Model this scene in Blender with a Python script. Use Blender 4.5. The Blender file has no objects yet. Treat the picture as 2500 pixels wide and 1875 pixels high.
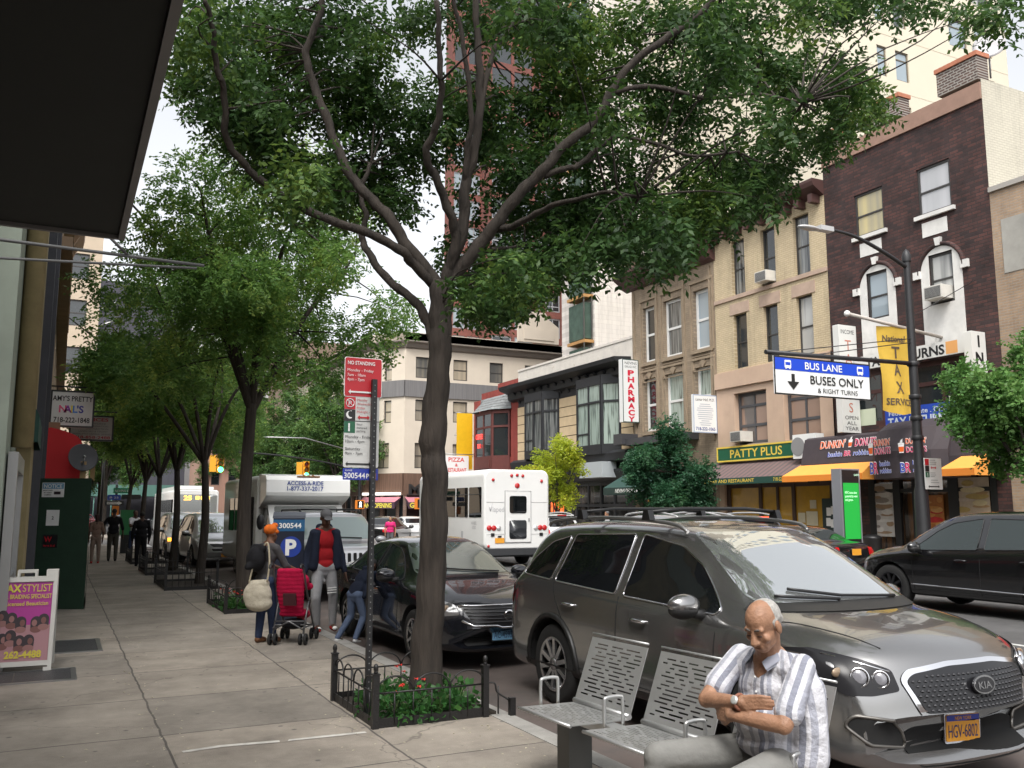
import bpy, bmesh, math, random
import numpy as np
from mathutils import Vector as V, Matrix, Euler
from mathutils.bvhtree import BVHTree
R = math.radians; PI = math.pi
S = bpy.context.scene; C = S.collection
random.seed(7); RNG = np.random.default_rng(7)
# ---------------------------------------------------------------- camera
cd = bpy.data.cameras.new('camera'); cam = bpy.data.objects.new('camera', cd); C.objects.link(cam)
cam.location = (0, 0, 1.75); cam.rotation_euler = (R(90 + 7.957), 0, R(-26.55))
cd.sensor_width = 36; cd.lens = 31.68; cd.clip_start = .05; cd.clip_end = 3000; S.camera = cam
# ---------------------------------------------------------------- sky and sun (bright overcast)
SUN_EL, SUN_AZ = 56, 215          # azimuth clockwise from +Y
w = bpy.data.worlds.new('World'); S.world = w; w.use_nodes = True
nt = w.node_tree; bg = nt.nodes['Background']
sky = nt.nodes.new('ShaderNodeTexSky'); sky.sky_type = 'NISHITA'; sky.sun_disc = False
sky.sun_elevation = R(SUN_EL); sky.sun_rotation = R(SUN_AZ); sky.air_density = 1.0; sky.dust_density = 4.0; sky.ozone_density = 1.0
hs = nt.nodes.new('ShaderNodeHueSaturation'); hs.inputs['Saturation'].default_value = .16
nt.links.new(sky.outputs[0], hs.inputs['Color']); nt.links.new(hs.outputs[0], bg.inputs[0]); bg.inputs[1].default_value = .15
sl = bpy.data.lights.new('sun', 'SUN'); sl.energy = 1.0; sl.angle = R(24); sl.color = (1, .96, .9)
sun = bpy.data.objects.new('sun', sl); C.objects.link(sun)
_a = R(SUN_AZ); _e = R(SUN_EL)
sun.rotation_euler = V((math.sin(_a) * math.cos(_e), math.cos(_a) * math.cos(_e), math.sin(_e))).to_track_quat('Z', 'Y').to_euler()
S.view_settings.view_transform = 'Standard'; S.view_settings.look = 'None'; S.view_settings.exposure = 1.1; S.view_settings.gamma = 1
S.cycles.max_bounces = 6; S.cycles.diffuse_bounces = 3; S.cycles.glossy_bounces = 3; S.cycles.transparent_max_bounces = 6
S.cycles.sample_clamp_indirect = 6; S.cycles.caustics_reflective = False; S.cycles.caustics_refractive = False
# ---------------------------------------------------------------- materials
M = {}
def mat(name, c, rough=.6, metal=0., var=0., vs=3., bump=0., bs=40., emit=0., coat=0., spec=.5, stretch=(1, 1, 1), trans=0., dirt=None):
    if name in M: return M[name]
    m = bpy.data.materials.new(name); m.use_nodes = True; n = m.node_tree.nodes; L = m.node_tree.links
    p = n['Principled BSDF']; c = tuple(c) + (1,) if len(c) == 3 else c
    p.inputs['Base Color'].default_value = c; p.inputs['Roughness'].default_value = rough; p.inputs['Metallic'].default_value = metal
    p.inputs['Specular IOR Level'].default_value = spec; p.inputs['Coat Weight'].default_value = coat; p.inputs['Coat Roughness'].default_value = .03
    if trans: p.inputs['Transmission Weight'].default_value = trans
    if emit: p.inputs['Emission Color'].default_value = c; p.inputs['Emission Strength'].default_value = emit
    if var or bump or dirt:
        tc = n.new('ShaderNodeTexCoord'); mp = n.new('ShaderNodeMapping'); mp.inputs['Scale'].default_value = stretch
        L.new(tc.outputs['Object'], mp.inputs[0])
    if var:
        t = n.new('ShaderNodeTexNoise'); t.inputs['Scale'].default_value = vs; t.inputs['Detail'].default_value = 6; t.inputs['Roughness'].default_value = .65
        L.new(mp.outputs[0], t.inputs['Vector'])
        r = n.new('ShaderNodeMapRange'); r.inputs[1].default_value = .25; r.inputs[2].default_value = .75; r.inputs[3].default_value = 1 - var; r.inputs[4].default_value = 1 + var
        L.new(t.outputs[0], r.inputs[0])
        x = n.new('ShaderNodeMix'); x.data_type = 'RGBA'; x.blend_type = 'MULTIPLY'; x.inputs[0].default_value = 1; x.inputs[6].default_value = c
        L.new(r.outputs[0], x.inputs[7]); out = x.outputs[2]
        if dirt:
            t2 = n.new('ShaderNodeTexNoise'); t2.inputs['Scale'].default_value = dirt[1]; t2.inputs['Detail'].default_value = 8; t2.inputs['Roughness'].default_value = .7
            L.new(mp.outputs[0], t2.inputs['Vector'])
            r2 = n.new('ShaderNodeMapRange'); r2.inputs[1].default_value = dirt[2]; r2.inputs[2].default_value = dirt[2] + .14
            L.new(t2.outputs[0], r2.inputs[0])
            x2 = n.new('ShaderNodeMix'); x2.data_type = 'RGBA'; L.new(r2.outputs[0], x2.inputs[0]); L.new(out, x2.inputs[6]); x2.inputs[7].default_value = tuple(dirt[0]) + (1,)
            out = x2.outputs[2]
        L.new(out, p.inputs['Base Color'])
    if bump:
        t = n.new('ShaderNodeTexNoise'); t.inputs['Scale'].default_value = bs; t.inputs['Detail'].default_value = 4
        L.new(mp.outputs[0], t.inputs['Vector']); b = n.new('ShaderNodeBump'); b.inputs['Strength'].default_value = bump; b.inputs['Distance'].default_value = .02
        L.new(t.outputs[0], b.inputs['Height']); L.new(b.outputs[0], p.inputs['Normal'])
    M[name] = m; return m
def brick(name, c1, c2, mortar, bw=.21, bh=.075, ms=.012, axis='y', var=.25, rough=.85, offset=.5, vs=.6):
    m = mat(name, c1, rough); n = m.node_tree.nodes; L = m.node_tree.links; p = n['Principled BSDF']
    tc = n.new('ShaderNodeTexCoord'); sp = n.new('ShaderNodeSeparateXYZ'); cb = n.new('ShaderNodeCombineXYZ')
    L.new(tc.outputs['Object'], sp.inputs[0])
    if axis == 'g': L.new(sp.outputs[0], cb.inputs[0]); L.new(sp.outputs[1], cb.inputs[1])
    else: L.new(sp.outputs['xy'.index(axis)], cb.inputs[0]); L.new(sp.outputs[2], cb.inputs[1])
    b = n.new('ShaderNodeTexBrick'); b.inputs['Scale'].default_value = 1; b.inputs['Brick Width'].default_value = bw; b.inputs['Row Height'].default_value = bh
    b.inputs['Mortar Size'].default_value = ms; b.inputs['Mortar Smooth'].default_value = .2; b.offset = offset
    for k, c in (('Color1', c1), ('Color2', c2), ('Mortar', mortar)): b.inputs[k].default_value = tuple(c) + (1,)
    L.new(cb.outputs[0], b.inputs['Vector'])
    t = n.new('ShaderNodeTexNoise'); t.inputs['Scale'].default_value = vs; t.inputs['Detail'].default_value = 8; t.inputs['Roughness'].default_value = .7; L.new(tc.outputs['Object'], t.inputs['Vector'])
    r = n.new('ShaderNodeMapRange'); r.inputs[1].default_value = .3; r.inputs[2].default_value = .7; r.inputs[3].default_value = 1 - var; r.inputs[4].default_value = 1 + var; L.new(t.outputs[0], r.inputs[0])
    x = n.new('ShaderNodeMix'); x.data_type = 'RGBA'; x.blend_type = 'MULTIPLY'; x.inputs[0].default_value = 1
    L.new(b.outputs[0], x.inputs[6]); L.new(r.outputs[0], x.inputs[7])
    mp = n.new('ShaderNodeMapping'); mp.inputs['Scale'].default_value = (1.6, 1.6, .14); L.new(tc.outputs['Object'], mp.inputs[0]); t3 = n.new('ShaderNodeTexNoise'); t3.inputs['Scale'].default_value = 1.3; t3.inputs['Detail'].default_value = 7; t3.inputs['Roughness'].default_value = .7; L.new(mp.outputs[0], t3.inputs['Vector'])
    r3 = n.new('ShaderNodeMapRange'); r3.inputs[1].default_value = .5; r3.inputs[2].default_value = .8; r3.inputs[3].default_value = 1; r3.inputs[4].default_value = .62; L.new(t3.outputs[0], r3.inputs[0])
    x3 = n.new('ShaderNodeMix'); x3.data_type = 'RGBA'; x3.blend_type = 'MULTIPLY'; x3.inputs[0].default_value = 1; L.new(x.outputs[2], x3.inputs[6]); L.new(r3.outputs[0], x3.inputs[7]); L.new(x3.outputs[2], p.inputs['Base Color'])
    bp = n.new('ShaderNodeBump'); bp.inputs['Strength'].default_value = .5; bp.inputs['Distance'].default_value = .01; bp.invert = True
    L.new(b.outputs['Fac'], bp.inputs['Height']); L.new(bp.outputs[0], p.inputs['Normal'])
    return m
def glass(name, c=(.02, .025, .028), rough=.04, curtain=None, cs=18., lo=.35, hi=.75):
    """window glass: glossy pane; with curtain the cloth hanging right behind it shows through"""
    m = mat(name, c, rough, spec=.7); n = m.node_tree.nodes; L = m.node_tree.links; p = n['Principled BSDF']
    p.inputs['IOR'].default_value = 1.6
    if curtain:
        tc = n.new('ShaderNodeTexCoord'); mp = n.new('ShaderNodeMapping'); mp.inputs['Scale'].default_value = (1, 1, .06); L.new(tc.outputs['Object'], mp.inputs[0])
        t = n.new('ShaderNodeTexNoise'); t.inputs['Scale'].default_value = cs; t.inputs['Detail'].default_value = 3; L.new(mp.outputs[0], t.inputs['Vector'])
        r = n.new('ShaderNodeMapRange'); r.inputs[1].default_value = lo; r.inputs[2].default_value = hi; L.new(t.outputs[0], r.inputs[0])
        x = n.new('ShaderNodeMix'); x.data_type = 'RGBA'; x.inputs[6].default_value = tuple(c) + (1,); x.inputs[7].default_value = tuple(curtain) + (1,)
        L.new(r.outputs[0], x.inputs[0]); L.new(x.outputs[2], p.inputs['Base Color'])
    return m
# ---------------------------------------------------------------- objects
WORLD = set()
def thing(name, label, cat, loc=(0, 0, 0), rz=0., group=None, world=False, rx=0., ry=0.):
    o = bpy.data.objects.new(name, None); C.objects.link(o); o.location = loc; o.rotation_euler = (rx, ry, rz); o.empty_display_size = .2
    o['label'] = label; o['category'] = cat
    if group: o['group'] = group
    if world: WORLD.add(o)
    return o
def tag(o, label, cat, group=None, kind=None):
    o['label'] = label; o['category'] = cat
    if group: o['group'] = group
    if kind: o['kind'] = kind
    return o
def rootof(p):
    while p.parent: p = p.parent
    return p
def new_obj(name, me, parent=None, label=None):
    o = bpy.data.objects.new(name, me); C.objects.link(o)
    if parent: o.parent = parent
    if label: o['label'] = label
    return o
def dup(root, loc=None, rz=None, label=None, group=None):
    def cp(o, par):
        c = o.copy(); C.objects.link(c)
        if par: c.parent = par
        for ch in o.children: cp(ch, c)
        return c
    c = cp(root, None)
    if loc is not None: c.location = loc
    if rz is not None: c.rotation_euler = (0, 0, rz)
    if label: c['label'] = label
    if group: c['group'] = group
    return c
_glyph = {}
def glyphs(s, bold=0.):
    k = (s, bold)
    if k not in _glyph:
        c = bpy.data.curves.new('t', 'FONT'); c.body = s; c.size = 1; c.offset = bold; c.resolution_u = 3
        o = bpy.data.objects.new('t', c); me = o.to_mesh()
        _glyph[k] = ([tuple(v.co) for v in me.vertices], [tuple(p.vertices) for p in me.polygons])
        o.to_mesh_clear(); bpy.data.objects.remove(o); bpy.data.curves.remove(c)
    return _glyph[k]
SPLIT = set('wall_panel awning_wing plank roof_rail window_sill cross_bar netting stone_panel keystone plate_half wiper arch_cladding sill_cladding window_blind bay_panel brake_light tail_light headlight bracket mirror_base lamp shutter_housing scaffold_brace pole notice edge_roll canopy disc'.split())
class MB:
    def __init__(s): s.v = []; s.f = []; s.m = []; s.s = []
    def add(s, vs, fs, m=0, sm=False):
        b = len(s.v); s.v += [tuple(v) for v in vs]
        for f in fs: s.f.append(tuple(i + b for i in f)); s.m.append(m); s.s.append(sm)
        return s
    def box(s, x0, x1, y0, y1, z0, z1, m=0):
        return s.add([(x0, y0, z0), (x1, y0, z0), (x1, y1, z0), (x0, y1, z0), (x0, y0, z1), (x1, y0, z1), (x1, y1, z1), (x0, y1, z1)],
                     [(0, 3, 2, 1), (4, 5, 6, 7), (0, 1, 5, 4), (1, 2, 6, 5), (2, 3, 7, 6), (3, 0, 4, 7)], m)
    def obox(s, c, size, rot=None, m=0):
        rot = rot or Matrix.Identity(3); c = V(c); h = [a / 2 for a in size]
        q = [c + rot @ V((sx * h[0], sy * h[1], sz * h[2])) for sz in (-1, 1) for sx, sy in ((-1, -1), (1, -1), (1, 1), (-1, 1))]
        return s.add(q, [(0, 3, 2, 1), (4, 5, 6, 7), (0, 1, 5, 4), (1, 2, 6, 5), (2, 3, 7, 6), (3, 0, 4, 7)], m)
    def bar(s, a, b, w, h=None, m=0, up=(0, 0, 1)):
        a = V(a); b = V(b); d = (b - a); l = d.length; d.normalize(); upv = V(up)
        if abs(d.dot(upv)) > .98: upv = V((1, 0, 0))
        x = d.cross(upv).normalized(); z = x.cross(d)
        return s.obox((a + b) / 2, (w, l, h or w), Matrix((x, d, z)).transposed(), m)
    def tube(s, pts, r, n=8, m=0, caps=True, sm=True, closed=False):
        pts = [V(p) for p in pts]; k = len(pts); rs = [r] * k if isinstance(r, (int, float)) else r
        vs = []; prev = None
        for i, p in enumerate(pts):
            a = pts[(i - 1) % k] if closed or i else p; b = pts[(i + 1) % k] if closed or i < k - 1 else p
            d = (b - a).normalized() if (b - a).length > 1e-9 else V((0, 0, 1))
            if prev is None: x = d.orthogonal().normalized()
            else:
                x = prev - d * prev.dot(d)
                x = x.normalized() if x.length > 1e-6 else d.orthogonal().normalized()
            prev = x; y = d.cross(x)
            vs += [p + (x * math.cos(2 * PI * j / n) + y * math.sin(2 * PI * j / n)) * rs[i] for j in range(n)]
        fs = []
        for i in range(k if closed else k - 1):
            i2 = (i + 1) % k
            for j in range(n): fs.append((i * n + j, i * n + (j + 1) % n, i2 * n + (j + 1) % n, i2 * n + j))
        s.add(vs, fs, m, sm)
        if caps and not closed:
            b = len(s.v) - len(vs)
            s.f += [tuple(b + j for j in range(n))[::-1], tuple(b + (k - 1) * n + j for j in range(n))]; s.m += [m, m]; s.s += [False, False]
        return s
    def lathe(s, prof, c=(0, 0, 0), ax='z', n=20, m=0, sm=True, rot=None):
        vs = []; c = V(c)
        for r, z in prof:
            for j in range(n):
                t = 2 * PI * j / n; a, b = r * math.cos(t), r * math.sin(t)
                q = V((a, b, z)) if ax == 'z' else V((z, a, b)) if ax == 'x' else V((b, z, a))
                if rot: q = rot @ q
                vs.append(c + q)
        fs = [(i * n + j, i * n + (j + 1) % n, (i + 1) * n + (j + 1) % n, (i + 1) * n + j) for i in range(len(prof) - 1) for j in range(n)]
        return s.add(vs, fs, m, sm)
    def ell(s, c, r, rot=None, nu=14, nv=9, m=0):
        c = V(c); r = (r, r, r) if isinstance(r, (int, float)) else r; vs = []
        for i in range(nv + 1):
            t = PI * i / nv
            for j in range(nu):
                p = 2 * PI * j / nu; q = V((math.sin(t) * math.cos(p) * r[0], math.sin(t) * math.sin(p) * r[1], math.cos(t) * r[2]))
                vs.append(c + (rot @ q if rot else q))
        fs = [(i * nu + j, (i + 1) * nu + j, (i + 1) * nu + (j + 1) % nu, i * nu + (j + 1) % nu) for i in range(nv) for j in range(nu)]
        return s.add(vs, fs, m, True)
    def prism(s, poly, o, u, v, d, m=0, back=True):
        """polygon (a,b) in frame o,u,v, front face at +d along u x v, back at 0"""
        o = V(o); u = V(u); v = V(v); n = u.cross(v).normalized(); k = len(poly)
        A = [o + u * a + v * b for a, b in poly]; vs = A + [p + n * d for p in A]
        fs = [tuple(range(k, 2 * k))] + [(i, (i + 1) % k, k + (i + 1) % k, k + i) for i in range(k)]
        if back: fs.append(tuple(range(k))[::-1])
        return s.add(vs, fs, m)
    def rect(s, o, u, v, a0, a1, b0, b1, d=.02, m=0): return s.prism([(a0, b0), (a1, b0), (a1, b1), (a0, b1)], o, u, v, d, m)
    def text(s, t, o, u, v, h, w=None, al='c', m=0, bold=0., lift=.004, shear=0.):
        o = V(o); u = V(u).normalized(); v = V(v).normalized(); n = u.cross(v)
        vs, fs = glyphs(t, bold)
        if not vs: return s
        x0 = min(p[0] for p in vs); x1 = max(p[0] for p in vs); k = h / .73; kx = w / (x1 - x0) if w else k
        a = {'c': (x0 + x1) / 2, 'l': x0, 'r': x1}[al]
        return s.add([o + u * ((p[0] - a) * kx + shear * p[1] * k) + v * (p[1] * k) + n * lift for p in vs], fs, m)
    def build(s, name, mats, parent=None, label=None):
        if (name in SPLIT or name == 'lettering') and parent is not None:
            P = s.pieces(.34 if name == 'lettering' else .015)
            if len(P) > 1: return [q.build0(name, mats, parent, label) for q in P][0]
        return s.build0(name, mats, parent, label)
    def pieces(s, gap=.015):
        """separate pieces of the mesh: faces joined by shared vertices or nearly touching boxes"""
        up = list(range(len(s.v)))
        def fd(i):
            while up[i] != i: up[i] = up[up[i]]; i = up[i]
            return i
        for f in s.f:
            for i in f[1:]: up[fd(i)] = fd(f[0])
        G = {}
        for k, f in enumerate(s.f): G.setdefault(fd(f[0]), []).append(k)
        bb = []
        for r, ks in G.items():
            a = np.array([s.v[i] for k in ks for i in s.f[k]]); bb.append([a.min(0) - gap / 2, a.max(0) + gap / 2, ks])
        i = 0
        while i < len(bb):
            for j in range(i + 1, len(bb)):
                if (bb[i][0] <= bb[j][1]).all() and (bb[j][0] <= bb[i][1]).all():
                    bb[i] = [np.minimum(bb[i][0], bb[j][0]), np.maximum(bb[i][1], bb[j][1]), bb[i][2] + bb[j][2]]; del bb[j]; i = -1; break
            i += 1
        out = []
        for _, _, ks in bb:
            q = MB(); ix = {}
            for k in sorted(ks):
                for i in s.f[k]:
                    if i not in ix: ix[i] = len(q.v); q.v.append(s.v[i])
                q.f.append(tuple(ix[i] for i in s.f[k])); q.m.append(s.m[k]); q.s.append(s.s[k])
            out.append(q)
        return out
    def build0(s, name, mats, parent=None, label=None):
        off = V((0, 0, 0))
        if parent is not None:
            r = rootof(parent)
            if r in WORLD: off = r.location
        me = bpy.data.meshes.new(name); me.from_pydata([(V(p) - off)[:] for p in s.v] if off.length else s.v, [], s.f)
        for mm in (mats if isinstance(mats, (list, tuple)) else [mats]): me.materials.append(mm)
        me.polygons.foreach_set('material_index', s.m); me.polygons.foreach_set('use_smooth', s.s); me.update()
        return new_obj(name, me, parent, label)
def struct(name, mb, m): o = mb.build(name, m); o['kind'] = 'structure'; return o
def smooth_path(pts, k=6):
    pts = [V(p) for p in pts]; out = []
    for i in range(len(pts) - 1):
        p0 = pts[max(i - 1, 0)]; p1 = pts[i]; p2 = pts[i + 1]; p3 = pts[min(i + 2, len(pts) - 1)]
        for j in range(k):
            t = j / k; out.append(.5 * ((2 * p1) + (p2 - p0) * t + (2 * p0 - 5 * p1 + 4 * p2 - p3) * t * t + (3 * p1 - p0 - 3 * p2 + p3) * t ** 3))
    return out + [pts[-1]]
def grid_lines(vals): return sorted(set(round(v, 4) for v in vals))
def facade(mb, o, u, W, H, ops, depth=.2, m=0, mr=None):
    """wall sheet W x H from o along u and z with real recessed openings (a0,a1,b0,b1); outward = u x z"""
    o = V(o); u = V(u); z = V((0, 0, 1)); n = u.cross(z); mr = m if mr is None else mr
    A = grid_lines([0, W] + [x for q in ops for x in q[:2]]); B = grid_lines([0, H] + [x for q in ops for x in q[2:4]])
    P = lambda a, b, d=0: o + u * a + z * b - n * d
    for i in range(len(A) - 1):
        for j in range(len(B) - 1):
            ca = (A[i] + A[i + 1]) / 2; cb = (B[j] + B[j + 1]) / 2
            if any(q[0] < ca < q[1] and q[2] < cb < q[3] for q in ops): continue
            mb.add([P(A[i], B[j]), P(A[i + 1], B[j]), P(A[i + 1], B[j + 1]), P(A[i], B[j + 1])], [(0, 1, 2, 3)], m)
    for a0, a1, b0, b1 in [q[:4] for q in ops]:
        for (p, q) in (((a0, b0), (a1, b0)), ((a1, b0), (a1, b1)), ((a1, b1), (a0, b1)), ((a0, b1), (a0, b0))):
            mb.add([P(*p), P(*q), P(*q, depth), P(*p, depth)], [(3, 2, 1, 0)], mr)
def window(parent, o, u, q, fm, gm, depth=.2, fw=.06, bars=((), (.5,)), name='window', thick=.05):
    """frame with glass behind it set into the opening q of a facade; bars = fractions of vertical and horizontal glazing bars"""
    o = V(o); u = V(u); z = V((0, 0, 1)); n = u.cross(z); a0, a1, b0, b1 = q[:4]; oo = o - n * (depth - .004)
    a0 += .003; a1 -= .003; b0 += .003; b1 -= .003
    mb = MB()
    for r in ((a0, a1, b0, b0 + fw), (a0, a1, b1 - fw, b1), (a0, a0 + fw, b0 + fw, b1 - fw), (a1 - fw, a1, b0 + fw, b1 - fw)): mb.rect(oo, u, z, *r, thick)
    for t in bars[0]: x = a0 + (a1 - a0) * t; mb.rect(oo, u, z, x - fw * .35, x + fw * .35, b0 + fw, b1 - fw, thick - .008)
    for t in bars[1]: y = b0 + (b1 - b0) * t; mb.rect(oo, u, z, a0 + fw, a1 - fw, y - fw * .4, y + fw * .4, thick - .004)
    f = mb.build(name, fm, parent)
    g = MB().rect(oo, u, z, a0 + fw * .5, a1 - fw * .5, b0 + fw * .5, b1 - fw * .5, .012); g.build('pane', gm, f)
    return f
# shared materials
white = mat('white_paint', (.78, .78, .76), .45, var=.05, vs=2); black = mat('black_paint', (.012, .012, .013), .4); chrome = mat('chrome', (.75, .75, .77), .12, 1)
steel = mat('galvanised_steel', (.32, .32, .32), .35, .8, var=.12, vs=6); rubber = mat('tyre_rubber', (.016, .016, .016), .8, bump=.2, bs=60); dark = mat('dark_inside', (.008, .008, .008), .9)
red_l = mat('red_lens', (.45, .01, .012), .15, coat=1); amber_l = mat('amber_lens', (.8, .25, .02), .2, coat=1); clear_l = mat('clear_lens', (.6, .6, .6), .08, .4, coat=1)
sign_w = mat('sign_white', (.78, .78, .77), .4); sign_k = mat('sign_black', (.015, .015, .016), .4); sign_r = mat('sign_red', (.5, .02, .03), .4); sign_b = mat('sign_blue', (.02, .04, .32), .4); sign_g = mat('sign_green', (.02, .12, .06), .5)
plate_y = mat('plate_gold', (.72, .32, .03), .4)
# ================================================================ ground, road, pavements
def crown(x): t = (x - 3.62) / (19.2 - 3.62); return -.15 + .13 * (1 - (2 * t - 1) ** 2)
mb = MB().add([(-900, -900, -.22), (900, -900, -.22), (900, 900, -.22), (-900, 900, -.22)], [(0, 1, 2, 3)])
struct('ground', mb, mat('ground_dirt', (.09, .085, .08), .9, var=.2, vs=.2))
asphalt = mat('asphalt', (.085, .083, .082), .85, var=.35, vs=1.2, bump=.4, bs=90, dirt=((.05, .05, .05), .35, .58))
mb = MB(); xs = [3.62 + (19.2 - 3.62) * i / 24 for i in range(25)]; ys = [-40 + 10 * i for i in range(29)]
mb.add([(x, y, crown(x)) for y in ys for x in xs], [(j * 25 + i, j * 25 + i + 1, (j + 1) * 25 + i + 1, (j + 1) * 25 + i) for j in range(28) for i in range(24)], 0, True)
mb.add([(19.2, 54.5, -.146), (120, 54.5, -.146), (120, 65.5, -.146), (19.2, 65.5, -.146)], [(0, 1, 2, 3)])
mb.add([(-100, 51, -.146), (3.62, 51, -.146), (3.62, 64, -.146), (-100, 64, -.146)], [(0, 1, 2, 3)])
struct('road', mb, asphalt)
mb = MB(); xs = [3.9 + .32 * i for i in range(11)]; ys = [-30, 0, 15, 30, 49]
mb.add([(x, y, crown(x) + .004) for y in ys for x in xs], [(j * 11 + i, j * 11 + i + 1, (j + 1) * 11 + i + 1, (j + 1) * 11 + i) for j in range(4) for i in range(10)], 0, True)
struct('bus_lane_paint', mb, mat('bus_lane_red', (.115, .092, .083), .9, var=.3, vs=1.5, dirt=((.09, .08, .075), .9, .5)))
mb = MB()
for x in (7.3, 11.4):
    y = -30
    while y < 50:
        if x < 8: mb.add([(x, y, crown(x) + .005), (x + .12, y, crown(x + .12) + .005), (x + .12, y + 4, crown(x + .12) + .005), (x, y + 4, crown(x) + .005)], [(0, 1, 2, 3)])
        else: mb.add([(x, y, crown(x) + .005), (x + .11, y, crown(x + .11) + .005), (x + .11, y + 3, crown(x + .11) + .005), (x, y + 3, crown(x) + .005)], [(0, 1, 2, 3)])
        y += 4 if x < 8 else 9
for y0 in (50.5, 66.5):
    x = 4
    while x < 19:
        mb.add([(x, y0, crown(x) + .005), (x + .5, y0, crown(x + .5) + .005), (x + .5, y0 + 3, crown(x + .5) + .005), (x, y0 + 3, crown(x) + .005)], [(0, 1, 2, 3)]); x += 1.1
struct('road_marking', mb, mat('road_paint', (.5, .5, .48), .8, var=.3, vs=4))
# pavement slabs: 1.52 m squares with uneven joints, stains and chewing-gum specks
pv = mat('pavement_concrete', (.25, .237, .22), .85); n = pv.node_tree.nodes; L = pv.node_tree.links; p = n['Principled BSDF']
tc = n.new('ShaderNodeTexCoord'); wob = n.new('ShaderNodeTexNoise'); wob.inputs['Scale'].default_value = 2.2; wob.inputs['Detail'].default_value = 5
L.new(tc.outputs['Object'], wob.inputs['Vector'])
vm = n.new('ShaderNodeVectorMath'); vm.operation = 'MULTIPLY_ADD'; vm.inputs[1].default_value = (.05, .05, 0); L.new(wob.outputs['Color'], vm.inputs[0])
ad = n.new('ShaderNodeVectorMath'); ad.operation = 'ADD'; ad.inputs[1].default_value = (-.84 - .025 + 15.2, -.25 + 15.2, 0); L.new(tc.outputs['Object'], ad.inputs[0]); L.new(ad.outputs[0], vm.inputs[2])
b = n.new('ShaderNodeTexBrick'); b.offset = 0; b.inputs['Scale'].default_value = 1; b.inputs['Brick Width'].default_value = 1.52; b.inputs['Row Height'].default_value = 1.52
b.inputs['Mortar Size'].default_value = .011; b.inputs['Mortar Smooth'].default_value = .3
for k, c in (('Color1', (.31, .272, .228)), ('Color2', (.226, .203, .175)), ('Mortar', (.095, .085, .075))): b.inputs[k].default_value = c + (1,)
L.new(vm.outputs[0], b.inputs['Vector'])
t1 = n.new('ShaderNodeTexNoise'); t1.inputs['Scale'].default_value = .9; t1.inputs['Detail'].default_value = 10; t1.inputs['Roughness'].default_value = .72; L.new(tc.outputs['Object'], t1.inputs['Vector'])
r1 = n.new('ShaderNodeMapRange'); r1.inputs[1].default_value = .3; r1.inputs[2].default_value = .7; r1.inputs[3].default_value = .56; r1.inputs[4].default_value = 1.3; L.new(t1.outputs[0], r1.inputs[0])
x1 = n.new('ShaderNodeMix'); x1.data_type = 'RGBA'; x1.blend_type = 'MULTIPLY'; x1.inputs[0].default_value = 1; L.new(b.outputs[0], x1.inputs[6]); L.new(r1.outputs[0], x1.inputs[7])
vo = n.new('ShaderNodeTexVoronoi'); vo.inputs['Scale'].default_value = 4.2; L.new(tc.outputs['Object'], vo.inputs['Vector'])
r2 = n.new('ShaderNodeMapRange'); r2.inputs[1].default_value = .06; r2.inputs[2].default_value = .11; r2.inputs[3].default_value = .8; r2.inputs[4].default_value = 0; L.new(vo.outputs[0], r2.inputs[0])
x2 = n.new('ShaderNodeMix'); x2.data_type = 'RGBA'; L.new(r2.outputs[0], x2.inputs[0]); L.new(x1.outputs[2], x2.inputs[6]); x2.inputs[7].default_value = (.085, .08, .075, 1)
# hairline cracks
cw = n.new('ShaderNodeVectorMath'); cw.operation = 'MULTIPLY_ADD'; cw.inputs[1].default_value = (.6, .6, 0); L.new(wob.outputs['Color'], cw.inputs[0]); L.new(tc.outputs['Object'], cw.inputs[2])
vc = n.new('ShaderNodeTexVoronoi'); vc.feature = 'DISTANCE_TO_EDGE'; vc.inputs['Scale'].default_value = .33; L.new(cw.outputs[0], vc.inputs['Vector'])
r3 = n.new('ShaderNodeMapRange'); r3.inputs[1].default_value = .0006; r3.inputs[2].default_value = .0024; r3.inputs[3].default_value = .45; r3.inputs[4].default_value = 0; L.new(vc.outputs[0], r3.inputs[0])
x3 = n.new('ShaderNodeMix'); x3.data_type = 'RGBA'; L.new(r3.outputs[0], x3.inputs[0]); L.new(x2.outputs[2], x3.inputs[6]); x3.inputs[7].default_value = (.05, .045, .04, 1)
L.new(x3.outputs[2], p.inputs['Base Color'])
bp = n.new('ShaderNodeBump'); bp.inputs['Strength'].default_value = .35; bp.inputs['Distance'].default_value = .01; t4 = n.new('ShaderNodeTexNoise'); t4.inputs['Scale'].default_value = 120; L.new(tc.outputs['Object'], t4.inputs['Vector'])
L.new(t4.outputs[0], bp.inputs['Height']); L.new(bp.outputs[0], p.inputs['Normal'])
mb = MB()
mb.box(-6, 3.44, -40, 51, -.3, 0); mb.box(-60, 3.44, 64, 240, -.3, 0)
struct('sidewalk', mb, pv)
mb = MB(); mb.box(19.38, 26, -40, 54.5, -.3, 0); mb.box(19.38, 60, 65.5, 240, -.3, 0)
struct('far_sidewalk', mb, pv)
mb = MB()
for a, c in ((-40, 51), (64, 240)):
    y = a
    while y < min(c, 130): mb.box(3.443, 3.62, y, min(y + 2.99, c), -.3, .004); mb.box(19.2, 19.377, y, min(y + 2.99, c), -.3, .004); y += 3
struct('kerb', mb, mat('kerb_concrete', (.3, .29, .27), .85, var=.25, vs=3, bump=.3, bs=60))
mb = MB()
pts = [(.93, 7.2), (1.2, 7.24), (1.62, 7.19), (1.63, 7.25), (1.2, 7.30), (.92, 7.25)]
mb.add([(x, y, .004) for x, y in pts], [tuple(range(6))]); pts = [(1.68, 7.19), (2.3, 7.17), (2.3, 7.22), (1.95, 7.24), (1.7, 7.24)]
mb.add([(x, y, .004) for x, y in pts], [tuple(range(5))])
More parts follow.
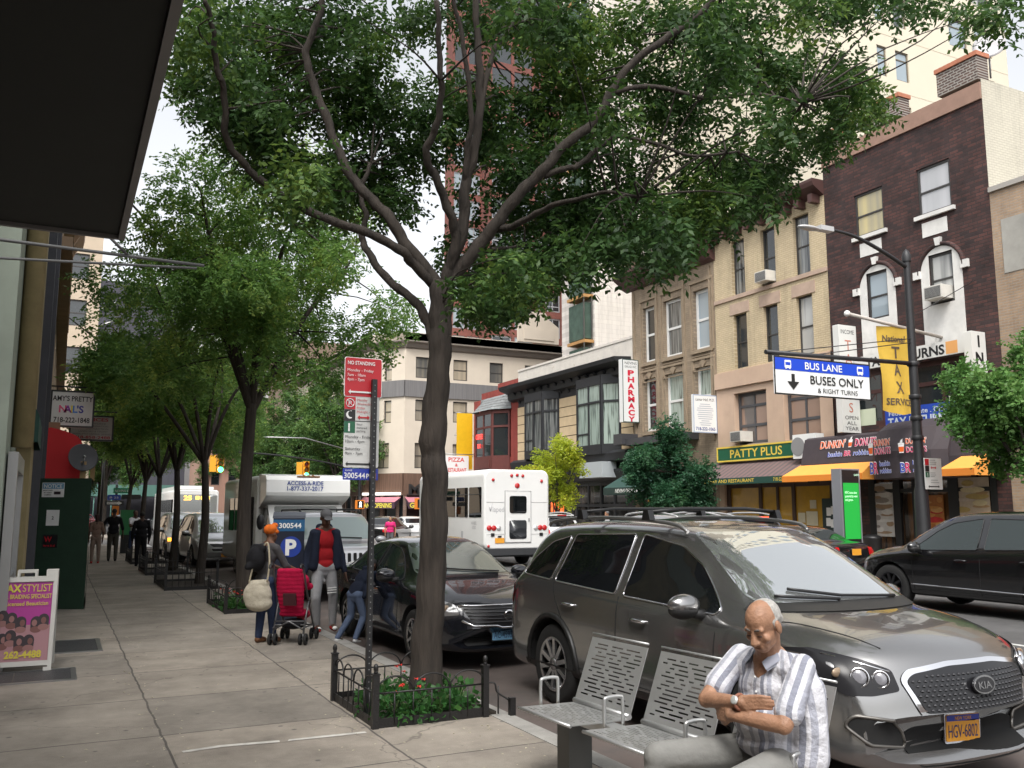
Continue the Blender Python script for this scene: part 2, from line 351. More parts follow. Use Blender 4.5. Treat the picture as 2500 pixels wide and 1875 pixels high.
struct('pavement_repair_strip', mb, mat('lime_mortar', (.52, .5, .46), .9, var=.35, vs=9))
tread = mat('hatch_steel', (.085, .085, .09), .5, .6, bump=.6, bs=70, var=.15, vs=5)
for q, lab in (((-.55, .62, 12.7, 13.9), 'dark steel cellar hatch plate in the pavement behind the sandwich board'), ((-.9, .29, 10.7, 11.5), 'dark steel cellar hatch plate in the pavement in front of the sandwich board')):
    h = thing('cellar_hatch', lab, 'cellar hatch', ((q[0] + q[1]) / 2, (q[2] + q[3]) / 2, 0), world=True, group='cellar hatches in the pavement')
    q0, q1, q2, q3 = q; m1 = MB(); m1.box(q0, q1, q2, q2 + .05, -.01, .012); m1.box(q0, q1, q3 - .05, q3, -.01, .012); m1.box(q0, q0 + .05, q2 + .05, q3 - .05, -.01, .012); m1.box(q1 - .05, q1, q2 + .05, q3 - .05, -.01, .012); m1.build('frame', steel, h)
    m2 = MB(); m2.box(q0 + .053, (q0 + q1) / 2 - .004, q2 + .053, q3 - .053, -.01, .009); m2.box((q0 + q1) / 2 + .004, q1 - .053, q2 + .053, q3 - .053, -.01, .009); m2.build('plate', tread, h)
# litter: fallen petals and scraps along the joints and the kerb
mb = MB(); rr = random.Random(3)
for i in range(1100):
    k = rr.random(); x = (rr.gauss(.85, .12) if k < .2 else rr.gauss(2.36, .12) if k < .45 else rr.gauss(3.2, .35) if k < .75 else rr.uniform(-1, 3.4)); y = 5 + 25 * rr.random() ** 1.6
    if x > 3.4: x = 3.4 - (x - 3.4)
    s = rr.uniform(.006, .016); a = rr.uniform(0, 6.3); dx, dy = math.cos(a) * s, math.sin(a) * s; h = rr.uniform(.003, .008)
    mb.add([(x - dx, y - dy, .003), (x + dy * .6, y - dx * .6, h), (x + dx, y + dy, .003), (x - dy * .6, y + dx * .6, h)], [(0, 1, 2, 3)])
o = mb.build('litter', mat('petal_litter', (.5, .46, .33), .8, var=.4, vs=30)); tag(o, 'pale fallen petals and scraps scattered over the pavement', 'litter', kind='stuff')
# ================================================================ buildings
GL = glass('window_glass'); GLc = glass('curtained_glass', (.03, .035, .038), curtain=(.28, .29, .28), cs=9); GLb = glass('blind_glass', (.05, .055, .06), curtain=(.42, .42, .4), cs=1.2, lo=.42, hi=.5)
GLs = glass('sky_glass', (.3, .36, .4), .02); GLw = glass('office_glass', (.09, .09, .085), curtain=(.4, .34, .25), cs=.7, lo=.4, hi=.62)
GLg = glass('green_curtain_glass', (.03, .04, .038), curtain=(.33, .4, .36), cs=14, lo=.3, hi=.5)
U = (0, -1, 0)                                  # viewer's right along the far side of the street
fr_dark = mat('window_frame_dark', (.045, .042, .04), .5); fr_white = mat('window_frame_white', (.7, .7, .68), .5, var=.08)
FX = 24.0
def bldg(name, label, y0, cat='building', x=FX): return thing(name, label, cat, (x, y0, 0), world=True)
def ac_unit(label, x, y, z, rz=0., w=.62):
    t = thing('air_conditioner', label, 'air conditioner', (x, y, z), rz, 'air conditioners in windows')
    m = MB(); m.box(-.42, .2, -w / 2, w / 2, 0, .4); m.build('casing', mat('ac_cream', (.6, .58, .53), .5, var=.1, vs=5), t)
    g = MB(); g.box(-.432, -.421, -w / 2 + .04, w / 2 - .04, .04, .36)
    for k in range(9): g.box(-.445, -.433, -w / 2 + .04, w / 2 - .04, .055 + k * .034, .07 + k * .034, 1)
    g.build('grille', [dark, mat('ac_fin', (.32, .32, .31), .5)], t)
    return t
def awning(parent, x0, x1, y0, y1, zt, zb, vh, m, vm, text=None, name='awning', stripes=None):
    """sloping canvas awning on a facade facing -x: from (x0,zt) out to (x1,zb) with a hanging valance"""
    a = MB()
    N = 40 if stripes else 1
    for k in range(N):
        ya = y0 + (y1 - y0) * k / N; yb = y0 + (y1 - y0) * (k + 1) / N
        a.add([(x0, ya, zt), (x0, yb, zt), (x1, yb, zb), (x1, ya, zb)], [(0, 1, 2, 3)], (k % 2) * 2 if stripes else 0)
    for y in (y0, y1): a.add([(x0, y, zt), (x1, y, zb), (x1, y, zb - vh), (x0, y, zb - vh)], [(0, 1, 2, 3)], 1)
    a.add([(x1, y0, zb), (x1, y1, zb), (x1, y1, zb - vh), (x1, y0, zb - vh)], [(0, 1, 2, 3)], 1)
    return a.build(name, [m, vm] + ([stripes] if stripes else []), parent)
def sidewalls(mb, y0, y1, z1, depth=14, x=FX, m=0, roof=1, z0=0):
    """party walls, back and roof behind a facade"""
    mb.add([(x, y0, z0), (x + depth, y0, z0), (x + depth, y0, z1), (x, y0, z1)], [(0, 1, 2, 3)], m); mb.add([(x, y1, z0), (x + depth, y1, z0), (x + depth, y1, z1), (x, y1, z1)], [(3, 2, 1, 0)], m)
    mb.add([(x + depth, y0, z0), (x + depth, y1, z0), (x + depth, y1, z1), (x + depth, y0, z1)], [(0, 1, 2, 3)], m); mb.add([(x, y0, z1 - .3), (x + depth, y0, z1 - .3), (x + depth, y1, z1 - .3), (x, y1, z1 - .3)], [(0, 1, 2, 3)], roof)
rooftar = mat('roof_tar', (.06, .06, .06), .9)
# ---- dark brown brick building with the doughnut shop -----------------------------------------
b_brown = brick('dark_brown_brick', (.078, .032, .027), (.03, .018, .018), (.03, .021, .02), .3, .105, .014, 'y', .5, vs=1.2)
b_brown2 = brick('pale_jointed_brick', (.11, .06, .045), (.07, .045, .04), (.3, .28, .25), .22, .085, .02, 'y', .3)
B = bldg('brick_building', 'narrow dark brown brick building with white arched window panels above the doughnut shop', 19.7)
Y1 = 22.9; f = lambda ya, yb, za, zb: (Y1 - ya, Y1 - yb, za, zb)
ops = [f(21.55, 20.35, 11.0, 12.5), f(19.0, 17.8, 11.0, 12.55), f(21.2, 20.35, 8.05, 9.65), f(18.75, 17.9, 8.05, 9.65), f(22.1, 17.2, 4.5, 6.35), f(21.6, 17.0, .0, 2.9)]
mb = MB(); facade(mb, (FX, Y1, 0), U, 6.35, 13.95, ops, .14)
mb.build('wall', b_brown, B)
cream_side = brick('cream_painted_brick', (.53, .5, .41), (.5, .47, .39), (.42, .39, .32), .22, .08, .01, 'x', .1)
mb = MB(); sidewalls(mb, 16.55, 22.9, 14.6, 16); mb.build('side_wall', [cream_side, rooftar], B)
mb = MB(); mb.box(FX - .06, FX + .3, 16.56, 22.9, 13.953, 14.48); mb.build('parapet', mat('terracotta_cap', (.29, .18, .135), .8, var=.15, vs=3), B)
for ya, yb, z1 in ((19.45, 20.75, 15.25), (16.6, 18.0, 15.35), (22.2, 22.88, 15.1)):
    mb = MB(); mb.box(FX - .05, FX + .45, ya, yb, 14.603, z1); c = mb.build('chimney', b_brown2, B)
    mb = MB(); mb.box(FX - .1, FX + .5, ya - .04, yb + .04, z1 + .003, z1 + .14); mb.build('cap', mat('orange_clay_tile', (.42, .16, .09), .7, var=.25, vs=4), c)
for q, gm in zip(ops[:4], (glass('yellow_blind_glass', (.3, .27, .18), curtain=(.5, .42, .2), cs=3), glass('white_blind_glass', (.36, .37, .38), curtain=(.5, .5, .52), cs=1.5), GLs, GLb)):
    window(B, (FX, Y1, 0), U, q, fr_dark, gm, .1, .07, ((), (.48,)))
wht = mat('white_stucco', (.66, .65, .62), .8, var=.14, vs=2.5, dirt=((.25, .24, .22), 2.2, .62))
mb = MB()
for q in ops[:2]: mb.rect((FX, Y1, 0), U, (0, 0, 1), q[0] - .12, q[1] + .12, q[2] - .13, q[2] - .003, .1)
mb.build('window_sill', wht, B)
mb = MB()
for a, c in ((21.4, 20.5), (18.9, 18.0)): mb.rect((FX, Y1, 0), U, (0, 0, 1), Y1 - a, Y1 - c, 10.27, 10.74, .02)
mb.build('stone_panel', wht, B)
for ya, yb in ((21.5, 20.05), (19.05, 17.6)):
    a0 = Y1 - ya; a1 = Y1 - yb; cx = (a0 + a1) / 2; rr_ = (a1 - a0) / 2; zs = 9.1; wq = ops[2] if ya > 20 else ops[3]
    arc = [(cx + rr_ * math.cos(t), zs + rr_ * math.sin(t) * 1.05) for t in [PI * k / 18 for k in range(19)]]
    mb = MB(); o_ = (FX, Y1, 0); z_ = (0, 0, 1)
    mb.rect(o_, U, z_, a0, a1, 6.85, wq[2], .025); mb.rect(o_, U, z_, a0, wq[0], wq[2], zs, .025); mb.rect(o_, U, z_, wq[1], a1, wq[2], zs, .025)
    L_ = [p for p in arc if p[0] >= wq[1]] ; R_ = [p for p in arc if p[0] <= wq[0]]
    top = [p for p in arc if wq[0] < p[0] < wq[1]]
    zr = zs + 1.05 * math.sqrt(max(rr_ ** 2 - (wq[1] - cx) ** 2, 0)); zl = zs + 1.05 * math.sqrt(max(rr_ ** 2 - (wq[0] - cx) ** 2, 0))
    mb.prism([(wq[1], zs)] + L_ + [(wq[1], zr)], o_, U, z_, .025); mb.prism([(wq[0], zl)] + R_ + [(wq[0], zs)], o_, U, z_, .025)
    if min(zr, zl) > wq[3]: mb.prism([(wq[0], wq[3]), (wq[1], wq[3]), (wq[1], zr)] + top + [(wq[0], zl)], o_, U, z_, .025)
    mb.build('arch_panel', wht, B)
    mb = MB(); mb.tube([(FX - .03, Y1 - p[0], p[1]) for p in [(cx + (rr_ + .07) * math.cos(t), zs + (rr_ + .07) * math.sin(t) * 1.05) for t in [PI * k / 18 for k in range(19)]]], .07, 6); mb.build('arch_rim', b_brown, B)
    mb = MB()
    for ux in (a0 - .12, a1 + .12): mb.rect(o_, U, z_, ux - .13, ux + .13, zs - .12, zs + .12, .09)
    mb.prism([(cx - .07, zs + rr_ * 1.05 + .02), (cx + .07, zs + rr_ * 1.05 + .02), (cx + .11, zs + rr_ * 1.05 + .27), (cx - .11, zs + rr_ * 1.05 + .27)], o_, U, z_, .12)
    mb.build('keystone', wht, B)
fr_maroon = mat('maroon_wood', (.06, .022, .02), .5, var=.2, vs=6)
window(B, (FX, Y1, 0), U, ops[4], fr_maroon, GL, .12, .16, ((.25, .72), (.62,)))
mb = MB(); mb.rect((FX + .08, Y1, 0), U, (0, 0, 1), Y1 - 22.0, Y1 - 21.2, 4.55, 5.1, .03); mb.rect((FX + .08, Y1, 0), U, (0, 0, 1), Y1 - 18.4, Y1 - 17.5, 4.55, 5.2, .03)
mb.build('window_blind', mat('pale_green_blind', (.55, .6, .45), .7), B)
# shopfront: black frames, posters, door
mb = MB(); z_ = (0, 0, 1); oo = (FX + .1, Y1, 0)
q = ops[5]
for a, c in ((q[0], q[0] + .25), (2.3, 2.55), (3.0, 3.2), (4.3, 4.65), (q[1] - .2, q[1])): mb.rect(oo, U, z_, a, c, 0, 2.9, .12)
for z0_, z1_ in ((0, .12), (2.3, 2.42), (2.78, 2.9)): mb.rect(oo, U, z_, q[0], q[1], z0_, z1_, .1)
sf = mb.build('shopfront', black, B)
MB().rect((FX + .1, Y1, 0), U, z_, q[0], q[1], .12, 2.9, .03).build('pane', glass('warm_shop_glass', (.03, .022, .016), curtain=(.2, .09, .03), cs=4, lo=.45, hi=.75), sf)
def poster(name, a0, a1, b0, b1, cols, seed):
    m = MB(); m.rect((FX + .02, Y1, 0), U, z_, a0, a1, b0, b1, .012, 0); r = random.Random(seed)
    for k in range(16):
        a = r.uniform(a0 + .1, a1 - .1); bb = b0 + .08 + (b1 - b0 - .2) * k / 16; ww = min(r.uniform(.15, .5), a1 - a - .03, a - a0 - .03) + .02
        arc_ = [(a + ww * math.cos(t), bb + .05 + .09 * math.sin(t) * (1 if k % 2 else .5)) for t in [2 * PI * j / 14 for j in range(14)]]
        m.prism(arc_, (FX + .006 - k * .0012, Y1, 0), U, z_, .002, 1 + k % (len(cols) - 1), back=False)
    return m.build(name, [mat('poster_%d_%d' % (seed, i), c, .35, var=.15, vs=6) for i, c in enumerate(cols)], B)
poster('poster', q[1] - 1.55, q[1] - .25, .95, 2.7, [(.5, .4, .3), (.4, .25, .12), (.6, .5, .3), (.55, .45, .38), (.42, .3, .1)], 4)
poster('poster', 1.5, 2.25, .9, 2.6, [(.5, .48, .45), (.3, .2, .12), (.6, .58, .55), (.25, .22, .2)], 9)
poster('poster', 3.25, 4.1, .8, 2.2, [(.4, .14, .03), (.5, .22, .05), (.45, .02, .02), (.55, .3, .1)], 5)
# awning of the doughnut shop: dark canopy with projecting rounded bay and orange wings
dk = mat('plum_canvas', (.045, .035, .04), .75, var=.12, vs=4); orange = mat('orange_canvas', (.85, .36, .07), .7, var=.06, vs=3)
mb = MB()
mb.prism([(0, 2.85), (1.1, 2.85), (1.08, 3.3), (.85, 4.15), (.7, 4.22), (0, 4.3)], (FX - .002, 16.6, 0), (-1, 0, 0), z_, 6.9)
bay = []
for k in range(9):
    t = k / 8; x = FX - 1.12 - .55 * math.sin(PI * t) ** .6; y = 20.35 - 2.7 * t; bay.append((x, y))
NB = len(bay); vs = []
for z, kx in ((2.7, 1.), (3.5, 1.), (4.2, .75), (4.5, .3)): vs += [(FX - (FX - x) * kx, y, z) for x, y in bay]
mb.add(vs, [(r_ * NB + i, r_ * NB + i + 1, (r_ + 1) * NB + i + 1, (r_ + 1) * NB + i) for r_ in range(3) for i in range(NB - 1)], 0, False)
for i in (0, NB - 1): mb.add([vs[i], vs[NB + i], vs[2 * NB + i], vs[3 * NB + i], (FX, vs[i][1], 4.5), (FX, vs[i][1], 2.7)], [tuple(range(6))])
mb.add([vs[i] for i in range(NB)] + [(FX, 17.65, 2.7), (FX, 20.35, 2.7)], [tuple(range(NB + 2))]); mb.add([vs[3 * NB + i] for i in range(NB)] + [(FX, 17.65, 4.5), (FX, 20.35, 4.5)], [tuple(range(NB + 2))])
aw = mb.build('awning', dk, B)
mb = MB()
for ya, yb in ((23.9, 20.38), (17.6, 16.5)):
    mb.add([(FX - 1.0, ya - .4, 3.32), (FX - 1.6, ya, 2.9), (FX - 1.6, yb, 2.9), (FX - 1.0, yb, 3.32)], [(0, 1, 2, 3)]); mb.add([(FX - 1.6, ya, 2.9), (FX - 1.6, ya, 2.7), (FX - 1.6, yb, 2.7), (FX - 1.6, yb, 2.9)], [(0, 1, 2, 3)], 1)
    for y in (ya, yb): mb.add([(FX - 1.0, y - (.4 if y == ya else 0), 3.32), (FX - 1.6, y, 2.9), (FX - 1.6, y, 2.7), (FX - .8, y - (.4 if y == ya else 0), 2.7)], [(0, 1, 2, 3)])
mb.build('awning_wing', [orange, mat('orange_valance', (.75, .24, .03), .7)], aw)
mb = MB(); LO, LP, LB, LW = 0, 1, 2, 3
def cup(o, u, v, h):
    n_ = V(u).cross(V(v)); o = V(o)
    mb.prism([(-.2 * h, 0), (.2 * h, 0), (.27 * h, .75 * h), (-.27 * h, .75 * h)], o, u, v, .004, LW, False); mb.prism([(-.2 * h, .1 * h), (.2 * h, .1 * h), (.25 * h, .55 * h), (-.24 * h, .55 * h)], o + n_ * .003, u, v, .004, LO, False)
    mb.prism([(-.3 * h, .76 * h), (.3 * h, .76 * h), (.26 * h, .88 * h), (-.26 * h, .88 * h)], o, u, v, .004, LW, False); mb.prism([(-.12 * h, .9 * h), (.12 * h, .9 * h), (.16 * h, 1.25 * h), (-.02 * h, 1.12 * h)], o, u, v, .004, LW, False)
def twoT(t, o, u, v, h, m, w=None, al='l'):
    n_ = V(u).cross(V(v)).normalized()
    mb.text(t, V(o), u, v, h * 1.04, w, al, LW, .045, .003); mb.text(t, V(o) + n_ * .003, u, v, h, w * .985 if w else None, al, m, .015, .004)
sl_n = V((0, 0, 1)) * .9 + V((1, 0, 0)) * .7; sl_v = sl_n.normalized()    # up the slanted face
fo = V((FX - .98, 23.1, 3.5))
fo = V((FX - .93, 22.9, 3.42)); vv = (V((FX - .85, 0, 4.15)) - V((FX - 1.08, 0, 3.3))).normalized()
e3 = V((-.01, 0, 0)); twoT("DUNKIN'", V((FX - .96, 22.7, 3.80)) + e3, U, vv, .26, LO, 1.1); cup(V((FX - .965, 21.4, 3.78)) + e3, U, vv, .3); twoT('DONUTS', V((FX - .96, 21.2, 3.80)) + e3, U, vv, .26, LP, .85)
twoT('baskin', V((FX - 1.04, 22.3, 3.5)) + e3, U, vv, .17, LB, .62); twoT('BR', V((FX - 1.04, 21.6, 3.5)) + e3, U, vv, .18, LP, .3); twoT('robbins', V((FX - 1.04, 21.22, 3.5)) + e3, U, vv, .17, LB, .7)
def on_bay(t):          # point and facing frame on the rounded bay
    i = min(int(t * 8), 7); a = V((bay[i][0], bay[i][1], 0)); c = V((bay[i + 1][0], bay[i + 1][1], 0)); return a.lerp(c, t * 8 - i), (c - a).normalized()
for t, k in ((.3, 1.), (.72, .8)):
    p_, u_ = on_bay(t); n_ = u_.cross(V((0, 0, 1))); p_ = p_ + n_ * .12
    cup(p_ - u_ * .42 * k + V((0, 0, 3.42)), u_, (0, 0, 1), .42 * k)
    twoT("DUNKIN'", p_ - u_ * .24 * k + V((0, 0, 3.68)), u_, (0, 0, 1), .2 * k, LO, .78 * k); twoT('DONUTS', p_ - u_ * .24 * k + V((0, 0, 3.43)), u_, (0, 0, 1), .2 * k, LP, .78 * k)
    twoT('B', p_ - u_ * .5 * k + V((0, 0, 2.85)), u_, (0, 0, 1), .36 * k, LB, .2 * k); twoT('R', p_ - u_ * .3 * k + V((0, 0, 2.85)), u_, (0, 0, 1), .36 * k, LP, .2 * k)
    twoT('baskin', p_ - u_ * .03 * k + V((0, 0, 3.07)), u_, (0, 0, 1), .15 * k, LB, .5 * k); twoT('robbins', p_ - u_ * .03 * k + V((0, 0, 2.85)), u_, (0, 0, 1), .15 * k, LB, .55 * k)
mb.build('lettering', [mat('logo_orange', (.75, .13, .02), .5), mat('logo_pink', (.62, .02, .12), .5), mat('logo_blue', (.05, .09, .42), .5), sign_w], aw)
# ---- yellow brick building with the bakery -----------------------------------------------------
b_yel = brick('yellow_brick', (.55, .455, .3), (.49, .4, .27), (.42, .33, .2), .22, .08, .012, 'y', .12, vs=.8); pinkst = mat('pinkish_stone', (.42, .31, .24), .8, var=.14, vs=3)
pink = mat('pink_painted_render', (.5, .36, .265), .75, var=.1, vs=1.2, dirt=((.4, .26, .18), 1.5, .64))
B = bldg('brick_building', 'yellow brick building with nine tall dark windows over the bakery awning', 26); Y1 = 29.1; WW = 6.2
ops = []
for za, zb in ((10.35, 12.6), (7.35, 9.55)):
    for ya, yb in ((27.98, 27.2), (26.25, 25.47), (24.5, 23.7)): ops.append(f(ya, yb, za, zb))
lo = [f(28.05, 26.2, 4.3, 6.35), f(25.3, 23.5, 4.3, 6.35)]
mb = MB(); facade(mb, (FX, Y1, 7.3), U, WW, 5.8, [(q[0], q[1], q[2] - 7.3, q[3] - 7.3) for q in ops], .22, 0); mb.build('wall', b_yel, B)
mb = MB(); facade(mb, (FX - .06, Y1, 0), U, WW, 7.3, lo + [(.3, 5.95, 0, 3.5)], .3, 0); mb.add([(FX - .06, Y1, 7.3), (FX, Y1, 7.3), (FX, Y1 - WW, 7.3), (FX - .06, Y1 - WW, 7.3)], [(0, 1, 2, 3)]); mb.rect((FX - .06, Y1, 0), U, z_, 0, WW, 6.62, 7.26, .1); mb.build('lower_wall', pink, B)
mb = MB(); sidewalls(mb, 22.9, 29.1, 13.1); mb.build('side_wall', [cream_side, rooftar], B)
mb = MB(); mb.prism([(0, 13.0), (.5, 13.3), (.55, 13.45), (.55, 13.55), (0, 13.55)], (FX, 22.9, 0), (-1, 0, 0), z_, 6.2)
for k in range(9): mb.box(FX - .4, FX - .002, 23.1 + k * .7, 23.3 + k * .7, 12.75, 13.06)
mb.build('cornice', mat('oxblood_cornice', (.07, .032, .028), .6), B)
mb = MB(); mb.rect((FX, Y1, 0), U, z_, 0, WW, 10.18, 10.34, .06)
for q in ops[3:]: mb.rect((FX, Y1, 0), U, z_, q[0] - .18, q[1] + .18, q[3] + .01, q[3] + .45, .03)
mb.build('stone_band', pinkst, B)
for i, q in enumerate(ops): window(B, (FX, Y1, 0), U, q, fr_dark, (GLc, GL, GLc, GL, GL, GLb)[i], .2, .06, ((), (.48,)))
for q in lo: window(B, (FX - .06, Y1, 0), U, q, mat('weathered_frame', (.07, .07, .075), .6), glass('blocked_glass', (.12, .1, .09), .2, curtain=(.3, .2, .15), cs=1.5, lo=.45, hi=.5), .28, .13, ((.5,), (.74, .36)))
aw_m = mat('plum_stripe', (.17, .105, .1), .8, var=.1); gr_m = mat('dark_green_canvas', (.015, .06, .045), .7)
a = awning(B, FX - .07, FX - 1.25, 23.7, 29.3, 3.62, 2.95, .24, aw_m, gr_m, stripes=mat('grey_stripe', (.1, .08, .08), .8))
yl = mat('gilt_yellow', (.75, .55, .08), .5)
mb = MB(); mb.text('BAKERY AND RESTAURANT', (FX - 1.25, 28.6, 2.775), U, z_, .13, 2.9, 'l', 0, .01); mb.text('718-522-7965', (FX - 1.25, 24.7, 2.775), U, z_, .13, .85, 'l', 0, .01); mb.build('lettering', yl, a)
mb = MB()
for x0_, x1_ in ((.3, .5), (2.15, 2.3), (3.1, 3.2), (3.9, 4.05), (5.75, 5.95)): mb.rect((FX + .15, Y1, 0), U, z_, x0_, x1_, 0, 2.75, .1)
for z0_, z1_ in ((0, .7), (2.6, 2.75)): mb.rect((FX + .15, Y1, 0), U, z_, .3, 5.95, z0_, z1_, .08)
s_ = mb.build('shopfront', mat('brown_timber', (.07, .04, .03), .6), B)
MB().rect((FX + .15, Y1, 0), U, z_, .3, 5.95, .7, 3.5, .03).build('pane', mat('lit_yellow_wall', (.5, .28, .015), .5, var=.25, vs=1.5, coat=.6), s_)
mb = MB()
for a_, c_, z0_, z1_ in ((4.15, 4.5, 1.3, 1.65), (4.55, 5.1, 1.2, 1.7), (4.75, 5.05, 1.8, 2.1)): mb.rect((FX + .1, Y1, 0), U, z_, a_, c_, z0_, z1_, .01)
mb.build('notice', mat('notice_paper', (.6, .55, .4), .7, var=.1), B)
t = thing('shop_sign', 'green shop sign reading PATTY PLUS in yellow letters above the striped awning', 'sign', (FX - .2, 26.7, 3.9), world=True)
mb = MB(); mb.rect((FX - .16, 28.95, 0), U, z_, 0, 4.55, 3.64, 4.24, .1); mb.build('board', mat('bakery_green', (.01, .1, .05), .45), t)
mb = MB()
for r_ in ((0, 4.55, 3.64, 3.7), (0, 4.55, 4.18, 4.24), (0, .06, 3.7, 4.18), (4.49, 4.55, 3.7, 4.18)): mb.rect((FX - .26, 28.95, 0), U, z_, *r_, .02)
mb.build('border', yl, t)
mb = MB(); mb.text('PATTY PLUS', (FX - .26, 26.7, 3.79), U, z_, .33, 2.9, 'c', 0, .015); mb.build('lettering', yl, t)
t = thing('condenser_unit', 'white wall mounted condenser unit with round fan grille beside the bakery sign', 'air conditioner', (FX - .45, 23.75, 3.55))
MB().box(-.2, .2, -.55, .55, 0, .85).build('casing', white, t)
mb = MB(); mb.prism([(-.3 + .33 * math.cos(k * PI / 12), .42 + .33 * math.sin(k * PI / 12)) for k in range(24)], (-.2, 0, 0), (0, -1, 0), z_, .012); mb.build('fan_grille', mat('grey_grille', (.25, .25, .25), .6), t)
ac_unit('cream air conditioner jutting from the left window just above the bakery sign', FX - .02, 27.6, 4.4); ac_unit('cream air conditioner jutting from the middle top floor window of the yellow brick building', FX - .02, 25.86, 10.43)
ac_unit('cream air conditioner in the right arched window of the dark brown building', FX - .05, 18.32, 8.15)
# green service door between the two shops
t = thing('service_door', 'dark green service door covered in paper notices between bakery and doughnut shop', 'door', (FX - .08, 23.1, 0), world=True)
MB().box(FX - .14, FX - .062, 22.72, 23.55, 0, 2.15).build('leaf', mat('door_green', (.02, .035, .035), .5), t)
mb = MB()
for k, (a_, z0_) in enumerate(((.12, 1.2), (.32, 1.15), (.5, 1.3), (.15, 1.55), (.36, 1.6), (.55, 1.0))): mb.rect((FX - .14, 23.5, 0), U, z_, a_, a_ + .2, z0_, z0_ + .28, .006)
mb.build('notice', sign_w, t)
# ---- brownstone building with cornice ----------------------------------------------------------
st = brick('weathered_brownstone', (.3, .235, .165), (.26, .2, .14), (.21, .165, .12), .3, .09, .008, 'y', .22, vs=1.2); st2 = mat('carved_stone', (.27, .21, .145), .85, var=.2, vs=3, bump=.5, bs=18)
B = bldg('brownstone_building', 'tan stone row building with dark red cornice and white framed windows', 32.2); Y1 = 35.2; WW = 6.1
ops = []
for za, zb in ((8.5, 11.1), (5.3, 7.75)):
    for ya, yb in ((34.3, 33.4), (32.7, 31.4), (30.55, 29.4)): ops.append(f(ya, yb, za, zb))
mb = MB(); facade(mb, (FX, Y1, 0), U, WW, 12.4, ops + [(.3, 5.8, 0, 3.6)], .25); mb.build('wall', st, B)
mb = MB(); sidewalls(mb, 29.1, 35.2, 12.6); mb.build('side_wall', [brick('old_party_brick', (.4, .36, .3), (.34, .3, .26), (.3, .27, .24), .22, .08, .012, 'x', .3), rooftar], B)
mb = MB()
for q in ops:
    mb.rect((FX, Y1, 0), U, z_, q[0] - .12, q[1] + .12, q[2] - .16, q[2] - .004, .1)
    for a_, c_ in ((q[0] - .2, q[0] - .12), (q[1] + .12, q[1] + .2)): mb.rect((FX, Y1, 0), U, z_, a_, c_, q[2] - .1, q[3] + .3, .05)
    mb.rect((FX, Y1, 0), U, z_, q[0] - .2, q[1] + .2, q[3] + .302, q[3] + .4, .07)
for q in ops[:3]:
    c_ = (q[0] + q[1]) / 2; h = (q[1] - q[0]) / 2
    for r_ in ((q[0] - .1, q[1] + .1, 8.2 - .004, 8.24), (q[0] - .1, q[1] + .1, 7.9 - .33, 7.94 - .33), (q[0] - .1, q[0] - .05, 7.65, 8.19), (q[1] + .05, q[1] + .1, 7.65, 8.19)): mb.rect((FX, Y1, 0), U, z_, *r_, .05)
    mb.prism([(c_, 7.7), (c_ + .2, 7.92), (c_, 8.14), (c_ - .2, 7.92)], (FX, Y1, 0), U, z_, .05)
for a_ in (.12, 1.95, 3.95, 5.75): mb.rect((FX, Y1, 0), U, z_, a_, a_ + .12, 4.6, 12.0, .06)
mb.build('stone_trim', st2, B)
for i, q in enumerate(ops): window(B, (FX, Y1, 0), U, q, fr_white, (GL, GLc, GLs, GL, GLg, GLg)[i], .22, .13, ((), (.5,)))
mb = MB(); mb.prism([(0, 12.1), (.25, 12.2), (.5, 12.45), (.75, 12.6), (.85, 12.75), (.85, 12.92), (0, 12.95)], (FX, 29.0, 0), (-1, 0, 0), z_, 6.6); mb.build('cornice', mat('dark_red_cornice', (.075, .035, .032), .55, var=.1), B)
mb = MB(); mb.box(FX - .3, FX, 29.2, 35.4, 12.953, 13.03); mb.box(FX - .32, FX, 29.2, 35.4, 13.4, 13.5)
for k in range(34): mb.box(FX - .26, FX - .06, 29.3 + k * .18, 29.39 + k * .18, 13.033, 13.397)
mb.build('balustrade', st2, B)
a = awning(B, FX, FX - 1.5, 29.9, 35.6, 3.55, 2.75, .32, mat('green_canvas', (.022, .06, .05), .75, var=.1), mat('dark_valance', (.02, .04, .035), .75))
mb = MB(); mb.text('NEVINS DRUGS INC.', (FX - 1.5, 34.6, 2.52), U, z_, .17, 2.1, 'l', 0, .02, shear=.15); mb.build('lettering', sign_w, a)
mb = MB()
for a_, c_ in ((.3, .5), (1.6, 1.75), (2.4, 2.6), (5.6, 5.8)): mb.rect((FX + .15, Y1, 0), U, z_, a_, c_, 0, 3.6, .1)
mb.rect((FX + .15, Y1, 0), U, z_, .3, 5.8, 2.5, 2.7, .09); s_ = mb.build('shopfront', mat('old_bronze', (.08, .06, .045), .5), B); MB().rect((FX + .15, Y1, 0), U, z_, .3, 5.8, 0, 3.6, .03).build('pane', GL, s_)
mb = MB(); mb.box(FX - .7, FX - .003, 30.4, 35.1, 4.7, 5.0); mb.box(FX - .9, FX - .003, 34.9, 35.6, 4.75, 5.25); mb.build('shutter_housing', mat('charcoal_metal', (.05, .05, .055), .5), B)
t = thing('shop_sign', 'green pharmacy fascia board with gold emblem half hidden by the ginkgo tree', 'sign', (FX - .2, 33, 4.1), world=True)
MB().rect((FX - .15, 35.3, 0), U, z_, 0, 3.6, 3.62, 4.6, .1).build('board', mat('pharmacy_green', (.01, .085, .045), .45), t)
mb = MB(); o_ = (FX - .25, 35.3, 0)
mb.text('Modern', o_ and (FX - .25, 33.6, 4.3), U, z_, .12, .6, 'l', 1); mb.text('PHARMACY', (FX - .25, 33.75, 3.98), U, z_, .22, 1.5, 'l', 0, .01)
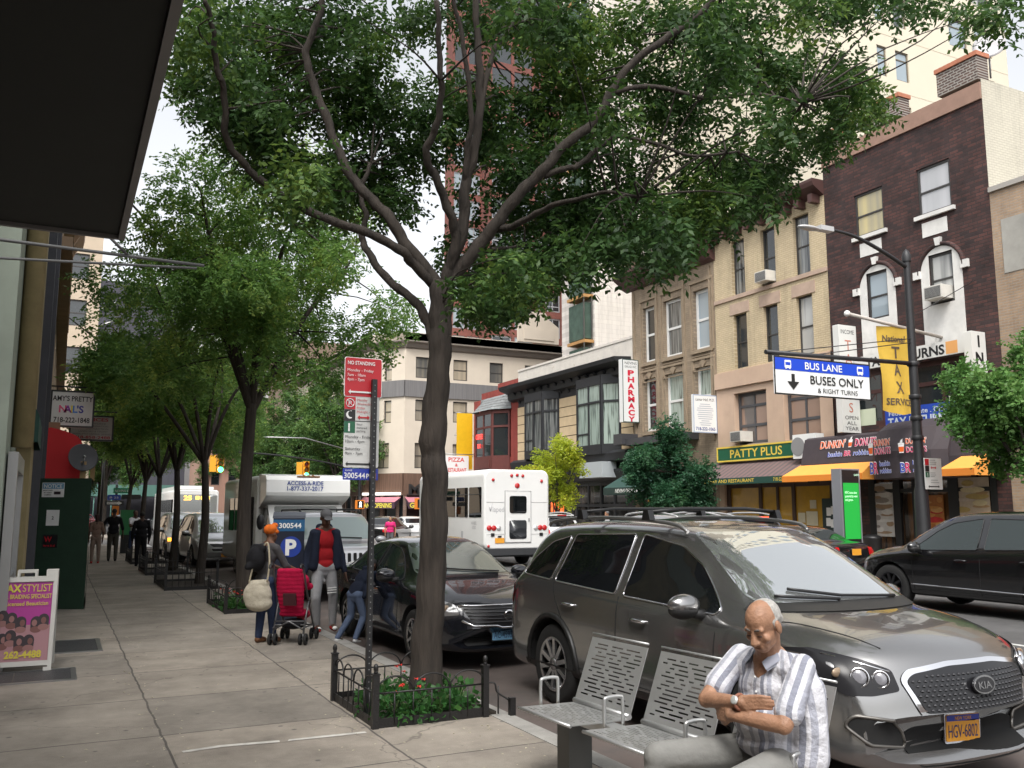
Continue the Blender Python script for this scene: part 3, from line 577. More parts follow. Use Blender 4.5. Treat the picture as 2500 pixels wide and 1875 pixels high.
mb.prism([(1.15, 3.8), (1.45, 3.8), (1.36, 4.05), (1.47, 4.3), (1.13, 4.3), (1.24, 4.05)], o_, U, z_, .006, 1); mb.tube([(FX - .26, 33.85, 4.3), (FX - .26, 34.05, 4.48)], .03, 6, 1)
mb.build('lettering', [sign_w, yl], t)
# ---- low black fronted building ----------------------------------------------------------------
blk = mat('charcoal_painted_timber', (.016, .017, .02), .55, var=.25, vs=3); clap = mat('cream_rusticated_panel', (.62, .48, .3), .8, var=.12, vs=2, dirt=((.35, .27, .18), 2, .66))
B = bldg('low_building', 'two storey building with black bay windows, cream panels and a flaking white parapet', 41); Y1 = 47.2; WW = 12
bays = [f(45.85, 42.3, 4.9, 7.85), f(40.1, 36.3, 4.8, 7.95)]
mb = MB(); facade(mb, (FX, Y1, 0), U, WW, 8.7, bays + [(.5, 11.5, 0, 3.1)], .1); mb.build('wall', blk, B)
mb = MB()
for a_, c_ in ((.02, 1.25), (5.0, 7.0), (11.0, 11.98)):
    for k in range(6): mb.rect((FX, Y1, 0), U, z_, a_, c_, 4.62 + k * .52, 5.1 + k * .52, .05)
mb.build('wall_panel', clap, B)
flak = mat('flaking_white_paint', (.64, .6, .54), .9, var=.12, vs=2, dirt=((.42, .34, .25), 1.3, .6), bump=.5, bs=14)
mb = MB(); mb.box(FX, FX + .35, 35.22, 47.2, 8.703, 9.85); mb.box(FX - .04, FX + .4, 35.22, 47.2, 9.853, 9.97); mb.build('parapet', flak, B)
mb = MB(); sidewalls(mb, 35.2, 47.2, 8.7); mb.build('side_wall', [flak, rooftar], B)
mb = MB(); mb.prism([(0, 8.1), (.3, 8.2), (.35, 8.55), (.9, 8.75), (.95, 8.95), (0, 9.0)], (FX, 35.35, 0), (-1, 0, 0), z_, 12.6)
for k in range(14): mb.prism([(0, 7.95), (.25, 8.3), (.5, 8.55), (0, 8.7)], (FX, 46.9 - k * .82, 0), (-1, 0, 0), z_, .22)
mb.prism([(0, 4.0), (.5, 4.1), (.55, 4.45), (.3, 4.6), (0, 4.62)], (FX, 35.2, 0), (-1, 0, 0), z_, 12); mb.prism([(0, 3.2), (.12, 3.2), (.3, 3.6), (.3, 3.7), (0, 3.7)], (FX, 35.2, 0), (-1, 0, 0), z_, 12)
mb.build('cornice', blk, B)
for i, q in enumerate(bays):
    a0, a1, b0, b1 = q; P = lambda a, d: (FX - d, Y1 - a)
    pl = [P(a0, 0), P(a0 + .75, .62), P(a1 - .75, .62), P(a1, 0)]
    mb = MB(); g = MB()
    for k in range(3):
        A = V((*pl[k], 0)); Bv = V((*pl[k + 1], 0)); u_ = (Bv - A).normalized(); W_ = (Bv - A).length
        for r_ in ((0, W_, b0 - .35, b0 + .12), (0, W_, b1 - .1, b1 + .35), (0, .1, b0 + .12, b1 - .1), (W_ - .1, W_, b0 + .12, b1 - .1), (.1, W_ - .1, b0 + 2.15, b0 + 2.25)): mb.rect(A, u_, z_, *r_, .06)
        if k == 1: mb.rect(A, u_, z_, W_ / 2 - .06, W_ / 2 + .06, b0 + .12, b1 - .1, .055); mb.rect(A, u_, z_, .1, W_ / 2 - .06, b0 + .65, b0 + .72, .05)
        g.rect(A, u_, z_, .05, W_ - .05, b0, b1, .01)
    for z__ in (b0 - .352, b1 + .35): mb.add([(*p, z__) for p in pl], [(0, 1, 2, 3)])
    w_ = mb.build('bay_window', blk, B); g.build('pane', (GLc, GLg)[i], w_)
mb = MB()
for k in range(10): mb.rect((FX + .12, Y1, 0), U, z_, .5 + k * 1.2, .62 + k * 1.2, 0, 3.1, .1)
for z__ in (0, 1.9, 2.95): mb.rect((FX + .12, Y1, 0), U, z_, .5, 11.5, z__, z__ + .14, .09)
s_ = mb.build('shopfront', blk, B); MB().rect((FX + .12, Y1, 0), U, z_, .5, 11.5, 0, 3.1, .03).build('pane', glass('dim_shop_glass', (.02, .02, .02), curtain=(.12, .1, .09), cs=2, lo=.5, hi=.8), s_)
t = thing('shop_sign', 'small lit orange sign behind the dark shop window under the yellow tree', 'sign', (FX + .05, 42.6, 1.9)); MB().box(-.02, .02, -.75, .75, -.25, .25).build('panel', mat('orange_neon', (.9, .13, .03), .5, emit=.7), t); 
t = thing('light_box', 'blank pale grey light box above the black shopfront', 'sign', (FX - .55, 37.6, 3.3)); MB().box(-.4, .4, -1.05, 1.05, 0, .75).build('case', mat('lightbox_grey', (.4, .43, .45), .5), t)
# ---- red narrow building -----------------------------------------------------------------------
redw = brick('red_painted_brick', (.3, .055, .04), (.27, .05, .04), (.2, .04, .035), .22, .08, .01, 'y', .25)
B = bldg('corner_building', 'narrow red painted building with slate hooded bay window and neon sign', 50); Y1 = 53.6
mb = MB(); facade(mb, (FX, Y1, 0), U, 6.4, 8.75, [(1.2, 5.4, 4.9, 7.7)], .1); mb.rect((FX, Y1, 0), U, z_, 1.2, 6.3, 8.75, 9.15, -.3); mb.rect((FX, Y1, 0), U, z_, 3.6, 6.38, 9.15, 9.5, -.3); mb.build('wall', redw, B)
mb = MB(); sidewalls(mb, 47.2, 53.6, 8.75); mb.build('side_wall', [redw, rooftar], B)
mar = mat('brown_red_wood', (.11, .03, .025), .55, var=.15)
pl = [(FX, Y1 - 1.2), (FX - .75, Y1 - 2.0), (FX - .75, Y1 - 4.4), (FX, Y1 - 5.3)]; mb = MB(); g = MB()
for k in range(3):
    A = V((*pl[k], 0)); Bv = V((*pl[k + 1], 0)); u_ = (Bv - A).normalized(); W_ = (Bv - A).length
    for r_ in ((0, W_, 4.0, 5.0), (0, W_, 7.55, 7.75), (0, .1, 5.0, 7.55), (W_ - .1, W_, 5.0, 7.55), (.1, W_ - .1, 6.7, 6.82)): mb.rect(A, u_, z_, *r_, .06)
    if k == 1: mb.rect(A, u_, z_, W_ / 2 - .06, W_ / 2 + .06, 5, 7.55, .05); mb.rect(A, u_, z_, .25, W_ - .25, 4.25, 4.75, .1)
    g.rect(A, u_, z_, .05, W_ - .05, 4.9, 7.6, .01)
mb.add([(*p, 4.0) for p in pl] + [(FX, Y1 - 2.6, 3.5), (FX, Y1 - 4.0, 3.5)], [(0, 1, 4), (1, 2, 5, 4), (2, 3, 5)])
w_ = mb.build('bay_window', mar, B); g.build('pane', GL, w_)
mb = MB(); hd = [(FX - .05, Y1 - .9), (FX - .95, Y1 - 1.9), (FX - .95, Y1 - 4.5), (FX - .05, Y1 - 5.6)]
for k in range(3):
    for r_ in range(5):
        t0, t1 = r_ / 5, (r_ + 1) / 5; A0 = V((*hd[k], 7.78)); A1 = V((*hd[k + 1], 7.78)); T0 = V((FX - .02, hd[k][1] - (.3 if k == 0 else 0), 8.75)); T1 = V((FX - .02, hd[k + 1][1] + (.3 if k == 2 else 0), 8.75)); e = V((-.03, 0, 0))
        mb.add([A0.lerp(T0, t0) + e, A1.lerp(T1, t0) + e, A1.lerp(T1, t1), A0.lerp(T0, t1)], [(0, 1, 2, 3)])
mb.build('slate_hood', mat('grey_slate', (.2, .21, .21), .85, var=.35, vs=6), B)
mb = MB(); mb.rect((FX, Y1, 0), U, z_, .3, 6.3, 2.7, 3.3, .15); mb.build('fascia', white, B)
t = thing('neon_sign', 'red neon letters glowing in the bay window of the red building', 'sign', (FX - .84, Y1 - 2.5, 6.2), world=True); neon = mat('red_neon', (1, .04, .03), .5, emit=2.2)
mb = MB(); mb.text('COFFEE', (FX - .85, Y1 - 2.7, 6.1), U, z_, .3, .95, 'c', 0, .02); mb.text('RX', (FX - .85, Y1 - 2.7, 5.55), U, z_, .25, .45, 'c', 0, .02); mb.build('lettering', neon, t)
t = thing('banner', 'tall plain yellow banner hung at the corner of the red building', 'banner', (FX - .6, 53.75, 6.2)); MB().box(-.55, .55, -.03, .03, -1.85, 1.8).build('cloth', mat('yellow_vinyl', (.72, .43, .01), .5, var=.08), t)
mb = MB(); [mb.tube([(.62, 0, z__), (-.7, 0, z__)], .025, 6) for z__ in (1.82, .35, -1.0)]; mb.build('bracket', steel, t)
t = thing('hanging_sign', 'white hanging sign reading PIZZA & RESTAURANT in red letters', 'sign', (FX - 1.3, 53.5, 4.2), world=True)
ox = V((FX - 2.15, 53.4, 0)); X1 = (1, 0, 0)
MB().box(FX - 2.15, FX - .45, 53.4, 53.6, 4.05, 5.2).build('panel', sign_w, t)
mb = MB(); [mb.text(s_, ox + V((.85, 0, z__)), X1, z_, h_, w__, 'c', 0, .02) for s_, z__, h_, w__ in (('PIZZA', 4.82, .27, 1.1), ('&', 4.51, .2, .2), ('RESTAURANT', 4.17, .25, 1.4))]; mb.build('lettering', mat('sign_red_letters', (.65, .03, .03), .4), t)
MB().tube([(FX - 2.2, 53.5, 5.3), (FX + .05, 53.5, 5.3)], .03, 6).build('bracket', steel, t)
# ---- cream corner building across the side street ----------------------------------------------
crm = mat('cream_render', (.58, .51, .42), .8, var=.06, vs=.8, dirt=((.52, .46, .38), .6, .68)); sl_ = mat('slate_cladding', (.16, .155, .155), .7, stretch=(8, 8, .2), var=.25, vs=2); wd = mat('brown_wood_cladding', (.13, .075, .05), .7, stretch=(6, 6, .25), var=.4, vs=2.)
B = thing('corner_building', 'cream corner building with a slate grey band across the side street', 'building', (26, 68, 0), world=True); UX = (1, 0, 0)
faces = [((24, 67, 0), UX, 40), ((21.8, 70, 0), tuple((V((24, 67, 0)) - V((21.8, 70, 0))).normalized()), (V((24, 67, 0)) - V((21.8, 70, 0))).length), ((21.8, 100, 0), U, 30)]
opsets = [[], [], []]
for a_ in (.9, 4.15, 7.4, 10.7, 14, 17.3):
    opsets[0] += [(a_, a_ + 1.3, 5.0, 7.0) if a_ > 2 else (a_, a_ + 1.9, 5.0, 7.0), (a_, a_ + 1.25, 8.75, 10.45), (a_, a_ + 1.25, 12.2, 13.9)]
opsets[1] = [(.5, 2.3, 5.0, 7.0), (.35, 1.05, 8.6, 10.4), (1.75, 2.45, 8.6, 10.4), (.35, 1.05, 12, 13.8), (1.75, 2.45, 12, 13.8)]
for k in range(6): opsets[2] += [(2 + k * 4.6, 4 + k * 4.6, 5, 7), (2 + k * 4.6, 3.4 + k * 4.6, 8.6, 10.4), (2 + k * 4.6, 3.4 + k * 4.6, 12, 13.8)]
mb = MB()
for (o_, u_, W_), op in zip(faces, opsets): facade(mb, V(o_) + V((0, 0, 4.6)), u_, W_, 11.2, [(q[0], q[1], q[2] - 4.6, q[3] - 4.6) for q in op], .2)
mb.add([(21.8, 100, 15.6), (21.8, 70, 15.6), (24, 67, 15.6), (64, 67, 15.6), (64, 100, 15.6)], [tuple(range(5))]); mb.build('wall', crm, B)
mb = MB(); mw = MB(); mc = MB()
for o_, u_, W_ in faces:
    mb.rect(o_, u_, z_, 0, W_, 10.65, 11.95, .12); mw.rect(o_, u_, z_, 0, W_, 2.9, 4.6, .1)
    n_ = V(u_).cross(V(z_)); mc.prism([(0, 14.5), (.2, 14.6), (.35, 14.85), (.6, 15.0), (.6, 15.1), (0, 15.15)], V(o_) + V(u_) * W_, tuple(n_), z_, W_); mc.rect(o_, u_, z_, 0, W_, 15.16, 15.85, -.3, 1)
mb.build('slate_band', sl_, B); mw.build('wood_fascia', wd, B); mc.build('cornice', [mat('taupe_cornice', (.2, .175, .15), .7), crm], B)
for (o_, u_, W_), op in zip(faces, opsets):
    for q in op: window(B, o_, u_, q, fr_dark, GLw if q[2] < 8 or u_[0] else GL, .18, .08, ((.33, .66), (.5,)) if q[2] < 8 else ((), (.5,)))
mb = MB(); mb.prism([(0, 15.85), (3.9, 15.85), (3.9, 17.3), (3.0, 17.9), (2.6, 18.5), (1.3, 18.5), (.9, 17.9), (0, 17.3)], (33.9, 66.9, 0), UX, z_, .3); mb.rect((33.9, 66.9, 0), UX, z_, .5, 3.4, 16.1, 17.0, .36); mb.build('gable', crm, B)
mb = MB(); [mb.rect((24, 67, 0), UX, z_, 12.9, 14.9, 11.96 + k * .2, 12.08 + k * .2, .08) for k in range(12)]; mb.build('louvre', mat('louvre_grey', (.1, .1, .1), .6), B)
mb = MB()
for o_, u_, W_ in faces:
    k = 0.
    while k < W_ - .4: mb.rect(o_, u_, z_, k, k + .28, 0, 2.9, -.25 if int(k) % 3 else .05); k += 1.55
s_ = mb.build('shopfront', brick('shop_pier_brick', (.25, .14, .1), (.2, .11, .09), (.3, .26, .22), .22, .08, .012, 'x'), B)
mb = MB(); [mb.rect(V(o_) - V(u_).cross(V(z_)) * .3, u_, z_, .1, W_, 0, 2.9, .02) for o_, u_, W_ in faces]; mb.build('pane', GL, s_)
pinkaw = mat('striped_pink_canvas', (.42, .16, .2), .7, var=.2, vs=8); dkaw = mat('dark_valance_canvas', (.06, .03, .05), .7)
mb = MB()
for o_, u_, W_ in faces[:2]:
    n_ = V(u_).cross(V(z_)); o_ = V(o_) + V(u_) * .1; W_ = min(W_ - .2, 9)
    A = o_ + n_ * .12 + V((0, 0, 2.75)); Bq = o_ + n_ * 1.0 + V((0, 0, 2.35)); Cq = Bq - V((0, 0, .5)); e = V(u_) * W_
    mb.add([A, A + e, Bq + e, Bq], [(0, 1, 2, 3)]); mb.add([Bq, Bq + e, Cq + e, Cq], [(0, 1, 2, 3)], 1); mb.add([A, Bq, Cq, A + e, Bq + e, Cq + e], [(0, 1, 2), (3, 4, 5)], 1)
aw = mb.build('awning', [pinkaw, dkaw], B)
mb = MB(); mb.text('GRAND', (24.2, 66, 1.93), UX, z_, .38, 1.9, 'l', 0, .03); mb.text('OPENING', (26.3, 66, 1.93), UX, z_, .38, 2.2, 'l', 0, .03)
u_ = V(faces[1][1]); n_ = u_.cross(V(z_)); mb.text('GRAND OPENING', V(faces[1][0]) + u_ * .25 + n_ * 1.0 + V((0, 0, 1.93)), u_, z_, .36, 3.1, 'l', 0, .03); mb.build('lettering', mat('lemon_letters', (.75, .65, .08), .5), aw)
t = thing('sign_letters', 'black open frame letters spelling METRO standing over the grand opening awning', 'sign', (25.5, 66.7, 3.3), world=True)
mb = MB(); mb.text('METRO', (24.35, 66.7, 3.0), UX, z_, .75, 4.6, 'l', 0, .0, 0); mb.text('METRO', (24.35, 66.74, 3.0), UX, z_, .75, 4.6, 'l', 0, .05, 0); mb.box(24.2, 29.2, 66.72, 66.78, 2.93, 2.99, 0); mb.build('lettering', mat('letter_black', (.03, .03, .03), .4), t)
mb = MB(); u_ = V(faces[1][1]); n_ = u_.cross(V(z_)); A = V(faces[1][0]) + n_ * .2; mb.bar(A + V((0, 0, 3.0)), A + u_ * 3.6 + V((0, 0, 3.0)), .12, .18); o = mb.build('light_bar', mat('lit_tube', (1, .97, .9), .5, emit=1.2)); tag(o, 'white glowing light bar on the chamfered corner over the awning', 'light')
# ---- tan brick building at the right edge ------------------------------------------------------
b_tan = brick('tan_brick', (.36, .25, .16), (.3, .21, .14), (.3, .25, .2), .22, .08, .014, 'y', .25)
B = bldg('brick_building', 'tan brick building with a grey render patch at the right edge', 10); Y1 = 16.55
lo = [(.9, 2.3, 4.6, 6.4), (3.6, 5.2, 4.6, 6.4), (6.4, 8, 4.6, 6.4)]
mb = MB(); facade(mb, (FX, Y1, 0), U, 14, 11.0, [(.5, 13, 0, 3.2)] + [(q[0] + 1.5, q[1] + 1.5, q[2], q[3]) for q in lo], .2); mb.build('wall', b_tan, B)
mb = MB(); sidewalls(mb, 2.5, 16.55, 11.0); mb.box(FX - .08, FX + .35, 2.5, 16.54, 11.003, 11.15, 1); mb.build('side_wall', [b_tan, mat('coping_stone', (.35, .33, .3), .8)], B)
mb = MB(); mb.rect((FX, Y1, 0), U, z_, .3, 4.2, 8.5, 10.1, .02); mb.build('render_patch', mat('grey_render', (.33, .32, .29), .9, var=.2, vs=1.5), B)
for q in lo: window(B, (FX, Y1, 0), U, (q[0] + 1.5, q[1] + 1.5, q[2], q[3]), fr_dark, GL, .18, .08, ((.5,), (.5,)))
mb = MB(); [mb.rect((FX + .1, Y1, 0), U, z_, .5 + k * 2.45, .75 + k * 2.45, 0, 3.2, .1) for k in range(6)]; s_ = mb.build('shopfront', black, B); MB().rect((FX + .1, Y1, 0), U, z_, .5, 13, 0, 3.2, .03).build('pane', GL, s_)
t = thing('shop_sign', 'red shop sign with white letters behind the leaves of the right ginkgo', 'sign', (FX - .1, 13, 3.9), world=True)
MB().rect((FX - .02, 15.3, 0), U, z_, 0, 6, 2.9, 4.9, .12).build('board', mat('bright_red_sign', (.65, .02, .02), .4), t); mb = MB(); mb.text('HOT', (FX - .14, 15.0, 4.1), U, z_, .5, 1.5, 'l', 0, .02); mb.text('PIZZA', (FX - .14, 15.0, 3.2), U, z_, .5, 2, 'l', 0, .02); mb.build('lettering', sign_w, t)
# ---- tall buildings behind ---------------------------------------------------------------------
cream = mat('cream_tower_render', (.66, .6, .475), .75, var=.04, vs=.3)
B = thing('tower_block', 'tall pale cream apartment tower rising behind the dark brown building', 'building', (34, 31.7, 0), world=True)
ops = []
for fl in range(22):
    z0 = 3 + fl * 3.1
    for a_ in (3.6, 5.0, 9.5, 11.7): ops.append((a_, a_ + (.7 if a_ in (3.6,) else 1.0 if a_ == 5.0 else 1.5), z0, z0 + 1.7))
mb = MB(); facade(mb, (34, 31.7, 0), UX, 14.5, 75, ops, .15); mb.add([(34, 31.7, 0), (34, 47, 0), (34, 47, 75), (34, 31.7, 75)], [(0, 1, 2, 3)]); mb.add([(34, 47, 0), (48.5, 47, 0), (48.5, 47, 75), (34, 47, 75)], [(0, 1, 2, 3)]); mb.add([(48.5, 31.7, 0), (48.5, 47, 0), (48.5, 47, 75), (48.5, 31.7, 75)], [(0, 1, 2, 3)])
for fl in range(24): mb.rect((34, 31.7, 0), UX, z_, 0, 14.5, 2.3 + fl * 3.1, 2.33 + fl * 3.1, .01, 1); mb.rect((34, 47, 0), U, z_, 0, 15.3, 2.3 + fl * 3.1, 2.33 + fl * 3.1, .01, 1)
mb.build('wall', [cream, mat('tower_joint', (.6, .53, .4), .8)], B)
for i, q in enumerate(ops):
    if 15 < q[2] < 46: window(B, (34, 31.7, 0), UX, q, mat('bronze_frame', (.16, .13, .09), .5), GLs if i % 3 else GLb, .12, .07, ((), (.72,)))
wb = brick('whitewashed_brick', (.68, .64, .59), (.64, .6, .56), (.56, .52, .48), .9, .3, .012, 'x', .06, vs=.4)
B = thing('tower_block', 'windowless white brick tower wall behind the low black fronted building', 'building', (30.5, 49, 0), world=True)
mb = MB(); facade(mb, (30.5, 49, 0), UX, 30, 60, [(2.6, 3.5, 17.0, 18.6), (2.6, 3.5, 20, 21.6), (2.6, 3.5, 23, 24.6)], .15); mb.add([(30.5, 49, 0), (30.5, 53.3, 0), (30.5, 53.3, 60), (30.5, 49, 60)], [(0, 1, 2, 3)]); mb.add([(30.5, 53.3, 0), (60, 53.3, 0), (60, 53.3, 60), (30.5, 53.3, 60)], [(0, 1, 2, 3)]); mb.build('wall', wb, B)
for z0 in (17, 20, 23): window(B, (30.5, 49, 0), UX, (2.6, 3.5, z0, z0 + 1.6), fr_dark, GLb, .12, .06)
t = thing('scaffold', 'green netted scaffold with orange planks on the edge of the white tower', 'scaffold', (29.6, 49.5, 0), world=True)
mb = MB(); [mb.box(29.9, 30.45, 49.3, 51.3, 9.8 + k * 3, 12.2 + k * 3) for k in range(14)]; mb.build('netting', mat('green_netting', (.05, .085, .065), .85, var=.4, vs=2), t)
mb = MB(); [mb.box(29.75, 30.48, 49.1, 51.3, 9.5 + k * 3, 9.7 + k * 3) for k in range(14)]; mb.build('plank', mat('orange_plank', (.4, .22, .08), .8, var=.2), t)
mb = MB(); [mb.tube([(x, 49.2, 0), (x, 49.2, 52)], .05, 6) for x in (29.8, 30.4)]; mb.build('pole', steel, t)
rb = brick('red_tower_brick', (.2, .068, .052), (.17, .06, .048), (.15, .065, .055), .5, .2, .015, 'x', .12, vs=.2)
B = thing('tower_block', 'red brick apartment tower with large grey framed windows behind the cream gable', 'building', (45, 92, 0), world=True); fr_grey = mat('aluminium_frame', (.36, .37, .39), .4, .3)
segs = [((38.2, 92), (42, 92), [(.3, 1.8), (2.1, 3.6)], GLs), ((42, 90), (48, 90), [(.4, 2.9), (3.3, 5.7)], GL), ((48, 92.5), (53, 92.5), [(.3, 2.3), (2.7, 4.7)], GL), ((53, 90.5), (62, 90.5), [(.3, 2.9), (3.2, 5.8), (6.1, 8.7)], GL)]
mb = MB(); allw = []
for (xa, ya), (xb, yb), cols, gm in segs:
    op = [(c0, c1, 12 + fl * 3.2 + .45, 12 + fl * 3.2 + 2.85) for fl in range(24) for c0, c1 in cols]; facade(mb, (xa, ya, 0), UX, xb - xa, 92, op, .2)
    allw.append(((xa, ya, 0), op, gm))
for x_, ya, yb in ((42, 90, 92), (48, 90, 92.5), (53, 90.5, 92.5), (38.2, 92, 94), (62, 90.5, 110)): mb.add([(x_, ya, 0), (x_, yb, 0), (x_, yb, 92), (x_, ya, 92)], [(0, 1, 2, 3)])
mb.build('wall', rb, B)
def tower_window(o, q, gm): return window(B, o, UX, q, fr_grey, gm, .15, .16, ((.5,), (.28,)))
for o_, op, gm in allw:
    for i, q in enumerate(op):
        if q[2] < 46: tower_window(o_, q, gm if (i * 7) % 5 else GLs)
mb = MB()
for o_, op, gm in allw:
    for q in op:
        if q[2] >= 46: mb.rect(V(o_) + V((0, .15, 0)), UX, z_, q[0] + .01, q[1] - .01, q[2] + .01, q[3] - .01, .05)
mb.build('window', GL, B)['kind'] = 'stuff'
# ---- buildings on the near side, left of the camera --------------------------------------------
LX = -.55
LN = -2.4
B = thing('shop_building', 'near shop building, front unseen and height set for shade, with a broad dark canopy', 'building', (LN, 0, 0), world=True); UL = (0, 1, 0)
browns = mat('brown_painted_front', (.26, .17, .12), .7, var=.15, vs=2)
mb = MB(); facade(mb, (LN, -14, 0), UL, 25.3, 8.6, [(.5, 24.6, .3, 2.7)], .25); mb.add([(LN, -14, 8.6), (-16, -14, 8.6), (-16, 11.3, 8.6), (LN, 11.3, 8.6)], [(0, 1, 2, 3)]); mb.add([(LN, 11.3, 0), (-16, 11.3, 0), (-16, 11.3, 8.6), (LN, 11.3, 8.6)], [(0, 1, 2, 3)]); mb.add([(LN, -14, 0), (-16, -14, 0), (-16, -14, 8.6), (LN, -14, 8.6)], [(0, 1, 2, 3)]); mb.build('wall', browns, B)  # front stands out of view; its height is set to shade the pavement
mb = MB(); [mb.rect((LN - .2, -14, 0), UL, z_, .5 + k * 2.0, .62 + k * 2.0, .3, 2.7, .1) for k in range(13)]; s_ = mb.build('shopfront', mat('silver_frame', (.4, .4, .4), .35, .7), B); MB().rect((LN - .2, -14, 0), UL, z_, .5, 24.6, .3, 2.7, .04).build('pane', GL, s_)
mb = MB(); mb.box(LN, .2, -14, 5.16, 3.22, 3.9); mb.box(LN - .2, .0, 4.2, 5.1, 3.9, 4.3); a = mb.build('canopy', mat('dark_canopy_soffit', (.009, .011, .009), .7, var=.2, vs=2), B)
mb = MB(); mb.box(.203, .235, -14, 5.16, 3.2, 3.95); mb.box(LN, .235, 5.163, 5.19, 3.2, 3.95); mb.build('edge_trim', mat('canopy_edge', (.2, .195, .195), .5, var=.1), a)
t = thing('sign_bracket', 'pair of thin grey iron bars jutting over the pavement below the dark canopy', 'bracket', (LX, 8, 3.85))
mb = MB(); mb.tube([(-1.85, 0, .05), (1.56, 0, 0)], .014, 6); mb.tube([(-1.85, 0, -.25), (1.5, 0, -.03)], .011, 6); mb.tube([(.95, 0, .01), (.75, -.12, .16)], .012, 6); mb.build('bar', mat('grey_iron', (.12, .12, .12), .5), t)
B = thing('shop_building', 'pale green and yellow painted shop building at the left behind the canopy', 'building', (LX, 13, 0), world=True)
pg = mat('pale_green_render', (.26, .3, .25), .8, var=.15, vs=1.5); yw = mat('ochre_stone', (.28, .225, .115), .8, var=.3, vs=2)
mb = MB(); mb.box(-14, LX, 11.303, 15.2, 0, 13); mb.build('wall', pg, B); mb = MB(); mb.box(LX + .003, LX + .18, 13.9, 15.2, 0, 13); mb.tube([(LX + .12, 12.4, 2.5), (LX + .12, 12.4, 12)], .12, 10); mb.build('pilaster', yw, B)
mb = MB(); mb.box(LX + .02, LX + .12, 11.6, 11.8, 0, 2.4); mb.box(LX + .02, LX + .12, 13.5, 13.7, 0, 2.4); mb.box(LX + .02, LX + .12, 11.8, 13.5, 2.2, 2.4); mb.box(LX + .02, LX + .1, 11.8, 13.5, .9, .96); d_ = mb.build('door_frame', mat('silver_frame', (.4, .4, .4)), B); MB().box(LX + .01, LX + .04, 11.75, 13.55, .05, 2.25).build('pane', GL, d_)
mb = MB(); mb.add([(LX, 13.6, 3.5), (LX, 15.6, 3.5), (LX + .26, 15.6, 3.0), (LX + .26, 13.6, 3.0), (LX + .26, 15.6, 2.65), (LX + .26, 13.6, 2.65), (LX, 13.6, 2.65), (LX, 15.6, 2.65)], [(0, 1, 2, 3), (3, 2, 4, 5), (0, 3, 5, 6), (1, 2, 4, 7)]); mb.build('awning', gr_m, B)
B = thing('dark_building', 'narrow dark grey fronted building on the left above the plywood hoarding', 'building', (LX, 17.5, 0), world=True)
mb = MB(); mb.box(-14, LX + .1, 15.203, 19.6, 0, 15); mb.box(LX + .103, LX + .25, 17.6, 18.0, 0, 15); mb.box(LX + .103, LX + .3, 19.0, 19.6, 0, 15); mb.build('wall', mat('charcoal_render', (.06, .06, .07), .75, var=.25, vs=2), B)
mb = MB(); mb.box(LX + .103, LX + .13, 15.6, 17.2, 6, 8.4); mb.box(LX + .103, LX + .13, 15.6, 17.2, 9.6, 12); mb.build('window', GL, B)
tanb = mat('tan_stone_front', (.34, .25, .17), .8, var=.2, vs=1.5)
B = thing('old_building', 'tan stone building with heavy brackets and cornice beyond the red awning', 'building', (LX, 25, 0), world=True)
mb = MB(); facade(mb, (-.35, 19.603, 0), UL, 29.5, 15, [(1.5 + k * 3.2, 2.9 + k * 3.2, z0, z0 + 2.2) for k in range(9) for z0 in (4.6, 8.0, 11.4)] + [(.4, 29, .2, 2.9)], .25); mb.add([(-.35, 49.1, 0), (-14, 49.1, 0), (-14, 49.1, 15), (-.35, 49.1, 15)], [(0, 1, 2, 3)]); mb.add([(-.35, 19.61, 0), (-14, 19.61, 0), (-14, 19.61, 15), (-.35, 19.61, 15)], [(0, 1, 2, 3)]); mb.add([(-.35, 19.61, 15), (-.35, 49.1, 15), (-14, 49.1, 15), (-14, 19.61, 15)], [(0, 1, 2, 3)]); mb.build('wall', tanb, B)
for k in range(9):
    for z0 in (4.6, 8.0, 11.4): window(B, (-.35, 19.603, 0), UL, (1.5 + k * 3.2, 2.9 + k * 3.2, z0, z0 + 2.2), fr_white if k % 2 else fr_dark, GL)
mb = MB(); [mb.rect((-.5, 19.603, 0), UL, z_, .4 + k * 2.2, .6 + k * 2.2, .2, 2.9, .1) for k in range(13)]; s_ = mb.build('shopfront', black, B); MB().rect((-.55, 19.603, 0), UL, z_, .4, 29, .2, 2.9, .03).build('pane', GL, s_)
mb = MB(); mb.prism([(0, 14.2), (.3, 14.5), (.7, 14.8), (.75, 15.1), (0, 15.1)], (-.35, 19.7, 0), (1, 0, 0), z_, -29.3)
for k in range(14): mb.prism([(0, 12.2 if k % 3 == 0 else 13.4), (.2, 13.8), (.5, 14.4), (0, 14.6)], (-.35, 20.2 + k * 2.1, 0), (1, 0, 0), z_, -.3)
for z0 in (3.2, 6.95, 10.4): mb.box(-.347, -.05, 19.7, 49, z0, z0 + .25)
mb.build('cornice', mat('tan_cornice', (.27, .18, .11), .75, var=.2), B)
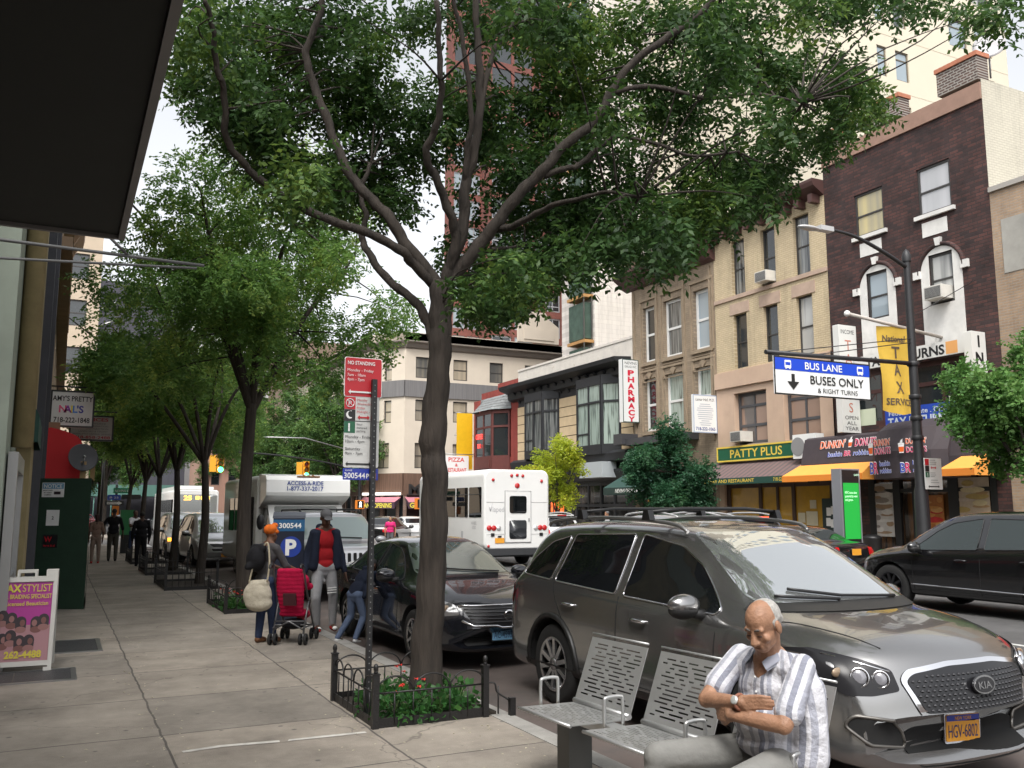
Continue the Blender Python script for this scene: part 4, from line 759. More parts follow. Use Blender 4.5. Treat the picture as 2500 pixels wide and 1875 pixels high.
# ---- far end of the street ---------------------------------------------------------------------
def far_block(label, x0, x1, y0, y1, h, m, cols, face='s', name='far_building', wcol=None, rows=None, z00=4.5):
    B = thing(name, label, 'building', ((x0 + x1) / 2, y0, 0), world=True); mb = MB(); ops = []
    W_ = x1 - x0; n_ = cols
    for r_ in range(rows or int((h - z00) / 3.4)):
        for k in range(n_): c_ = W_ * (k + .5) / n_; ops.append((c_ - W_ / n_ * .24, c_ + W_ / n_ * .24, z00 + r_ * 3.4, z00 + r_ * 3.4 + 1.9))
    facade(mb, (x0, y0, 0), UX, W_, h, ops, .2)
    for x_ in (x0, x1): mb.add([(x_, y0, 0), (x_, y1, 0), (x_, y1, h), (x_, y0, h)], [(0, 1, 2, 3)])
    mb.add([(x0, y0, h), (x1, y0, h), (x1, y1, h), (x0, y1, h)], [(0, 1, 2, 3)]); mb.build('wall', m, B)
    if n_:
        for q in ops: window(B, (x0, y0, 0), UX, q, fr_dark, GL, .16, .1)
    return B
far_block('distant tan stone building with rows of windows at the left end of the street', -14, 1.8, 70, 90, 30, mat('far_tan', (.5, .41, .31), .85, var=.1, vs=.5), 5)
B = far_block('dark netted building with a green sidewalk shed at the end of the street', 2.4, 14, 120, 140, 30, mat('dark_netting', (.06, .06, .075), .9, var=.35, vs=.5, stretch=(1, 1, .2)), 0)
mb = MB(); mb.box(0, 15, 112, 119, 3.3, 4.6); [mb.tube([(k * 1.8, 112.2, 0), (k * 1.8, 112.2, 3.3)], .06, 5) for k in range(9)]; mb.build('sidewalk_shed', mat('shed_green', (.09, .2, .17), .8), B)
mb = MB(); [mb.bar((2.3, 119.8, 6 + k * 2.2), (5.2, 119.7, 7.6 + k * 2.2), .12) for k in range(10)]; mb.build('scaffold_brace', sign_w, B)
far_block('distant pinkish brick house beyond the bus at the end of the street', 14.6, 22, 105, 120, 13.5, mat('far_pink_brick', (.42, .25, .19), .85, var=.1, vs=.5), 4)
far_block('tall pale grey tower faint behind the trees at the end of the street', 12, 34, 150, 170, 34, mat('far_grey', (.5, .5, .5), .8, var=.1, vs=.3), 7, rows=8)
far_block('brown slab block behind the trees past the cream corner building', 30, 44, 128, 150, 26, mat('far_brown', (.22, .16, .12), .85, var=.2, vs=.3), 5)
# ================================================================ vehicles
def catmull(P, k):
    P = np.array(P, float); n = len(P); out = []
    for i in range(n - 1):
        p0 = P[i - 1] if i else 2 * P[0] - P[1]; p1 = P[i]; p2 = P[i + 1]; p3 = P[i + 2] if i + 2 < n else 2 * P[-1] - P[-2]
        d0 = max(np.linalg.norm(p1 - p0), 1e-5) ** .5; d1 = max(np.linalg.norm(p2 - p1), 1e-5) ** .5; d2 = max(np.linalg.norm(p3 - p2), 1e-5) ** .5
        m1 = (p2 - p1) + d1 * ((p1 - p0) / d0 - (p2 - p0) / (d0 + d1)); m2 = (p2 - p1) + d1 * ((p3 - p2) / d2 - (p3 - p1) / (d1 + d2))
        for j in range(k):
            t = j / k; out.append((2 * t ** 3 - 3 * t * t + 1) * p1 + (t ** 3 - 2 * t * t + t) * m1 + (-2 * t ** 3 + 3 * t * t) * p2 + (t ** 3 - t * t) * m2)
    out.append(P[-1]); return np.array(out)
def carpaint(name, c, metal=.0, rough=.32, flake=0.): return mat(name, c, rough, metal, coat=1., spec=.5, var=.04, vs=1.5)
def body_mesh(rows, W2, bowf, bowr, k=7, ks=5):
    """loft: rows of (y, zb, zs, hw, tw, zt, drop)"""
    Rw = catmull(rows, k); sec = []
    y1 = Rw[-1][0]; y0 = Rw[0][0]
    for y, zb, zs, hw, tw, zt, dr in Rw:
        h = zs - zb
        P = [(0, zb), (hw * .8, zb), (hw * .955, zb + .05), (hw * .99, zb + .2 * h), (hw, zb + .55 * h), (hw * .99, zs - .16 * h), (hw * .965, zs), (hw * .965 + (tw - hw * .965) * .5, zs + (zt - dr - zs) * .53), (tw, zt - dr), (tw * .86, zt - dr * .42), (tw * .5, zt - dr * .1), (0, zt)]
        s = catmull(P, ks); s[0][0] = 0; s[-1][0] = 0
        L_ = [(-x, z) for x, z in s[-2:0:-1]]
        ring = []
        for x, z in list(s) + L_:
            f_ = max(0, (y - .2) / (y1 - .2)) ** 1.6; r_ = max(0, (-y - .9) / (-y0 - .9)) ** 1.6
            ring.append((x, y - bowf * f_ * (abs(x) / W2) ** 2.2 + bowr * r_ * (abs(x) / W2) ** 2.2, z))
        sec.append(ring)
    n = len(sec[0]); v = [p for r in sec for p in r]
    f = [(i * n + j, (i + 1) * n + j, (i + 1) * n + (j + 1) % n, i * n + (j + 1) % n) for i in range(len(sec) - 1) for j in range(n)]
    f += [tuple(range(n)), tuple((len(sec) - 1) * n + j for j in range(n))[::-1]]
    return v, f
def apply_mods(o):
    dg = bpy.context.evaluated_depsgraph_get(); dg.update()
    me = bpy.data.meshes.new_from_object(o.evaluated_get(dg)); return me
def cut_body(v, f, paint, wells, W2):
    me = bpy.data.meshes.new('body'); me.from_pydata([tuple(p) for p in v], [], f); me.update()
    bm = bmesh.new(); bm.from_mesh(me); bmesh.ops.recalc_face_normals(bm, faces=bm.faces); bm.to_mesh(me); bm.free()
    me.materials.append(paint)
    o = bpy.data.objects.new('body', me); C.objects.link(o)
    c = MB()
    for y, z, r in wells:
        for s in (-1, 1):
            m_ = MB().lathe([(0, 0), (r, 0), (r, .5), (0, .5)], (W2 + .1 - .5 if s > 0 else -W2 - .1, y, z), 'x', 32, 0, True); c.v, b = c.v + m_.v, len(c.v); c.f += [tuple(i + b for i in q) for q in m_.f]; c.m += m_.m; c.s += m_.s
    co = c.build('cutter', dark); bm = bmesh.new(); bm.from_mesh(co.data); bmesh.ops.remove_doubles(bm, verts=bm.verts, dist=1e-5); bmesh.ops.recalc_face_normals(bm, faces=bm.faces); bm.to_mesh(co.data); bm.free()
    md = o.modifiers.new('b', 'BOOLEAN'); md.operation = 'DIFFERENCE'; md.object = co; md.solver = 'EXACT'; md.material_mode = 'TRANSFER'
    m2 = apply_mods(o); bpy.data.objects.remove(o); bpy.data.objects.remove(co)
    m2.polygons.foreach_set('use_smooth', [True] * len(m2.polygons)); m2.name = 'body'
    if hasattr(m2, 'set_sharp_from_angle'): m2.set_sharp_from_angle(angle=R(38))
    return m2
def rpoly(P, r=.03, k=4):
    P = [V((*p, 0)) for p in P]; out = []; n = len(P); rr = r if isinstance(r, (list, tuple)) else [r] * n
    for i in range(n):
        a, b, c = P[i - 1], P[i], P[(i + 1) % n]; ri = min(rr[i], (a - b).length * .45, (c - b).length * .45)
        p = b + (a - b).normalized() * ri; q = b + (c - b).normalized() * ri
        for j in range(k + 1): t = j / k; out.append(p * (1 - t) ** 2 + b * 2 * t * (1 - t) + q * t * t)
    return [(p.x, p.y) for p in out]
class Skin:
    """projects outlines on the car body so panels follow its curves"""
    def __init__(s, v, f): s.t = BVHTree.FromPolygons([V(p) for p in v], f)
    def hit(s, plane, a, b):
        o, d = {'R': (V((4, a, b)), V((-1, 0, 0))), 'L': (V((-4, a, b)), V((1, 0, 0))), 'F': (V((a, 6, b)), V((0, -1, 0))), 'B': (V((a, -6, b)), V((0, 1, 0))), 'T': (V((a, b, 5)), V((0, 0, -1))),
                'FR': (V((3, 0, b)) + V((-.6, 1, 0)) * a + V((0, 3, 0)), V((-.6, -1, 0)).normalized() if 0 else V((-.5, -.8, 0)).normalized())}[plane]
        h = s.t.ray_cast(o, d); return (h[0], h[1]) if h[0] else None
    def panel(s, mb, poly, plane, off=.004, step=.06, m=0):
        bm = bmesh.new(); vs = [bm.verts.new((a, b, 0)) for a, b in poly]; bm.faces.new(vs)
        for ax in (0, 1):
            lo = min(p[ax] for p in poly); hi = max(p[ax] for p in poly); n = int((hi - lo) / step)
            for i in range(1, n + 1):
                co = [0, 0, 0]; co[ax] = lo + (hi - lo) * i / (n + 1); no = [0, 0, 0]; no[ax] = 1
                bmesh.ops.bisect_plane(bm, geom=bm.verts[:] + bm.edges[:] + bm.faces[:], plane_co=co, plane_no=no)
        bm.verts.ensure_lookup_table(); idx = {}; out = []
        for w_ in bm.verts:
            h = s.hit(plane, w_.co.x, w_.co.y)
            if h:
                n = h[1]; want = {'R': V((1, 0, 0)), 'L': V((-1, 0, 0)), 'F': V((0, 1, .2)), 'B': V((0, -1, .2)), 'T': V((0, 0, 1))}[plane]
                if n.dot(want) < 0: n = -n
                idx[w_.index] = len(out); out.append(h[0] + n * off)
        fs = [tuple(idx[q.index] for q in fc.verts) for fc in bm.faces if all(q.index in idx for q in fc.verts)]; bm.free()
        return mb.add(out, fs, m, True)
    def line(s, mb, pts, plane, r=.006, m=0, off=.0, k=6, n=5, closed=False):
        if closed: pts = list(pts) + [pts[0]]
        P = []
        for i in range(len(pts) - 1):
            (a, b), (c, d) = pts[i], pts[i + 1]; kk = max(1, int(math.hypot(c - a, d - b) / .08))
            P += [(a + (c - a) * j / kk, b + (d - b) * j / kk) for j in range(kk)]
        P.append(pts[-1]); Q = []
        for a, b in P:
            h = s.hit(plane, a, b)
            if h:
                nn = h[1]; want = {'R': V((1, 0, 0)), 'L': V((-1, 0, 0)), 'F': V((0, 1, .2)), 'B': V((0, -1, .2)), 'T': V((0, 0, 1))}[plane]
                if nn.dot(want) < 0: nn = -nn
                Q.append(h[0] + nn * off)
        if len(Q) > 1: mb.tube(Q, r, n, m)
        return mb
    def frame(s, plane, a, b):
        h = s.hit(plane, a, b)[0]; e = .12; h2 = s.hit(plane, a + .05, b); hv = s.hit(plane, a, b + .05)
        u = (h2[0] - h).normalized() if h2 else V((1, 0, 0)); v_ = (hv[0] - h).normalized() if hv else V((0, 0, 1))
        if plane in 'FL': u = -u
        return h, u, v_
alloy = mat('alloy_rim', (.45, .45, .46), .25, .9, coat=.5); dark_rim = mat('dark_rim', (.03, .03, .033), .3, .6); seam_m = mat('panel_gap', (.006, .006, .006), .9)
tint = mat('tinted_glass', (.006, .007, .008), .02, spec=.65); tint.node_tree.nodes['Principled BSDF'].inputs['IOR'].default_value = 1.52
shield = mat('windscreen_glass', (.6, .63, .63), .015, .8, spec=.9); shield.node_tree.nodes['Principled BSDF'].inputs['IOR'].default_value = 2.3  # pale metallic base puts white sky glare into the glass colour
shield.node_tree.nodes['Principled BSDF'].inputs['Coat Weight'].default_value = 1.
clearside = mat('clear_side_glass', (.018, .027, .026), .02, spec=.7)
trim_b = mat('black_trim', (.014, .014, .014), .45)
_wheel = {}
def wheel_meshes(r, w_, rimm, spokes=10, cover=False):
    k = (r, w_, rimm.name, spokes)
    if k in _wheel: return _wheel[k]
    t = MB(); ri = r * .66
    t.lathe([(ri, -w_ / 2 + .01), (r * .9, -w_ / 2), (r * .97, -w_ / 2 + .02), (r, -w_ / 2 + .05), (r, w_ / 2 - .05), (r * .97, w_ / 2 - .02), (r * .9, w_ / 2), (ri, w_ / 2 - .01)], (0, 0, 0), 'x', 36)
    m = MB(); m.lathe([(ri * 1.02, w_ / 2 - .005), (ri * .97, w_ / 2 - .002), (ri * .93, w_ / 2 - .02), (ri * .9, w_ / 2 - .09), (0, w_ / 2 - .11)], (0, 0, 0), 'x', 32, 1)
    m.lathe([(ri * 1.02, w_ / 2 - .004), (ri * .99, w_ / 2 + .004), (ri * .9, w_ / 2 - .012)], (0, 0, 0), 'x', 32, 0)
    for i in range(spokes):
        a = 2 * PI * i / spokes; c, s_ = math.cos(a), math.sin(a)
        m.bar((w_ / 2 - .025, c * .04, s_ * .04), (w_ / 2 - .015, c * ri * .95, s_ * ri * .95), ri * .17, .03, 0, up=(1, 0, 0))
    m.lathe([(.06, w_ / 2 - .03), (.055, w_ / 2 - .002), (0, w_ / 2)], (0, 0, 0), 'x', 16, 0)
    a = t.build('wheel', rubber); b = m.build('rim', [rimm, dark]); _wheel[k] = (a.data, b.data); bpy.data.objects.remove(a); bpy.data.objects.remove(b); return _wheel[k]
def add_wheels(root, spots, r, w_=.22, rimm=None, spokes=10):
    a, b = wheel_meshes(r, w_, rimm or alloy, spokes)
    for x, y in spots:
        o = new_obj('wheel', a, root); o.location = (x, y, r); o.rotation_euler = (.3 + y, 0, 0 if x > 0 else PI); q = new_obj('rim', b, o)
def car(name, label, loc, rz, rows, W2, paint, wells, sides, wind, rear, bowf=.2, bowr=.1, k=6, ks=5, r=.33, rimm=None, spokes=10, group=None, mir=(1.15, .9, .97), handles=(), doors=(), side_m=None, wind_m=None, cat='car', plate=None, trimm=None, tail=None, sill=True, rear_m=None, xhandles=.011, handle_m=None, front=None):
    root = thing(name, label, cat, loc, rz, group); v, f = body_mesh(rows, W2, bowf, bowr, k, ks); sk = Skin(v, f)
    body = new_obj('body', cut_body(v, f, paint, [(y, z, r_) for y, z, r_ in wells], W2), root)
    for pl in 'RL':
        for sd in sides:
            m = MB(); sk.panel(m, rpoly(sd, .035), pl, .005, .09); m.build('side_window', side_m or tint, root)
            if trimm:
                m = MB(); sk.line(m, rpoly(sd, .035), pl, .0075, 0, .005, closed=True); m.build('window_trim', trimm, root)
        if doors:
            m = MB()
            for d in doors: sk.line(m, d, pl, .0045, 0, .0005)
            m.build('door_gap', seam_m, root)
        for a, b in handles:
            h = sk.hit(pl, a, b); s_ = 1 if pl == 'R' else -1
            if h: m = MB(); x = h[0].x; m.tube([(x - s_ * .01, a - .1, b), (x + s_ * .03, a - .085, b), (x + s_ * .038, a, b + .006), (x + s_ * .03, a + .085, b), (x - s_ * .01, a + .1, b)], xhandles, 8); m.build('door_handle', handle_m or paint, root)
        s_ = 1 if pl == 'R' else -1; my, mz, mw = mir
        m = MB(); x0 = sk.hit(pl, my, mz); x0 = abs(x0[0].x) if x0 else W2 * .85
        m.ell((s_ * (x0 + .16), my - .02, mz + .055), (.135, .08, .08), None, 18, 12); q = m.build('mirror', paint, root)
        m = MB(); m.tube([(s_ * (x0 - .04), my, mz - .03), (s_ * (x0 + .12), my, mz + .0)], [.045, .035], 8); m.ell((s_ * (x0 + .16), my - .025, mz + .02), (.13, .082, .07), None, 14, 8); m.build('mirror_base', trim_b, q)
    if wind: m = MB(); sk.panel(m, rpoly(wind, .06), 'F', .004, .07); m.build('windscreen', wind_m or shield, root)
    if rear: m = MB(); sk.panel(m, rpoly(rear, .06), 'B', .004, .07); m.build('rear_window', rear_m or tint, root)
    for t in tail or ():
        m = MB(); sk.panel(m, rpoly(t, .02), 'B', .006, .05); m.build('tail_light', red_l, root)
    add_wheels(root, [(s_ * (W2 - .125), y) for y, z, r_ in wells for s_ in (1, -1)], r, .22, rimm, spokes)
    return root, sk, body
def plate(root, sk, plane, a, b, t, bg, fg, top=None, tilt=0., w_=.31, h=.16, name='number_plate', top_m=None):
    o, u, v_ = sk.frame(plane, a, b); u = V((u.x, u.y, 0)).normalized(); 
    if plane == 'F': u = V((-1, 0, 0))
    if plane == 'B': u = V((1, 0, 0))
    u = Matrix.Rotation(tilt, 3, 'Y') @ u; v_ = Matrix.Rotation(tilt, 3, 'Y') @ V((0, 0, 1)); n = u.cross(v_); o = o + n * .03
    m = MB(); m.prism(rpoly([(-w_ / 2 - .012, -h / 2 - .012), (w_ / 2 + .012, -h / 2 - .012), (w_ / 2 + .012, h / 2 + .012), (-w_ / 2 - .012, h / 2 + .012)], .02), o - n * .01, u, v_, .014, 1); m.prism(rpoly([(-w_ / 2, -h / 2), (w_ / 2, -h / 2), (w_ / 2, h / 2), (-w_ / 2, h / 2)], .015), o + n * .004, u, v_, .003, 0, False)
    mats = [bg, chrome, fg, top_m or sign_b]
    if top: m.rect(o + n * .007, u, v_, -w_ / 2 + .004, w_ / 2 - .004, h / 2 - .04, h / 2 - .004, .002, 3); m.text(top, o + n * .009 + v_ * (h / 2 - .033), u, v_, .022, w_ * .5, 'c', 0, .01, .002)
    if t: m.text(t, o + n * .007 + v_ * (-h * .36), u, v_, h * .5, w_ * .88, 'c', 2, .0, .002)
    return m.build(name, mats, root)
SUV = [(-2.38, .40, .62, .78, .72, .72, .03), (-2.35, .31, .74, .87, .80, .90, .04), (-2.28, .27, 1.0, .925, .80, 1.12, .05), (-2.2, .26, 1.06, .94, .75, 1.25, .06), (-2.04, .25, 1.08, .945, .67, 1.53, .08), (-1.88, .25, 1.08, .945, .645, 1.63, .09),
       (-1.4, .25, 1.06, .945, .635, 1.675, .085), (-.6, .25, 1.04, .945, .63, 1.69, .08), (.15, .25, 1.01, .945, .62, 1.665, .075), (.5, .25, 1.0, .945, .605, 1.6, .07), (.8, .25, .99, .945, .625, 1.455, .06), (1.28, .25, .985, .945, .70, 1.18, .05),
       (1.42, .25, .97, .945, .74, 1.105, .05), (1.7, .25, .94, .94, .77, 1.06, .05), (2.05, .25, .88, .925, .76, .985, .05), (2.24, .24, .82, .9, .74, .9, .05), (2.33, .25, .70, .86, .72, .76, .05), (2.38, .3, .52, .80, .70, .57, .04)]
# ---- the big grey-brown SUV beside the bench ---------------------------------------------------
kp = carpaint('bronze_grey_paint', (.275, .273, .27), .85, .2)
ksides = [[(-2.02, 1.13), (-1.35, 1.10), (-1.28, 1.55), (-1.62, 1.50), (-1.93, 1.28)], [(-1.25, 1.10), (-.29, 1.065), (-.29, 1.585), (-1.18, 1.56)], [(-.19, 1.06), (.92, 1.02), (1.0, 1.06), (.62, 1.36), (.33, 1.51), (-.19, 1.585)]]
ksides = [[(-1.98, 1.15), (-1.42, 1.12), (-1.36, 1.53), (-1.66, 1.47), (-1.9, 1.3)], [(-1.34, 1.115), (-.32, 1.075), (-.32, 1.57), (-1.28, 1.545)], [(-.2, 1.07), (.95, 1.03), (.98, 1.07), (.62, 1.35), (.33, 1.49), (-.2, 1.57)]]
kd = [[(-.26, .36), (-.255, .9), (-.26, 1.06)], [(-1.36, 1.1), (-1.27, .95), (-1.0, .62), (-.93, .4)], [(1.0, 1.0), (.98, .7), (.95, .4)], [(-.93, .4), (.95, .38)]]
kia, sk, body = car('parked_suv', 'bronze grey SUV with roof bars parked behind the metal bench', (5.41, 6.56, -.122), PI + R(.5), SUV, .945, kp, [(1.45, .36, .425), (-1.33, .36, .425)], ksides, [(-.74, 1.125), (.74, 1.125), (.585, 1.6), (-.585, 1.6)], [(-.6, 1.18), (.6, 1.18), (.52, 1.52), (-.52, 1.52)], .3, .14, 8, 6, .365, alloy, 10, mir=(.82, 1.04, 1), handles=[(-1.02, .93), (.07, .9)], doors=kd, trimm=chrome, tail=[[(.6, .92), (.93, .9), (.93, 1.08), (.6, 1.08)], [(-.93, .9), (-.6, .92), (-.6, 1.08), (-.93, 1.08)]], handle_m=chrome, xhandles=.014)
m = MB()
for s_, pl in ((1, 'R'), (-1, 'L')): sk.panel(m, rpoly([(-2.33, .84), (-2.12, .86), (-2.1, .98), (-2.18, 1.1), (-2.3, 1.06)], .02), pl, .008, .04)
m.build('tail_light', red_l, kia)
m = MB(); sk.panel(m, [(-.8, 1.08), (.8, 1.08), (.74, 1.13), (-.74, 1.13)], 'F', .006, .06); m.build('cowl', trim_b, kia)
grl = rpoly([(-.47, .545), (.47, .545), (.56, .76), (.5, .815), (.2, .85), (-.2, .85), (-.5, .815), (-.56, .76)], .04)
grl_in = rpoly([(-.44, .57), (.44, .57), (.525, .75), (.47, .79), (.2, .823), (-.2, .823), (-.47, .79), (-.525, .75)], .04)
m = MB(); sk.panel(m, grl, 'F', .010, .05); g = m.build('grille', chrome, kia)
m = MB(); sk.panel(m, grl_in, 'F', .014, .05); q = m.build('mesh_insert', mat('grille_black', (.01, .01, .012), .3), g)
m = MB()
for r_ in range(9):
    for c_ in range(27):
        a = -.51 + c_ * .04 + (r_ % 2) * .02; b = .59 + r_ * .027
        if abs(a) < .43 + (b - .57) * .42 and b < .80 - max(0, abs(a) - .2) * .1 and not (abs(a) < .11 and .66 < b < .77):
            h = sk.hit('F', a, b)
            if h: p_ = h[0]; m.add([p_ + V((-.015, .016, 0)), p_ + V((0, .016, -.01)), p_ + V((.015, .016, 0)), p_ + V((0, .016, .01)), p_ + V((0, .03, 0))], [(0, 1, 4), (1, 2, 4), (2, 3, 4), (3, 0, 4)])
m.build('mesh_stud', mat('stud_gunmetal', (.03, .03, .034), .4, .5), g)
h, u_, v_ = sk.frame('F', 0, .715); o_ = h + V((0, .035, 0)); e_ = MB(); ux = V((-1, 0, 0)); vz = V((0, -.15, 1)).normalized()
ov = lambda a, b, k=28: [(a * math.cos(2 * PI * i / k), b * math.sin(2 * PI * i / k)) for i in range(k)]
e_.prism(ov(.098, .055), o_, ux, vz, .012, 0); e_.prism(ov(.088, .046), o_ + V((0, .012, 0)), ux, vz, .002, 1, False); e_.text('KIA', o_ + V((0, .014, 0)) - vz * .021, ux, vz, .042, .12, 'c', 0, .02, .003); e_.build('emblem', [chrome, mat('emblem_black', (.02, .02, .022), .3)], g)
for s_ in (1, -1):
    pl_ = [(s_ * a, b) for a, b in ((.575, .70), (.72, .672), (.86, .675), (.925, .78), (.93, .90), (.86, .915), (.7, .865), (.585, .815))]
    if s_ < 0: pl_ = pl_[::-1]
    m = MB(); sk.panel(m, rpoly(pl_, .02), 'F', .008, .05); hl = m.build('headlight', mat('headlight_dark', (.018, .018, .02), .25, spec=.25), kia)
    m = MB()
    for a, b, rr_ in ((.765, .775, .056), (.66, .765, .05)):
        h = sk.hit('F', s_ * a, b)
        if h: q_ = V((0, 1, 0)).rotation_difference(V((s_ * .62, .76, .2)).normalized()).to_matrix(); c_ = h[0] + q_ @ V((0, .006, 0)); m.lathe([(rr_ * 1.05, -.01), (rr_ * 1.02, .012), (rr_ * .84, .004)], c_, 'y', 20, 0, True, q_); m.ell(c_, (rr_ * .8, .012, rr_ * .8), q_, 14, 8, 1)
    h = sk.hit('F', s_ * .86, .80)
    if h: m.ell(h[0], (.05, .012, .03), None, 10, 6, 2)
    sk.line(m, [(s_ * a, b) for a, b in ((.6, .805), (.72, .845), (.85, .89))], 'F', .007, 0, .008)
    m.build('lamp', [chrome, mat('projector_lens', (.2, .2, .22), .05, coat=1), mat('amber_reflector', (.35, .26, .18), .3, .4)], hl)
    fg = [(s_ * a, b) for a, b in ((.50, .36), (.78, .40), (.87, .50), (.84, .565), (.62, .535), (.52, .46))]
    if s_ < 0: fg = fg[::-1]
    m = MB(); sk.panel(m, rpoly(fg, .03), 'F', .006, .05); fo_ = m.build('fog_recess', dark, kia); m = MB(); sk.line(m, rpoly(fg, .03), 'F', .011, 0, .006, closed=True); m.build('fog_surround', mat('satin_silver', (.2, .19, .175), .4, .8), fo_)
m = MB(); sk.panel(m, rpoly([(-.5, .27), (.5, .27), (.52, .44), (.42, .47), (-.42, .47), (-.52, .44)], .03), 'F', .006, .06); m.build('lower_intake', mat('intake_black', (.01, .01, .01), .7, spec=.2), kia)
plate(kia, sk, 'F', 0, .43, 'HGV-6802', plate_y, mat('plate_navy', (.02, .03, .12), .5), 'NEW YORK', R(-3))
m = MB()
for s_ in (1, -1): m.tube(smooth_path([(s_ * .64, .35, 1.60), (s_ * .66, .2, 1.66), (s_ * .665, -.4, 1.70), (s_ * .66, -1.2, 1.70), (s_ * .655, -1.75, 1.66), (s_ * .65, -1.85, 1.62)], 5), .017, 8)
rr_ = m.build('roof_rail', mat('rail_silver', (.3, .3, .3), .35, .8), kia)
m = MB()
for y in (-1.15, -.1):
    m.tube([(-.72, y, 1.755), (-.35, y, 1.785), (.35, y, 1.785), (.72, y, 1.755)], .016, 8)
    for s_ in (1, -1): m.prism([(-.06, 0), (.06, 0), (.03, .085), (-.03, .085)], (s_ * .7 - .03, y, 1.69), (0, 1, 0), (0, 0, 1), .055)
m.build('cross_bar', black, kia)
m = MB(); sk.line(m, [(-.5, 1.128), (.05, 1.15), (.45, 1.2)], 'F', .012, 0, .02); sk.line(m, [(.1, 1.13), (.6, 1.16)], 'F', .012, 0, .02); m.build('wiper', black, kia)
m = MB(); [sk.panel(m, [(-1.85, .255), (1.85, .255), (1.85, .36), (-1.85, .36)], p_, .006, .1) for p_ in 'RL']; m.build('sill_cladding', trim_b, kia)
m = MB()
for p_ in 'RL':
    for y in (1.45, -1.33): sk.line(m, [(y + .445 * math.cos(t), .36 + .445 * math.sin(t)) for t in [PI * k / 14 for k in range(-1, 16)]], p_, .028, 0, .0)
m.build('arch_cladding', trim_b, kia)
m = MB()
for s_ in (1, -1): sk.line(m, [(s_ * .55, 2.1), (s_ * .66, 1.8), (s_ * .76, 1.45)], 'T', .005, 0, .0)
m.build('bonnet_gap', seam_m, kia)
kia.scale = (1.055,) * 3
# ---- dark sedan behind it ----------------------------------------------------------------------
SED = [(-2.41, .37, .60, .72, .64, .67, .03), (-2.38, .29, .72, .81, .71, .88, .04), (-2.3, .24, .86, .86, .70, 1.0, .05), (-2.1, .21, .92, .885, .69, 1.055, .05), (-1.75, .2, .945, .895, .66, 1.085, .05), (-1.58, .2, .95, .9, .61, 1.15, .05), (-1.1, .2, .945, .9, .56, 1.37, .07),
       (-.7, .2, .94, .9, .55, 1.45, .07), (-.1, .2, .93, .9, .55, 1.475, .07), (.35, .2, .92, .9, .54, 1.42, .06), (.6, .2, .91, .9, .555, 1.32, .05), (1.15, .2, .89, .9, .65, 1.06, .045), (1.28, .2, .875, .895, .685, 1.005, .045), (1.6, .2, .84, .89, .71, .96, .045), (2.0, .2, .78, .87, .7, .885, .045), (2.25, .2, .70, .83, .66, .79, .045), (2.36, .21, .58, .77, .62, .65, .04), (2.41, .25, .44, .70, .56, .48, .03)]
SS = [[(-1.45, 1.0), (-1.22, .985), (-1.2, 1.29), (-1.3, 1.2)], [(-1.16, .985), (-.2, .97), (-.2, 1.38), (-.7, 1.37), (-1.13, 1.28)], [(-.11, .97), (.9, .94), (.92, .97), (.45, 1.25), (.25, 1.33), (-.11, 1.375)]]
SD = [[(-.155, .3), (-.15, .95)], [(-1.18, .98), (-1.12, .8), (-.85, .5), (-.8, .3)], [(1.0, .92), (.98, .6), (.95, .32)], [(-.8, .3), (.95, .3)]]
SW = [(-.68, 1.025), (.68, 1.025), (.52, 1.4), (-.52, 1.4)]; SR = [(-.58, 1.12), (.58, 1.12), (.5, 1.36), (-.5, 1.36)]
TL = [[(.5, .74), (.8, .72), (.8, .92), (.5, .94)], [(-.8, .72), (-.5, .74), (-.5, .94), (-.8, .92)]]
sed, sk, body = car('parked_sedan', 'black sedan with chrome grille parked between the street tree and the silver jeep', (4.87, 12.24, -.1), PI + R(.3), SED, .9, carpaint('blue_black_paint', (.012, .013, .018), .3, .2), [(1.5, .325, .375), (-1.28, .325, .375)], SS, SW, SR, .34, .14, 7, 6, .32, alloy, 7, mir=(.78, .96, 1), handles=[(-.95, .83), (.1, .81)], doors=SD, side_m=clearside, tail=TL, trimm=trim_b, wind_m=mat('dark_windscreen', (.2, .23, .23), .015, .6, spec=.9))
m = MB(); sk.panel(m, rpoly([(-.42, .5), (.42, .5), (.55, .715), (-.55, .715)], .04), 'F', .008, .05); g = m.build('grille', mat('grille_black', (.01, .01, .012), .3), sed)
m = MB()
for k in range(5): b = .54 + k * .036; w_ = .43 + (b - .5) * .5; sk.line(m, [(-w_, b), (w_, b)], 'F', .007, 0, .014)
sk.line(m, [(-.57, .722), (.57, .722)], 'F', .014, 1, .012); sk.line(m, [(-.56, .56), (-.43, .5), (-.16, .495), (-.1, .475), (.1, .475), (.16, .495), (.43, .5), (.56, .56)], 'F', .016, 1, .012); h = sk.hit('F', 0, .61)[0]
m.lathe([(.062, 0), (.07, .012), (.05, .014)], h + V((0, .012, 0)), 'y', 24, 1); m.rect(h + V((0, .02, 0)), (-1, 0, 0), (0, 0, 1), -.085, .085, -.016, .016, .01, 1); m.text('NISSAN', h + V((0, .032, -.008)), (-1, 0, 0), (0, 0, 1), .016, .1, 'c', 2, .02)
m.build('grille_bar', [mat('bar_grey', (.12, .12, .125), .35, .7), chrome, black], g)
for s_ in (1, -1):
    P_ = [(s_ * a, b) for a, b in ((.57, .62), (.8, .6), (.83, .74), (.77, .8), (.6, .735))]; P_ = P_ if s_ > 0 else P_[::-1]
    m = MB(); sk.panel(m, rpoly(P_, .03), 'F', .008, .05); hl = m.build('headlight', mat('headlight_clear', (.25, .25, .25), .08, .5, coat=1), sed)
    h = sk.hit('F', s_ * .7, .69)
    if h: MB().ell(h[0], (.06, .02, .045), None, 12, 8).build('lamp', mat('amber_reflector', (.35, .26, .18)), hl)
